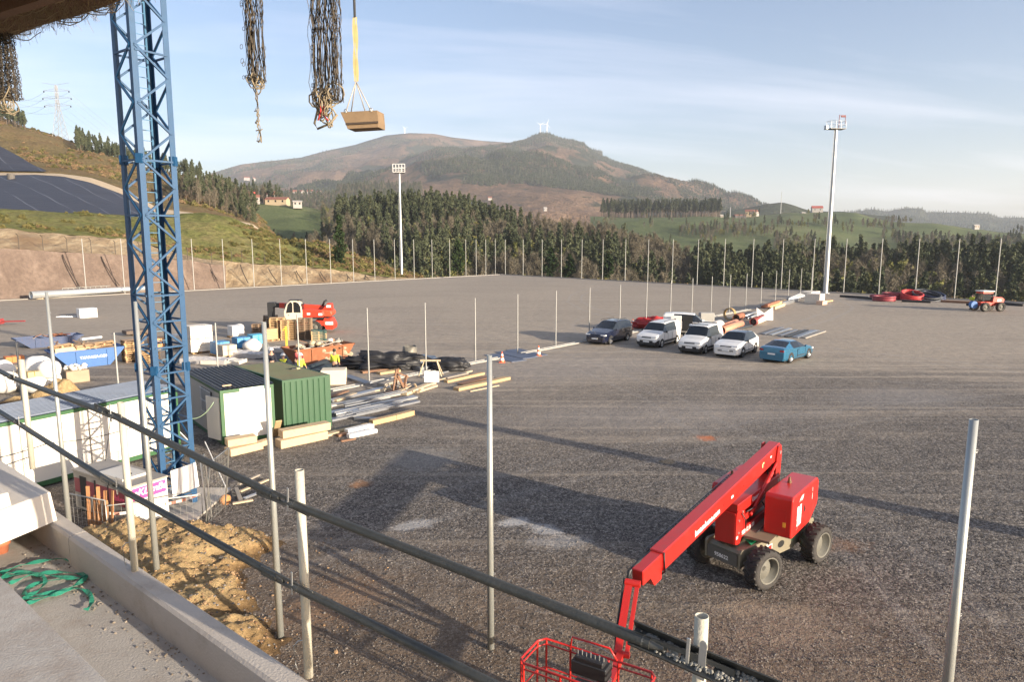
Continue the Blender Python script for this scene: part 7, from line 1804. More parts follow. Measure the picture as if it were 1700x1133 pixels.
M_drain = mat('drain_concrete', (0.34, 0.33, 0.30), .8, var=.15, scale=2); M_kerb = mat('pale_kerb', (0.27, 0.25, 0.22), .85, var=.15, scale=1)
for (x0, x1, lb) in ((545, 829, 'pale drain channel on the left of the steel road plates'), (866, 1310, 'pale drain channel running behind the parked cars')):
 a, b_ = mline(x0), mline(x1); mb = MB(); L_ = (b_ - a).length; F = frame(a, b_ - a)
 for y in (-.19, .19): mb.box((L_ / 2, y, .03), (L_, .10, .10), F, bev=.01)
 mb.box((L_ / 2, 0, .02), (L_, .28, .03), F); one('drain_channel', lb, 'drain channel', mb, M_drain, 'drain channels of the middle line')
M_rplate = mat('steel_road_plate', (0.10, 0.12, 0.17), .5, .5, var=.3, scale=2)
for i, (x, y) in enumerate(((838, 594.5), (856, 589.5), (874, 586))):
 g = G(x, y); mb = MB(); mb.box((g.x, g.y, .015 + i * .004), (1.25, 3.4, .03), Matrix.Translation(g) @ Matrix.Rotation(.62, 4, 'Z') @ Matrix.Translation(-g)); one('road_plate', 'flat blue-grey steel plate over the drain line, %s from the kerb' % ORD[i], 'steel plate', mb, M_rplate, 'road plates over the drain')
for e, nm_, n_ in ((LEFT_EDGE, 'left', -1), (RIGHT_EDGE, 'right', 1)):
 d = (e[1] - e[0]).normalized(); a = e[0] - (d * 40 if nm_ == 'left' else Vector()); b_ = e[1] + (d * 30 if nm_ == 'right' else Vector()); inn_ = Vector((d.y, -d.x, 0)); inn_ = inn_ if inn_.y < 0 else -inn_
 F = frame(a + inn_ * .9, b_ - a); mb = MB(); L_ = (b_ - a).length; mb.box((L_ / 2, 0, .05), (L_, .22, .14), F, bev=.01); o = mb.build('kerb', M_kerb); o['kind'] = 'structure'
 mb = MB(); mb.box((L_ / 2, 0, .006), (L_, 2.4, .01), frame(a - inn_ * .45, b_ - a)); o = mb.build('service_strip', mat('dark_strip', (.07, .06, .052), .9, var=.3)); o['kind'] = 'structure'
M_mast = mat('mast_galvanised', (0.46, 0.475, 0.475), .4, .5, var=.08)
def flood(label, px, py, h, r0, r1, head, rz=0):
 b_ = G(px, py); t = thing('floodlight_mast', label, 'floodlight mast', tuple(b_), 'floodlight masts')
 mb = MB(); mb.cyl(b_, b_ + Vector((0, 0, h)), r0, r1, 16); mb.cyl(b_, b_ + Vector((0, 0, .08)), r0 * 1.8, n=16); mb.build('pole', M_mast, t)
 T = Matrix.Translation(b_ + Vector((0, 0, h))) @ Matrix.Rotation(rz, 4, 'Z')
 mb = MB(); w_, d_ = head; mb.box((0, 0, 0), (w_, d_, .12), T); mb.build('platform', mat('mast_dark', (.12, .12, .12), .6, .4), t)
 mb = MB()
 for z in (.55, 1.1):
  mb.tube([T @ Vector(q) for q in ((-w_ / 2, -d_ / 2, z), (w_ / 2, -d_ / 2, z), (w_ / 2, d_ / 2, z), (-w_ / 2, d_ / 2, z))], .028, 5, closed=True)
 for x in np.linspace(-w_ / 2, w_ / 2, 4):
  for y in (-d_ / 2, d_ / 2): mb.cyl(T @ Vector((x, y, 0)), T @ Vector((x, y, 1.1)), .025, n=5)
 mb.build('railing', M_mast, t)
 mb = MB();
 for z in np.arange(2.5, h, .9): mb.cyl(b_ + Vector((-r0 - .05, -.1, z)), b_ + Vector((-r0 * .5, -.1, z)), .025, n=5)
 mb.bar(b_ + Vector((-r0 - .06, -.1, 2.5)), b_ + Vector((-r1 - .06, -.1, h)), .035, .035); mb.build('ladder', M_mast, t); return t, T
f1_, T1 = flood('farther floodlight mast at the left kerb, with an empty white frame head', 667, 460.5, 22.6, .32, .18, (2.3, 1.1))
mb = MB()
for z in (.1, .95, 1.8): mb.bar(T1 @ Vector((-1.3, -.6, z)), T1 @ Vector((1.3, -.6, z)), .1, .1)
for x in np.linspace(-1.3, 1.3, 5): mb.bar(T1 @ Vector((x, -.6, .1)), T1 @ Vector((x, -.6, 1.8)), .1, .1)
mb.build('lamp_frame', M_let, f1_)
f2_, T2 = flood('nearer, taller floodlight mast behind the right-hand kerb, with a railed head and one lamp', 1370, 487.5, 24.4, .36, .23, (2.4, 1.2), .15)
mb = MB(); mb.box((-1.75, -.2, .15), (.35, .6, .6), T2, bev=.05); mb.build('lamp', M_mast, f2_)
mb = MB(); mb.bar(T2 @ Vector((.6, .3, 0)), T2 @ Vector((.6, .3, 2.1)), .07, .07); mb.bar(T2 @ Vector((.6, .3, 2.0)), T2 @ Vector((1.6, .3, 2.05)), .06, .06); mb.bar(T2 @ Vector((1.6, .3, .8)), T2 @ Vector((1.6, .3, 2.05)), .06, .06); mb.box((1.2, .3, 1.9), (.7, .1, .28), T2, bev=.04); mb.build('cross_arm', mat('mast_redbrown', (.18, .05, .05), .7), f2_)
bs = Vector((24.5, 10.6, 0)); t = thing('floodlight_mast', 'floodlight mast of the near corner whose long thin shadow crosses the pitch behind the lift', 'floodlight mast', tuple(bs), 'floodlight masts'); mb = MB(); mb.cyl(bs, bs + Vector((0, 0, 24)), .40, .24, 16); mb.build('pole', M_mast, t)
a = G(52, 498); b_ = G(412, 473); b_ = a + (b_ - a); t = thing('lying_mast', 'long grey floodlight mast lying on the ground along the left kerb', 'floodlight mast', tuple(a))
dm = (b_ - a).normalized(); nmn = Vector((-dm.y, dm.x, 0)); nmn = nmn if nmn.y > 0 else -nmn
mb = MB(); mb.pipe(a + Vector((0, 0, .62)), b_ + Vector((0, 0, .50)), .52, .03, 20, r1=.22); mb.build('pole', M_mast, t)
mb = MB(); off = nmn * 1.5; F = frame(a + dm * 5 + off + Vector((0, 0, .7)), dm); L_ = (b_ - a).length - 6
for y, z in ((0, 0), (0, .5)): mb.box((L_ / 2, y, z), (L_, .06, .06), F)
x = 0
while x < L_: mb.box((x, 0, .25), (.05, .05, .5), F); x += .8
mb.build('ladder_section', M_galv, t)
mb = MB(); Fh = frame(b_ + Vector((0, 0, .3)), dm)
for y in (-1.1, 0, 1.1):
 for z in (0, 1.2): mb.box((0, y, z), (2.4, .08, .08), Fh)
for xx in (-1.2, 0, 1.2):
 for y in (-1.1, 0, 1.1): mb.box((xx, y, .6), (.08, .08, 1.2), Fh)
mb.build('railed_head', M_galv, t)
for k in (.03, .55, .95):
 mb = MB(); p = a + (b_ - a) * k; mb.box((p.x, p.y, .06), (.8, .3, .12)); one('timber_chock', 'short timber chock under the lying mast at its %s' % {.03: 'thick open end', .55: 'middle', .95: 'railed head'}[k], 'chock', mb, M_plkp)
M_rust = mat('dark_fence_post', (.07, .055, .04), .7)
def small_post(p, h, i, lb):
 mb = MB(); mb.cyl(p, p + Vector((0, 0, h)), .06, n=6); mb.cyl(p + Vector((0, 0, h)), p + Vector((0, -.4, h + .3)), .05, n=5); one('bank_post', lb, 'post', mb, M_rust, 'thin dark posts on the bank')
for i, px in enumerate(range(-8, 372, 40)):
 py = float(np.interp(px, [r_[0] for r_ in top_wall], [r_[1] for r_ in top_wall])); p = P(px, py, float(np.interp(px, [r_[0] for r_ in top_wall], [r_[2] for r_ in top_wall])) + .2)
 small_post(p, 2.0, i, 'thin dark post on top of the brown sprayed wall, %s from the frame edge' % ORD[i])
for i, px in enumerate((385, 402, 440, 486, 520)):
 py = float(np.interp(px, [r_[0] for r_ in sand_top], [r_[1] for r_ in sand_top])); small_post(P(px, py, float(np.interp(px, [r_[0] for r_ in SANDTOP], [r_[2] for r_ in SANDTOP]))), 1.8, i, 'thin dark post above the sandy cut, %s to the right of the sprayed wall' % ORD[i])
M_gut = mat('dark_gutter', (.06, .045, .035), .8)
for i, (x0, y0, x1, y1) in enumerate(((104, 423, 134, 478), (168, 426, 198, 474), (232, 429, 252, 472), (344, 438, 362, 466), (399, 440, 412, 470), (446, 446, 460, 468), (492, 450, 503, 467), (532, 452, 542, 466), (575, 455, 582, 464), (606, 457, 612, 463))):
 pts = []
 for f in np.linspace(0, 1, 8):
  px = x0 + (x1 - x0) * f ** 1.2; py = y0 + (y1 - y0) * f; fw = fy(px); pts.append(P(px, py, fw + 3.6 * (1 - f) * (1 if x0 < 370 else 1.3) - .12))
 mb = MB(); mb.tube(pts, .08, 5); one('slope_drain', 'dark drain line down the %s, %s from the frame edge' % ('sprayed wall' if x0 < 370 else 'sandy cut', ORD[i]), 'drain pipe', mb, M_gut, 'drain lines down the cut')
g = G(19, 302); p = P(19, 301, 196); mb = MB(); mb.cyl(p + Vector((0, 0, -1.5)), p + Vector((0, 0, 2.0)), .95, n=14); one('basin_shaft', 'short round concrete shaft standing in the dark liner slope', 'shaft', mb, mat('shaft_grey', (.10, .09, .08), .8))
p = P(440, 388, 192); mb = MB(); mb.box((p.x, p.y, p.z), (1.3, 1.3, 1.8)); one('bank_hut', 'small dark box standing on the crest of the grass bank', 'box', mb, mat('hut_dark', (.07, .06, .06), .8))
# ---- skips
e1 = Vector((.70, .714, 0)).normalized(); e2 = Vector((-.714, .70, 0))
def skip(label, pl, Lt, Lb, W_, H_, m, text=None, load=None, flipx=0, d=e1):
 """open skip; pl = ground point of the near bottom corner on the left"""
 t = thing('skip', label, 'skip', tuple(pl)); nn = Vector((-d.y, d.x, 0)); o0 = (Lt - Lb) / 2
 def pt(x, y, z): return pl + d * x + nn * y + Vector((0, 0, z))
 th = .05; outer = [(-o0, 0, H_), (Lb + o0, 0, H_), (Lb, 0, 0), (0, 0, 0)]
 mb = MB(); A = [pt(*q) for q in outer]; B = [pt(q[0], W_, q[2]) for q in outer]; Ai = [pt(q[0] * (1 - .03) + (.03 if q[0] <= 0 else -.05), th, max(q[2], .06)) for q in outer]; Bi = [pt(q[0] * (1 - .03) + (.03 if q[0] <= 0 else -.05), W_ - th, max(q[2], .06)) for q in outer]
 V = [tuple(v) for v in A + B + Ai + Bi]
 F = [(0, 1, 2, 3), (7, 6, 5, 4), (3, 2, 6, 7), (0, 3, 7, 4), (1, 5, 6, 2)]
 I = 8; F += [(I + 3, I + 2, I + 1, I), (I + 4, I + 5, I + 6, I + 7), (I + 7, I + 6, I + 2, I + 3), (I + 4, I + 7, I + 3, I), (I + 2, I + 6, I + 5, I + 1), (0, I, I + 1, 1), (4, 5, I + 5, I + 4), (0, 4, I + 4, I), (1, I + 1, I + 5, 5)]
 mb.add(V, F); bdy = mb.build('body', m, t)
 mb = MB()
 for y in (0, W_): mb.bar(pt(-o0, y, H_), pt(Lb + o0, y, H_), .09, .09)
 for x in (-o0, Lb + o0): mb.bar(pt(x, 0, H_), pt(x, W_, H_), .09, .09)
 for x in (.35, Lb - .1): mb.bar(pt(x, -.03, .02), pt(x, -.03, H_ - .05), .07, .12, up=d)
 mb.build('rim', m, t)
 if text:
  T = Matrix.Translation(pt(Lb * .60, -.02, H_ * .58)) @ Matrix((d, Vector((0, 0, 1)), d.cross(Vector((0, 0, 1))))).transposed().to_4x4(); mb = MB(); text_mb(mb, text, .23, T, .006, 0, .004); mb.build('lettering', M_let, bdy)
 return t, pt, o0
M_sblue = mat('skip_blue', (0.012, 0.095, 0.29), .5, var=.2, scale=1.5, dirt=.15, dirtcol=(.06, .08, .12)); M_srust = mat('skip_rust', (0.24, 0.085, 0.035), .85, var=.35, scale=1.5, dirt=.4, dirtcol=(.33, .22, .12))
pl = G(119, 613); t, pt, o0 = skip('blue skip with white lettering, heaped with broken pallets', pl, 4.1, 2.2, 1.9, 1.08, M_sblue, 'TXARAKA.COM')
def pallet_mb(mb, T=None):
 for y in (-.36, 0, .36): mb.box((0, y, .011), (1.2, .1, .022), T)
 for x in (-.55, 0, .55):
  for y in (-.36, 0, .36): mb.box((x, y, .061), (.10, .10, .078), T)
  mb.box((x, 0, .111), (.10, .8, .022), T)
 for y in (-.34, -.17, 0, .17, .34): mb.box((0, y, .133), (1.2, .12, .022), T)
mb = MB(); pallet_mb(mb); PAL = bpy.data.meshes.new('pallet'); PAL.from_pydata(mb.v, [], mb.f); PAL.materials.append(mat('pallet_wood', (0.46, 0.30, 0.15), .85, var=.35, scale=2)); PAL.update()
PALD = PAL.copy(); PALD.materials[0] = mat('old_pallet_wood', (0.24, 0.16, 0.10), .9, var=.4, scale=2)
def pallet(loc, rz, label, me=PAL, rx_=0, ry_=0, grp=None):
 o = bpy.data.objects.new('pallet', me); COL.objects.link(o); o.location = loc; o.rotation_euler = (rx_, ry_, rz); return tag(o, label, 'pallet', grp)
ez = math.atan2(e1.y, e1.x)
k = 0
for lay in range(4):
 for i in range(3):
  pallet(pt(-.25 + i * 1.15 + rnd(-.1, .1), .75 + rnd(-.2, .3), .78 + lay * .17 + rnd(0, .05)), ez + rnd(-.3, .3), 'broken pallet heaped in the lettered blue skip', PAL if random.random() < .7 else PALD, rnd(-.10, .10), rnd(-.10, .10), 'broken pallets in the blue skip')
for i in range(22):
 q = pt(rnd(-.6, 2.7), rnd(.2, 1.7), 1.1 + rnd(0, .45)); a_ = rnd(0, 3); mb = MB(); mb.box((0, 0, 0), (rnd(.5, 1.2), .09, .03), Matrix.Translation(q) @ Matrix.Rotation(a_, 4, 'Z') @ Matrix.Rotation(rnd(-.5, .5), 4, 'Y')); one('scrap_board', 'loose scrap board on top of the pallets in the lettered blue skip', 'board', mb, random.choice((M_plk, M_plkp, M_plkb)), 'scrap boards in the blue skip')
beam(135, 565, 168, 561, .25, .12, M_let, 'white panel strip lying across the load of the lettered blue skip', 'panel_strip', z=1.35)
beam(92, 588, 176, 576, .05, .30, mat('rust_pale_sheet', (.55, .38, .25), .7, var=.3), 'pale rust-edged side sheet standing along the rim of the lettered blue skip', 'side_sheet', 'sheet', z=1.06)
t, pt2, _ = skip('second blue skip behind, rusty inside, with little rubbish in it', G(52, 579), 4.3, 2.6, 1.8, .68, mat('skip_dark_blue', (.004, .028, .10), .5, var=.2, dirt=.35, dirtcol=(.12, .05, .03)), None)
for i in range(14):
 q = pt2(rnd(.2, 2.6), rnd(.3, 1.5), .6 + rnd(0, .25)); mb = MB(); mb.box((0, 0, 0), (rnd(.3, .9), .15, .05), Matrix.Translation(q) @ Matrix.Rotation(rnd(0, 3), 4, 'Z') @ Matrix.Rotation(rnd(-.4, .4), 4, 'Y')); one('rubbish_piece', 'piece of rusty rubbish lying in the second blue skip', 'rubbish', mb, random.choice((M_plkb, M_srust, M_plkp)), 'rubbish in the second blue skip')
t, pt3, _ = skip('rusty orange skip with plaster stains and pale rubble, behind the workers', G(511, 610), 4.3, 2.7, 1.9, 1.15, M_srust, None)
mb = MB(); T = Matrix((e1, e2, Vector((0, 0, 1)))).transposed().to_4x4();
for i in range(16): q = pt3(rnd(.6, 3.2), -.012, rnd(.3, .95)); mb.blob((q.x, q.y, q.z), (rnd(.2, .7), .02, rnd(.1, .35)), i, 8, 5, .3)
mb.build('plaster_stain', mat('plaster_stain', (.45, .38, .26), .9, var=.3), t)
for i in range(26):
 q = pt3(rnd(-.3, 3.3), rnd(.2, 1.7), 1.05 + rnd(0, .3)); mb = MB()
 if random.random() < .5: mb.box((0, 0, 0), (rnd(.4, 1.3), .12, .04), Matrix.Translation(q) @ Matrix.Rotation(rnd(0, 3), 4, 'Z') @ Matrix.Rotation(rnd(-.4, .4), 4, 'Y'))
 else: mb.blob((q.x, q.y, q.z), (rnd(.3, .6), rnd(.3, .5), rnd(.2, .35)), i, 8, 6, .25)
 one('rubble_piece', 'piece of pale rubble or board heaped in the rusty skip', 'rubble', mb, random.choice((M_plkp, M_mortar, M_white_conc, M_plkb)), 'rubble in the rusty skip')
# ---- stacked goods
M_wrapw = mat('white_wrapped_blocks', (0.66, 0.59, 0.49), .6, var=.1, scale=2); M_bagw = mat('white_bag', (0.72, 0.68, 0.62), .75, var=.12, scale=2.5, bump=.5, bscale=6)
M_bluew = mat('blue_wrap', (0.05, 0.22, 0.42), .45, var=.25, scale=3); M_cyan = mat('cyan_wrap', (0.08, 0.42, 0.60), .45, var=.3, scale=3); M_film = mat('grey_film', (0.42, 0.40, 0.38), .35, var=.3, scale=4, bump=.6, bscale=5)
def stack(px, py, nx, ny, nz_, bx, by, bz, m, label, cat='pallet load', nm='block_stack', rz=ez, on_pallet=True, gap=.012, z0=0.0):
 """pallet load of separate-looking blocks, one wrapped load"""
 g = G(px, py) + Vector((0, 0, z0)); T = Matrix.Translation(g) @ Matrix.Rotation(rz, 4, 'Z'); h0 = .155 if on_pallet else .0
 if on_pallet: pallet(tuple(g), rz, 'pallet under the ' + label[:60].split(',')[0], PAL, grp='pallets under the stacked goods')
 mb = MB()
 for k in range(nz_):
  for i in range(nx):
   for j in range(ny):
    mb.box(((i - (nx - 1) / 2) * bx + rnd(-.008, .008), (j - (ny - 1) / 2) * by + rnd(-.008, .008), h0 + (k + .5) * bz), (bx - gap, by - gap, bz - gap * .8), T, bev=.01)
 return one(nm, label, cat, mb, m, origin=g)
stack(331, 586, 3, 2, 4, .52, .60, .23, M_wrapw, 'pale blocks of the lower load right of the crane mast', rz=ez)
stack(331, 586, 3, 2, 4, .52, .60, .23, M_wrapw, 'pale blocks of the upper load right of the crane mast', z0=1.10, rz=ez + .02, on_pallet=False)
stack(296, 578, 3, 2, 4, .5, .60, .22, M_wrapw, 'pale block load seen through the crane mast, standing behind the others')
stack(263, 580, 2, 2, 3, .55, .6, .24, mat('orange_tan_load', (.45, .25, .12), .8, var=.3), 'tan load seen between the legs of the crane mast')
stack(232, 556, 4, 2, 1, .6, .6, .3, mat('dark_mixed', (.12, .09, .07), .8, var=.6, scale=6), 'low dark load left of the mast, behind the pile of sheets')
stack(366, 590, 2, 2, 2, .5, .5, .42, M_bluew, 'dark blue wrapped load nearest the blocks by the crane mast')
stack(378, 593, 2, 2, 2, .5, .45, .36, mat('beige_load', (.5, .43, .33), .8, var=.2), 'beige load right against the dark blue wrapped one')
stack(401, 580, 2, 2, 2, .5, .5, .38, M_bluew, 'blue-topped load with white wrap between the two white heaps')
stack(426, 574, 2, 2, 2, .5, .5, .36, M_cyan, 'bright cyan wrapped load beside the tall near post')
stack(392, 560, 2, 2, 2, .5, .5, .42, M_bagw, 'white wrapped load behind the blue-topped one')
stack(449, 566, 1, 4, 7, .95, .2, .12, M_plk, 'stack of fresh yellow boards left of the tall pallet stacks', nm='board_stack')
def bag(px, py, d, m, label, z=0.0, seed=1, nm='big_bag'):
 g = G(px, py, z); mb = MB(); mb.blob((g.x, g.y, g.z + d[2] * .42), d, seed, 14, 10, .10, flat=.8, fr=1.6); return one(nm, label, 'bag', mb, m)
bag(419, 584, (1.3, 1.2, 1.0), M_bagw, 'round white bulk bag in front of the cyan load', seed=4)
bag(397, 551, (1.0, .9, .8), M_bagw, 'small white bag on top of the goods behind the blue loads', seed=5)
for i, (px, py, d, l) in enumerate(((60, 652, (1.5, 1.3, 1.2), 'lower left of the white bulk bags heaped before the blue skip'), (80, 648, (1.4, 1.3, 1.3), 'lower right of the white bulk bags heaped before the blue skip'), (66, 622, (1.9, 1.5, 1.4), 'topmost, widest of the white bulk bags heaped before the blue skip'), (84, 628, (1.3, 1.3, 1.4), 'white bulk bag behind the thin near post, before the blue skip'),
                                      (8, 652, (1.8, 1.4, 1.2), 'white bulk bag at the frame edge below the rail'), (4, 628, (1.5, 1.3, 1.2), 'white bulk bag at the frame edge above the other'))):
 bag(px, py + (14 if i in (2, 3) else 0), d, M_bagw, l, 0, i + 7) if i not in (2, 3) else bag(px, py, (d[0] * .85, d[1] * .8, d[2] * .8), M_bagw, l, .75, i + 7)
stack(12, 624, 3, 2, 2, .45, .5, .25, M_plkp, 'pale boards on the goods at the frame edge', on_pallet=False)
stack(70, 652, 4, 1, 1, .3, .6, .3, mat('yellow_foam', (.62, .46, .20), .8, var=.2), 'yellow boards lying between the white bulk bags', on_pallet=False, z0=.9)
def mound(px, py, d, m, label, nm='soil_heap', seed=2, cat='heap', amp=.25):
 g = G(px, py); n = 26; rows = []
 for i in range(n + 1):
  row = []
  for j in range(n + 1):
   u = (i / n - .5) * 2; v = (j / n - .5) * 2; r_ = min(1, math.hypot(u, v)); h = (math.cos(r_ * PI) + 1) / 2 * d[2]; h *= 1 + amp * 3 * mnoise.fractal(Vector((u * 2 + seed, v * 2, seed)), 1, 2, 4); row.append((g.x + u * d[0], g.y + v * d[1], max(h, 0) - .03))
  rows.append(row)
 mb = MB(); mb.smooth = True; mb.grid(rows); return one(nm, label, cat, mb, m)
mound(98, 657, (1.7, 1.1, .8), M_soil, 'ochre soil heap behind the tall near post, below the stone-filled crate', seed=4)
mound(62, 668, (2.2, 1.3, .5), M_soil, 'lower brown soil heap behind the guard rail post at the frame edge', seed=6)
mb = MB(); g = G(127, 634); mb.box((0, 0, .35), (1.15, .95, .7), Matrix.Translation(g) @ Matrix.Rotation(ez, 4, 'Z'), bev=.03); o = one('stone_crate', 'small crate of stones in front of the blue skip', 'crate', mb, mat('crate_tan', (.33, .25, .17), .85, var=.3))
mb = MB()
for i in range(30): mb.blob((g.x + rnd(-.45, .45), g.y + rnd(-.4, .4), .75 + rnd(0, .18)), (.26, .24, .2), i, 7, 5, .25)
one('rubble_stones', 'pale stones heaped in the small crate', 'stones', mb, M_white_conc)
stack(24, 601, 3, 2, 1, .35, .4, .4, mat('orange_tub', (.55, .18, .05), .7), 'orange bricks beside the thin post at the frame edge', on_pallet=False)
def sheet(px, py, L_, W2, h, m, label, rz=ez, nm='wrapped_sheets', seed=3):
 g = G(px, py); n = 16; rows = []
 for i in range(n + 1):
  rows.append([tuple(g + Matrix.Rotation(rz, 3, 'Z') @ Vector(((i / n - .5) * L_, (j / 8 - .5) * W2, h + .10 * mnoise.noise(Vector((i * .7, j * .6, seed)))))) for j in range(9)])
 low_ = [[(p[0], p[1], .0) for p in r_] for r_ in (rows[0], rows[-1])]; mb = MB(); mb.grid(rows); mb.grid([low_[0], rows[0]]); mb.grid([rows[-1], low_[1]]); mb.grid([[(r_[0][0], r_[0][1], 0) for r_ in rows], [r_[0] for r_ in rows]]); mb.grid([[r_[-1] for r_ in rows], [(r_[-1][0], r_[-1][1], 0) for r_ in rows]])
 return one(nm, label, 'sheets', mb, m)
sheet(345, 602, 3.2, 1.3, .28, M_film, 'crumpled pale film over sheets below the block stack', -.15)
sheet(372, 603, 2.6, 1.2, .22, mat('ivory_film', (.62, .57, .48), .5, var=.2), 'ivory sheet pack lying beside the short thin post', -.1, seed=8)
sheet(410, 592, 3.0, 1.3, .32, M_film, 'long film-wrapped pack on a pallet before the white bulk bag', -.3, seed=9)
sheet(464, 583, 2.0, 1.0, .25, M_film, 'small grey wrapped pack behind the workers', -.2, seed=10)
mb = MB(); g = G(475, 592); mb.box((g.x, g.y, .02), (3.4, 2.6, .03), None); one('dark_tarpaulin', 'dark tarpaulin spread flat on the ground beside the workers', 'tarpaulin', mb, M_black)
for k in range(10): pallet(tuple(G(222 + rnd(-.6, .6), 600) + Vector((0, 0, .147 * k))), ez + rnd(-.05, .05), 'pallet in the leaning stack left of the mast', PAL if k % 3 else PALD, grp='pallets stacked left of the mast')
for k in range(5): pallet(tuple(G(247 + rnd(-.6, .6), 602) + Vector((0, 0, .147 * k))), ez + rnd(-.05, .05), 'pallet in the low stack seen through the mast', PAL, grp='pallets stacked behind the mast')
for (px, py, nn_, me, lb) in ((431, 551.5, 5, PALD, 'low stack at the left end'), (450, 548, 9, PALD, 'stack behind the fresh boards'), (462, 563, 12, PAL, 'tall stack right of the fresh boards'), (480, 564, 11, PAL, 'stack behind the yellow post'), (507, 564, 12, PALD, 'dark tall stack under the telehandler'), (530, 567, 6, PAL, 'low stack nearest the rusty skip')):
 for k in range(nn_):
  pallet(tuple(G(px + rnd(-.4, .4), py) + Vector((0, 0, .147 * k))), ez + rnd(-.04, .04) - .55, 'pallet in the ' + lb + ' of the pallet row', me, grp='pallets of the ' + lb)
sheet(530, 567, 1.2, .8, .90, mat('dark_green_sheet', (.03, .08, .07), .6), 'dark green sheet over the lowest pallet stack', ez - .55, seed=12)
p = G(476, 575); mb = MB(); mb.bar(p, p + Vector((0, 0, 1.55)), .16, .10); mb.bar(p + Vector((-.25, 0, 1.2)), p + Vector((.02, 0, 1.5)), .12, .08); one('yellow_post', 'yellow painted upright before the pallet stacks', 'post', mb, mat('yellow_paint', (.60, .42, .06), .6))
stack(145, 527, 3, 2, 4, .55, .6, .24, M_let, 'white insulation blocks stacked alone far out on the pitch', on_pallet=False)
sheet(110, 526.5, 1.7, .8, .05, M_let, 'flat white sheet lying beside the lone white stack', -.05, seed=20)
g = G(16, 541); mb = MB(); mb.bar(g + Vector((-1.6, .2, .35)), g + Vector((1.5, 0, .45)), .12, .12); mb.bar(g + Vector((-1.8, 0, .1)), g + Vector((-.6, 0, .6)), .3, .2); mb.bar(g + Vector((-1, .8, .3)), g + Vector((-.4, -.6, .5)), .15, .15); mb.box((g.x - 1.1, g.y, .35), (.9, .5, .35)); one('red_implement', 'dark red machine implement lying on the pitch at the frame edge', 'implement', mb, mat('dull_red_paint', (.28, .04, .04), .6))
M_hdpe = mat('dark_ribbed_pipe', (.035, .05, .06), .5, var=.2)
for i, (x0, y0, x1, y1, r_, lb) in enumerate(((506, 617, 541, 603, .27, 'dark ribbed pipe, its open end toward the lone hi-vis worker'), (516, 623, 553, 609, .27, 'second dark ribbed pipe, lying nearer the concrete cube'))):
 a, b_ = G(x0, y0, r_), G(x1, y1, r_); mb = MB(); mb.pipe(a, b_, r_, .03, 18); L_ = (b_ - a).length
 for k in range(int(L_ / .12)): c = a + (b_ - a) * (k * .12 / L_); mb.cyl(c, c + (b_ - a).normalized() * .05, r_ + .02, n=16, caps=False)
 one('ribbed_pipe', lb, 'pipe', mb, M_hdpe, origin=a)
mb = MB(); g = G(555, 637); mb.box((0, 0, .42), (1.35, .95, .84), Matrix.Translation(g) @ Matrix.Rotation(.15, 4, 'Z'), bev=.02); one('concrete_cube', 'cream block-shaped box behind the green container', 'block', mb, mat('cream_block', (.60, .52, .40), .8, var=.1))
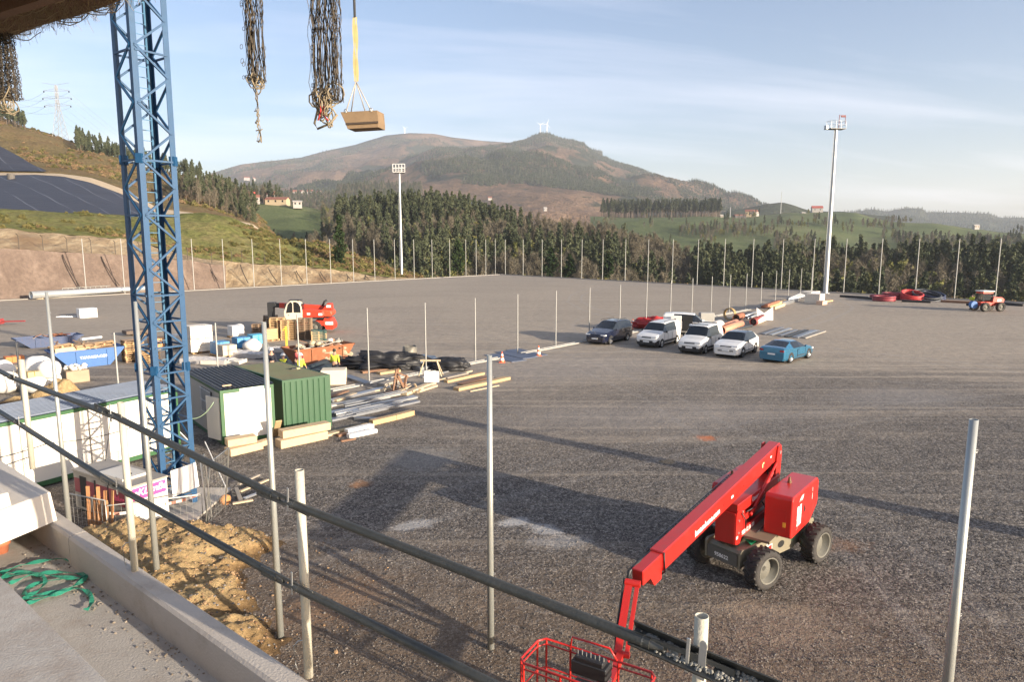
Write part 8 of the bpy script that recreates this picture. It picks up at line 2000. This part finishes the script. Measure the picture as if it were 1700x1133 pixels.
for i, (x0, y0, x1, y1, w_, h_, m, l, nm) in enumerate((
 (575, 627, 612, 640, .5, .15, M_alud, 'bundle of dark grey profiles between the cream box and the first line post', 'profile_bundle'),
 (548, 668, 672, 637, .35, .10, M_alu, 'long silver profile pack behind the timber, first of the long packs', 'profile_bundle'),
 (547, 677, 700, 648, .40, .14, mat('grey_beige_profile', (.42, .39, .34), .6, var=.2), 'long beige-grey profile pack in the middle of the pile', 'profile_bundle'),
 (547, 689, 690, 661, .40, .12, M_alu, 'bright silver profile pack in the middle of the pile', 'profile_bundle'),
 (548, 700, 694, 668, .35, .10, M_alud, 'dark grey profile pack nearest the timber', 'profile_bundle'),
 (556, 694, 650, 676, .25, .22, M_alu, 'short silver profile pack lying on top of the others', 'profile_bundle'),
 (616, 706, 655, 697, .32, .22, M_plk, 'left, shaded half of the strapped yellow timber pack', 'timber_pack'),
 (655, 697, 685, 689, .32, .22, M_plk, 'right half of the strapped yellow timber pack', 'timber_pack'),
 (590, 697, 640, 700, .3, .12, M_alud, 'dark bent profile beside the strapped timber pack', 'profile'),
 (545, 722, 612, 706, .30, .08, M_plk, 'brown-yellow plank beside the green container corner', 'timber_beam'),
 (540, 725, 560, 720, .3, .10, M_plkp, 'short pale plank at the green container corner', 'timber_beam'),
 (575, 722, 618, 712, .30, .22, M_let, 'back one of the two white foam beams', 'foam_beam'),
 (578, 728, 624, 718, .26, .16, M_let, 'front one of the two white foam beams', 'foam_beam'),
 (560, 726, 575, 722, .2, .10, M_plkb, 'brown wood chock left of the white foam beams', 'timber_chock'),
 (566, 734, 590, 730, .15, .06, M_plkb, 'brown wood chock under the white foam beams', 'timber_chock'),
 (671, 657, 720, 638, .35, .16, M_plkp, 'pale plank pack pointing at the white board', 'timber_beam'),
 (690, 653, 724, 642, .25, .10, M_plkp, 'short pale plank beside the pack pointing at the white board', 'timber_beam'),
 (724, 634, 783, 617, .16, .08, M_plkp, 'long pale plank behind the tarpaulin heap', 'timber_beam'),
 (740, 636, 802, 622, .30, .14, M_plk, 'yellow timber pack with a tie, beside the middle post', 'timber_beam'),
 (740, 630, 775, 622, .3, .12, M_plkg, 'grey board pack behind the yellow timber pack', 'timber_beam'),
 (757, 649, 843, 630, .45, .16, M_plk, 'broad yellow timber pack nearest the camera right of the pile', 'timber_beam'),
 (780, 651, 828, 641, .12, .05, M_plkp, 'thin pale lath below the broad yellow timber pack', 'timber_beam'),
 (765, 640, 812, 627, .5, .08, M_plkb, 'flat brown boards between the two yellow timber packs', 'timber_beam'),
 (548, 660, 576, 650, .3, .05, M_plkb, 'brown board in the dark gap behind the profiles', 'timber_beam'),
 (556, 668, 590, 656, .25, .12, M_plkp, 'curled pale board in the dark gap behind the profiles', 'timber_beam'),
 (600, 620, 668, 612, .4, .12, M_plkb, 'brown boards before the black tarpaulin heap', 'timber_beam'),
 (628, 622, 662, 617, .5, .14, M_plk, 'yellowish boards before the black tarpaulin heap', 'timber_beam'),
 (612, 646, 640, 650, .2, .08, M_plkg, 'grey board at the foot of the wooden trestle', 'timber_beam'),
 (632, 644, 660, 636, .5, .22, M_plkg, 'weathered grey timber pack left of the wooden trestle', 'timber_beam'),
 (640, 656, 668, 648, .3, .10, M_plkb, 'dark brown board under the wooden trestle', 'timber_beam'),
 (618, 651, 648, 646, .2, .07, M_plkp, 'thin pale board left of the wooden trestle', 'timber_beam'),
 (700, 628, 760, 614, .2, .08, M_alu, 'silver profile lying beside the white board', 'profile'),
 (660, 606, 706, 616, .8, .25, M_alud, 'dark sheet-metal pack beside the black tarpaulin heap', 'profile_bundle'))):
 beam(x0, y0, x1, y1, w_, h_, m, l, nm, 'timber' if 'timber' in nm or 'plank' in l else 'building material')
for i in range(14):   # loose lengths on top of the long packs
 x0 = rnd(550, 600); f = rnd(0, 1); y0 = 672 + 26 * f + (x0 - 550) * -.21; x1 = x0 + rnd(60, 110); y1 = y0 - (x1 - x0) * .20 - rnd(0, 2)
 beam(x0, y0, x1, y1, .06, .05, random.choice((M_alu, M_alud, M_alu, M_plkp)), 'single loose length lying on top of the long profile packs', 'loose_profile', 'profile', z=.14 + rnd(0, .08), grp='loose lengths on the profile packs')
mb = MB(); g = G(663, 652)
for (a, b_) in (((-.35, 0, .0), (-.15, .1, 1.25)), ((.2, 0, 0), (.35, .3, .9)), ((-.3, .5, 0), (-.1, .5, 1.2)), ((-.3, 0, .9), (.45, .3, .2)), ((.4, -.2, 0), (-.1, .3, .85)), ((-.2, .1, 1.1), (.45, .4, .75))): mb.bar(g + Vector(a), g + Vector(b_), .14, .07)
one('wooden_trestle', 'collapsed wooden trestle standing up out of the timber pile', 'trestle', mb, M_plkb)
mb = MB()
for i in range(9): p0 = g + Vector((rnd(-1.2, 1.1), rnd(-.5, .9), .1)); mb.bar(p0, p0 + Vector((rnd(-.7, .7), rnd(-.5, .5), rnd(.1, .5))), .10, .04)
one('broken_boards', 'broken pale boards jumbled round the wooden trestle', 'boards', mb, M_plkp)
mb = MB(); g = G(717, 642); mb.box((g.x, g.y, .55), (.82, .04, .62), None); one('white_board', 'white board standing against the sawhorse in the timber pile', 'board', mb, M_let)
mb = MB(); g = G(715, 624)
for sx in (-.55, .55):
 for sy in (-.3, .3): mb.bar(g + Vector((sx + sx * .25, sy * 1.3, 0)), g + Vector((sx * .7, sy * .2, .9)), .06, .04)
mb.bar(g + Vector((-.6, 0, .92)), g + Vector((.6, 0, .92)), .12, .1); one('sawhorse', 'wooden sawhorse behind the white board', 'sawhorse', mb, M_plkp)
def lump(px, py, d, m, label, nm, seed, amp=.3, fr=1.5): g = G(px, py); mb = MB(); mb.blob((g.x, g.y, d[2] * .35), d, seed, 44, 22, amp, flat=.7, fr=fr * 1.8); return one(nm, label, 'heap', mb, m)
M_tarp = mat('black_tarpaulin', (0.012, 0.012, 0.014), .55, var=.3, scale=5, bump=.8, bscale=4)
lump(640, 612, (5.0, 1.6, 1.1), M_tarp, 'long crumpled black tarpaulin heap beside the first line post', 'tarpaulin_heap', 3, .35, 2.2)
lump(690, 609, (3.4, 1.6, .8), mat('blue_grey_film', (.10, .13, .18), .35, var=.4, scale=4, bump=.8, bscale=4), 'blue-grey film heap right of the black tarpaulin', 'film_heap', 5, .3, 2.0)
lump(748, 615, (2.3, 1.3, 1.0), M_tarp, 'compact shiny black tarpaulin mound right of the sawhorse', 'tarpaulin_heap', 8, .15, 1.6)
g = G(680.5, 598); mb = MB(); prof = [(.40, 0), (.47, .5), (.52, .95), (.48, .95), (.42, .5), (.30, .1), (0, .1)]
mb.lathe(prof, 20, frame(g, (0, 0, 1), (1, 0, 0))); mb.v = [(x + .05 * math.sin(z * 6 + x * 9), y + .04 * math.cos(z * 7), z + .03 * math.sin(x * 12)) for x, y, z in mb.v]
one('dented_bin', 'dented grey metal bin out beside the timber pile, casting a long shadow', 'bin', mb, mat('bin_grey', (.20, .19, .16), .6, .4, var=.5, scale=4, dirt=.5), origin=g)
def cone(px, py, label, s=1.0):
 g = G(px, py); t = thing('traffic_cone', label, 'traffic cone', tuple(g), 'traffic cones'); h = .72 * s
 mb = MB(); mb.lathe([(.17 * s, .03), (.145 * s, .2 * h)], 16, frame(g, (0, 0, 1), (1, 0, 0))); mb.lathe([(.115 * s, .42 * h), (.085 * s, .62 * h)], 16, frame(g, (0, 0, 1), (1, 0, 0))); mb.lathe([(.06 * s, .8 * h), (.03 * s, h), (0, h)], 16, frame(g, (0, 0, 1), (1, 0, 0))); mb.box((g.x, g.y, .015), (.42 * s, .42 * s, .03)); mb.build('cone_body', mat('cone_orange', (.75, .14, .05), .55), t)
 mb = MB(); mb.lathe([(.145 * s, .2 * h), (.115 * s, .42 * h)], 16, frame(g, (0, 0, 1), (1, 0, 0))); mb.lathe([(.085 * s, .62 * h), (.06 * s, .8 * h)], 16, frame(g, (0, 0, 1), (1, 0, 0))); mb.build('white_band', M_let, t)
cone(833.5, 602, 'orange and white cone beside the middle tall near post'); cone(894, 591, 'orange and white cone between the road plates and the navy car'); cone(1048, 547, 'orange and white cone just behind the navy car, left one'); cone(1050.5, 541, 'orange and white cone behind the other at the navy car', .9); cone(1067, 542, 'red and white cone between the navy car and the red heap')
lump(1091, 546, (4.2, 1.8, 1.25), mat('red_hose', (.38, .02, .02), .5, var=.4, scale=3), 'heap of dark red hose behind the white compact van', 'hose_heap', 9, .25, 2.5)
M_opipe = mat('orange_pipe', (0.50, 0.22, 0.13), .55, var=.12); M_dpipe = mat('dark_pipe', (.04, .045, .05), .5); M_wpipe = mat('white_pipe', (.62, .58, .52), .5, var=.1); M_iron = mat('rusty_pipe', (.28, .11, .06), .8, var=.3)
def pipe_(x0, y0, x1, y1, r_, m, label, nm='pipe', z=0.0, t_=.02, flare=0): a, b_ = G(x0, y0, r_ + z), G(x1, y1, r_ + z); mb = MB(); mb.pipe(a, b_, r_, t_, 20);
def pipeo(x0, y0, x1, y1, r_, m, label, z=0.0, t_=.02, bell=None):
 a, b_ = G(x0, y0, r_ + z), G(x1, y1, r_ + z); mb = MB(); mb.pipe(a, b_, r_, t_, 20)
 if bell: d = (b_ - a).normalized(); mb.pipe(a - d * .3, a + d * .02, r_ * bell, t_, 20)
 return one('pipe', label, 'pipe', mb, m, origin=a)
pipeo(1198, 549, 1230, 538, .34, M_opipe, 'salmon orange pipe lying nearest, right of the tall white van'); pipeo(1196, 545, 1222, 535, .30, M_opipe, 'salmon orange pipe lying behind its twin', .05)
pipeo(1184, 545, 1194, 540, .50, M_wpipe, 'short wide pale pipe ring behind the tall white van', 0, .05)
pipeo(1205, 551, 1248, 541, .12, M_dpipe, 'thin dark pipe lying beside the orange pipes'); pipeo(1208, 547, 1240, 541, .10, M_dpipe, 'thin dark pipe close behind the other thin one')
pipeo(1222, 528, 1232, 524, .36, M_iron, 'rusty brown pipe socket behind the orange pipes', 0, .05); pipeo(1250, 535, 1266, 528, .36, mat('dark_red_socket', (.22, .04, .035), .6), 'pale pipe with a dark red socket, pointing at the blue car', 0, .06); pipeo(1254, 534.5, 1268, 529, .32, M_wpipe, 'pale pipe behind the dark red socket')
pipeo(1236, 525, 1262, 517, .13, M_alu, 'thin silver pipe along the drain line'); pipeo(1240, 529, 1264, 521, .13, M_alu, 'second thin silver pipe along the drain line')
g = G(1210, 532); mb = MB()
for k in range(5): F = frame(g + Vector((0, 0, .62)) + e1 * .07 * k, e1); mb.tube([F @ Vector((rnd(-.02, .02), .58 * math.cos(a), .58 * math.sin(a))) for a in np.linspace(0, 2 * PI, 22)[:-1]], .07, 6, closed=True)
one('hose_coil', 'yellow-brown coil of pipe standing on edge behind the orange pipes', 'coil', mb, mat('ochre_coil', (.36, .24, .10), .6, var=.3))
mb = MB(); g = G(1272, 532); mb.add([(g.x - .9, g.y, .02), (g.x + .7, g.y, .0), (g.x + .7, g.y + .2, 1.35), (g.x - .2, g.y + .1, .7), (g.x - .95, g.y + .25, 1.25), (g.x, g.y + .9, .1)], [(0, 1, 3), (1, 2, 3), (3, 4, 0), (1, 5, 2), (4, 5, 0), (2, 5, 3), (3, 5, 4)]); one('white_sheet', 'crumpled white sheet standing up at the end of the pipes', 'sheet', mb, M_let)
mb = MB(); g = G(1172, 544); mb.box((g.x, g.y, .7), (1.3, .8, 1.4), None, bev=.05); one('grey_cabinet', 'grey cabinet standing behind the tall white van', 'cabinet', mb, M_drain)
for i, (x0, y0, x1, y1, m) in enumerate(((1267, 556, 1299, 545, M_alud), (1279, 557.5, 1312, 546.5, M_alu), (1294, 559, 1322, 549, M_alud), (1305, 560.5, 1339, 549, M_dpipe), (1317, 561.5, 1350, 549.5, M_alud), (1322, 562, 1357, 550, M_alu), (1334, 562.5, 1368, 551, M_kerb))):
 beam(x0, y0, x1, y1, .34, .10, m, 'long flat profile behind the blue car, %s of the seven from the crossover side' % ORD[i], 'flat_profile', 'profile', grp='flat profiles behind the blue car')
for i, (x, y, z) in enumerate(((1266, 512, 0), (1278, 512, 0), (1270, 511, .35), (1276, 511, .35), (1272, 510, .7), (1285, 508, 0))):
 beam(x, y, x + 20, y - 7, .35, .3, M_plk if i % 2 else M_iron, 'rust-brown pipe or timber in the pile on the drain line, %s laid' % ORD[i], 'stacked_timber', 'timber', z=z, grp='timber pile on the drain line')
beam(1283, 514, 1300, 508, .5, .35, M_plkp, 'pale yellow timber block pack right of the rust-brown pile', 'timber_pack', 'timber')
for i in range(4): beam(1294 + i * 4, 508.5 - i * 1.2, 1312 + i * 4, 504 - i * 1.2, .3, .3 + .1 * (i % 2), M_alu, 'silver profile crate in the row right of the timber pile, %s one' % ORD[i], 'profile_crate', 'crate', grp='silver crates on the drain line')
mb = MB(); g = G(1340, 500);
for k in range(6): a = g + Vector((-3.2 + k * .25, 0 + k * .15, .1 + .0 * k)); mb.bar(a + Vector((0, 0, 0)), a + Vector((2.5, .7, .9 - .08 * k)), .25, .05)
one('panel_stack', 'stack of grey formwork panels leaning at the far end of the drain line', 'panels', mb, M_alud)
stack(1352, 503, 1, 6, 1, 1.7, .32, 1.2, M_wrapw, 'yellow-white upright boards right of the leaning panels', on_pallet=False, nm='board_pack')
stack(1344, 494.5, 4, 2, 1, .8, .8, .9, M_wrapw, 'pale wrapped load behind the leaning panels', on_pallet=False)
stack(1364, 506, 2, 1, 1, .8, .8, .5, mat('salmon_block', (.55, .38, .28), .8), 'low salmon-coloured block right of the boards', on_pallet=False); beam(1368, 502, 1380, 500.5, .5, .2, M_plk, 'yellow plank lying at the very right of the drain-line goods')
def coil(px, py, R_, r_, n, m, label, tilt=0, nm='hose_coil', z=0):
 g = G(px, py); mb = MB()
 for k in range(n):
  F = Matrix.Translation(g + Vector((rnd(-.05, .05), 0, r_ + k * r_ * 1.7 + z))) @ Matrix.Rotation(tilt + rnd(-.05, .05), 4, 'X'); mb.tube([F @ Vector((R_ * math.cos(a) * rnd(.97, 1.03), R_ * math.sin(a), 0)) for a in np.linspace(0, 2 * PI, 26)[:-1]], r_, 7, closed=True)
 return one(nm, label, 'coil', mb, m)
M_hred = mat('wine_red_hose', (0.24, 0.035, 0.045), .5, var=.25, scale=2); M_hred2 = mat('bright_red_hose', (0.42, 0.03, 0.03), .5, var=.2)
coil(1467, 500, 1.3, .13, 3, M_hred, 'wine-red hose coil lying flat in front of the others'); coil(1482, 497, 1.3, .13, 4, M_hred, 'wine-red hose coil right behind the front one', nm='hose_coil'); coil(1461, 497, 1.2, .12, 3, M_hred, 'low wine-red hose coil left of the others')
coil(1513, 499, 1.3, .12, 5, M_hred2, 'bright red hose coil tilted beside the black coil', .35); coil(1538, 499, 1.7, .11, 5, M_dpipe, 'big black pipe coil at the far kerb', .35); coil(1549, 498, 1.4, .12, 4, mat('navy_pipe', (.03, .04, .08), .5), 'navy pipe coil behind the big black one', .3)
for i, (x0, y0, x1, y1, m, l) in enumerate(((1395, 493.5, 1440, 496, M_tarp, 'black rolled liner along the far kerb, left of the coils'), (1420, 495, 1466, 499.5, M_tarp, 'second black rolled liner reaching the coils'), (1497, 501.5, 1545, 503.5, M_tarp, 'dark beam lying in front of the bright red coil'), (1562, 502, 1612, 504.5, M_plkb, 'brown roll lying left of the small red loader'), (1664, 506, 1700, 509, M_tarp, 'dark roll lying right of the small red loader'))):
 beam(x0, y0, x1, y1, .5, .3, m, l, 'liner_roll', 'roll')
# == FAR BUILDINGS, PYLONS, TURBINES
M_wh = mat('white_wall', (.38, .35, .32), .8, var=.05); M_ye = mat('cream_wall', (.42, .33, .21), .8, var=.05); M_tile = mat('roof_tiles', (.22, .09, .06), .8, var=.2); M_rtile = mat('red_roof_tiles', (.36, .07, .05), .8, var=.15)
def house(px, py, Y, w_, d_, h, rh, mw, mr, label, rz=.3, nm='farmhouse'):
 p = P(px, py, Y); t = thing(nm, label, 'house', tuple(p)); T = Matrix.Translation(p) @ Matrix.Rotation(rz, 4, 'Z')
 mb = MB(); mb.box((0, 0, h / 2 - 1), (w_, d_, h + 2), T); mb.prism([(-w_ / 2, h), (w_ / 2, h), (0, h + rh)], d_, T) if w_ < d_ else mb.add([(-w_ / 2, -d_ / 2, h), (-w_ / 2, d_ / 2, h), (-w_ / 2, 0, h + rh), (w_ / 2, -d_ / 2, h), (w_ / 2, d_ / 2, h), (w_ / 2, 0, h + rh)], [(0, 1, 2), (3, 5, 4)], T); mb.build('wall', mw, t)
 mb = MB(); o_ = .4
 for sg in (-1, 1):
  q = [(-w_ / 2 - o_, sg * (d_ / 2 + o_), h - rh * o_ / (d_ / 2)), (w_ / 2 + o_, sg * (d_ / 2 + o_), h - rh * o_ / (d_ / 2)), (w_ / 2 + o_, 0, h + rh + .05), (-w_ / 2 - o_, 0, h + rh + .05)]
  mb.add(q + [(x, y, z + .25) for x, y, z in q], [(0, 1, 2, 3), (7, 6, 5, 4), (0, 4, 5, 1), (1, 5, 6, 2), (3, 7, 4, 0)], T)
 mb.build('roof', mr, t)
 n = max(2, int(w_ / 5))
 for k in range(n):
  mb = MB(); mb.box((-w_ / 2 + w_ * (k + .5) / n, -d_ / 2 - .03, h * .55), (1.2, .08, 1.4), T); mb.build('window', M_glass, t)
 return t
house(461, 338, 512, 16, 7, 2.8, 1.6, M_ye, M_tile, 'long cream farm building with a brown roof above the green meadow', -.1)
house(451, 334, 530, 6, 6, 5, 2, M_wh, M_tile, 'small end house left of the long cream farm building', .2)
house(415, 336, 500, 7, 6, 4, 3.2, M_wh, M_rtile, 'white house with a bright red roof among the trees left of the meadow', .3); house(425, 334.5, 505, 5, 5, 3, 1.5, M_wh, M_tile, 'low white outbuilding right beside the red-roofed house', .3)
house(494, 341.5, 500, 6, 5, 2.6, .8, M_wh, M_wh, 'small pale shed just right of the long cream farm building', .3, 'shed')
for i, (x, y, w_, l) in enumerate(((487, 323.5, 14, 'leftmost small white house on the distant green rise'), (499, 323.5, 14, 'second small white house on the distant green rise'), (515, 323, 12, 'third small white house on the distant green rise'), (530, 324.5, 9, 'small pinkish house at the right end of the distant green rise'), (410, 299, 22, 'tiny white farm low on the far mountain slope, left one'), (422, 300, 9, 'tiny white farm low on the far mountain slope, right one'))):
 house(x, y, 1480 if i < 4 else 2750, w_, 9, 6 if i < 4 else 9, 4, M_wh, M_tile, l, rnd(-.5, .5))
house(1243, 358, 905, 9, 7, 5, 2.5, M_ye, M_tile, 'cream farmhouse on the green hill, in sunlight', -.3); house(1253, 357.5, 912, 8, 7, 4.5, 2.2, M_wh, M_tile, 'white farmhouse joined to the cream one on the green hill', .4); house(1227, 362.5, 880, 14, 9, 3.2, 1.4, mat('dark_shed_wall', (.10, .09, .09), .8), M_tile, 'dark long shed in front of the two farmhouses', .1, 'shed')
house(1197, 361.5, 880, 4, 4, 2.6, 1, M_wh, M_wh, 'tiny white hut left of the dark shed on the green hill', .2, 'shed'); house(1356, 351.5, 905, 13, 8, 4.5, 2.6, M_wh, M_rtile, 'white farmhouse with a red roof left of the nearer floodlight mast', -.2); house(1333, 356.5, 890, 5, 4, 2.2, .8, M_wh, M_wh, 'white shed in the field left of the red-roofed farmhouse', .2, 'shed')
house(871, 332, 2300, 8, 7, 5, 2, M_wh, M_tile, 'tiny white house on the brown slope under the peak', .2); house(905, 349, 1300, 6, 5, 3.2, 2, M_wh, M_wh, 'tiny white house showing over the forest crest', .2); house(813, 331, 1300, 7, 5, 3, 2, M_wh, M_tile, 'small white house behind the left part of the forest crest', .2); house(1620, 378.5, 820, 6, 4, 2.4, 1.3, M_wh, M_wh, 'small white house among the hedges at the right', .1)
M_pyl = mat('pylon_grey', (.40, .40, .40), .6, .4)
def pylon(px, py, Y, py_top, label, arms=3, w_=4.0):
 b0 = P(px, py, Y); h = P(px, py_top, Y).z - b0.z; t = thing('pylon', label, 'pylon', tuple(b0), 'electricity pylons'); mb = MB(); r_ = .11
 lv = np.linspace(0, 1, 9); ww = [w_ * (1 - f * 1.25) if f < .6 else w_ * .25 * (1 - (f - .6)) for f in lv]; ww = [max(x, .35) for x in ww]
 for i in range(8):
  for a in range(4):
   s1 = ((-1, -1), (1, -1), (1, 1), (-1, 1)); q = lambda k, j: b0 + Vector((s1[j % 4][0] * ww[k] / 2, s1[j % 4][1] * ww[k] / 2, h * lv[k]))
   mb.cyl(q(i, a), q(i + 1, a), r_, n=4, caps=False); mb.cyl(q(i, a), q(i + 1, a + 1), r_ * .6, n=3, caps=False); mb.cyl(q(i, a + 1), q(i + 1, a), r_ * .6, n=3, caps=False)
 mb.build('tower', M_pyl, t)
 tips = []
 for k, f in enumerate((.62, .76, .89)[:arms]):
  mb = MB(); L_ = w_ * (1.25, 1.35, 1.2)[k]; z = h * f
  for sg in (-1, 1): mb.cyl(b0 + Vector((0, 0, z)), b0 + Vector((sg * L_, 0, z + .2)), r_ * .8, n=4); mb.cyl(b0 + Vector((0, 0, z + 1.4)), b0 + Vector((sg * L_, 0, z + .2)), r_ * .6, n=4); tips.append(b0 + Vector((sg * L_, 0, z - .6)))
  mb.build('cross_arm', M_pyl, t)
  mb = MB()
  for sg in (-1, 1): c = b0 + Vector((sg * L_, 0, z)); mb.blob((c.x, c.y, c.z - .3), (.7, .7, .9), 1, 6, 5, 0)
  mb.build('insulators', M_dark, t)
 mb = MB();
 for sg in (-1, 1): mb.cyl(b0 + Vector((0, 0, h)), b0 + Vector((sg * w_ * 1.3, 0, h + 1.2)), r_ * .7, n=4)
 mb.build('earth_wire_horns', M_pyl, t); return tips
tp = pylon(101, 232, 382, 141, 'tall lattice pylon standing on the skyline of the brown hill', w_=5.6); tp2 = pylon(20, 223, 420, 150, 'thinner pylon partly hidden by the pale net, on the brown hill', w_=2.2)
mb = MB()
for a, b_ in zip(tp, tp2): mb.tube(sag(a, b_, 3.5, 14), .05, 3)
for a in tp: mb.tube(sag(a, a + Vector((-60, 320, -25)), 8, 14), .05, 3)
one('power_lines', 'faint power lines slung from the lattice pylon', 'power lines', mb, M_pyl)
for i, (px, y0, y1, Y, lb) in enumerate(((1296, 352, 318, 905, 'thin grey mast on the skyline left of the red-roofed farmhouse'), (1212, 360, 344, 900, 'small thin pole beside the dark shed'))):
 b0 = P(px, y0, Y); tpz = P(px, y1, Y).z; mb = MB(); mb.cyl((b0.x, b0.y, b0.z - 2), (b0.x, b0.y, tpz), .5, .3, 8); one('telecom_mast', lb, 'mast', mb, M_pyl)
M_turb = mat('turbine_white', (.8, .8, .8), .5, var=.02)
def turbine(px, py, Y, py_hub, R_, ph, label):
 b0 = P(px, py, Y); hz = P(px, py_hub, Y).z; t = thing('wind_turbine', label, 'wind turbine', tuple(b0), 'wind turbines on the mountain'); mb = MB(); mb.cyl((b0.x, b0.y, b0.z - 10), (b0.x, b0.y, hz), 2.2, 1.4, 10); mb.build('tower', M_turb, t)
 for k in range(3): mb = MB(); a = ph + 2.0944 * k; mb.cyl((b0.x, b0.y - 3, hz), (b0.x + R_ * math.cos(a), b0.y - 3, hz + R_ * math.sin(a)), 1.3, .4, 5); mb.build('blade', M_turb, t)
 mb = MB(); mb.cyl((b0.x, b0.y - 5, hz), (b0.x, b0.y + 5, hz), 2.6, n=8); mb.build('nacelle', M_turb, t)
turbine(897, 224, 3600, 207, 24, .5, 'left one of the two turbines on the mountain peak'); turbine(908, 222, 3600, 206, 27, 1.2, 'right, taller one of the two turbines on the mountain peak'); turbine(672, 225, 4700, 213, 22, .3, 'lone faint turbine on the back ridge of the mountain')
# -- haze
def haze():
 mb = MB(); mb.box((0, 4200, 290), (10800, 9400, 650))
 m = bpy.data.materials.new('haze_air'); m.use_nodes = True; t = m.node_tree
 for n in list(t.nodes): t.nodes.remove(n)
 o_ = t.nodes.new('ShaderNodeOutputMaterial'); v = t.nodes.new('ShaderNodeVolumePrincipled')
 v.inputs['Color'].default_value = (0.84, 0.90, 1.0, 1); v.inputs['Density'].default_value = 1.1e-4; v.inputs['Anisotropy'].default_value = 0.1
 t.links.new(v.outputs[0], o_.inputs['Volume'])
 o = mb.build('haze', m); o['kind'] = 'stuff'
 return o
haze()
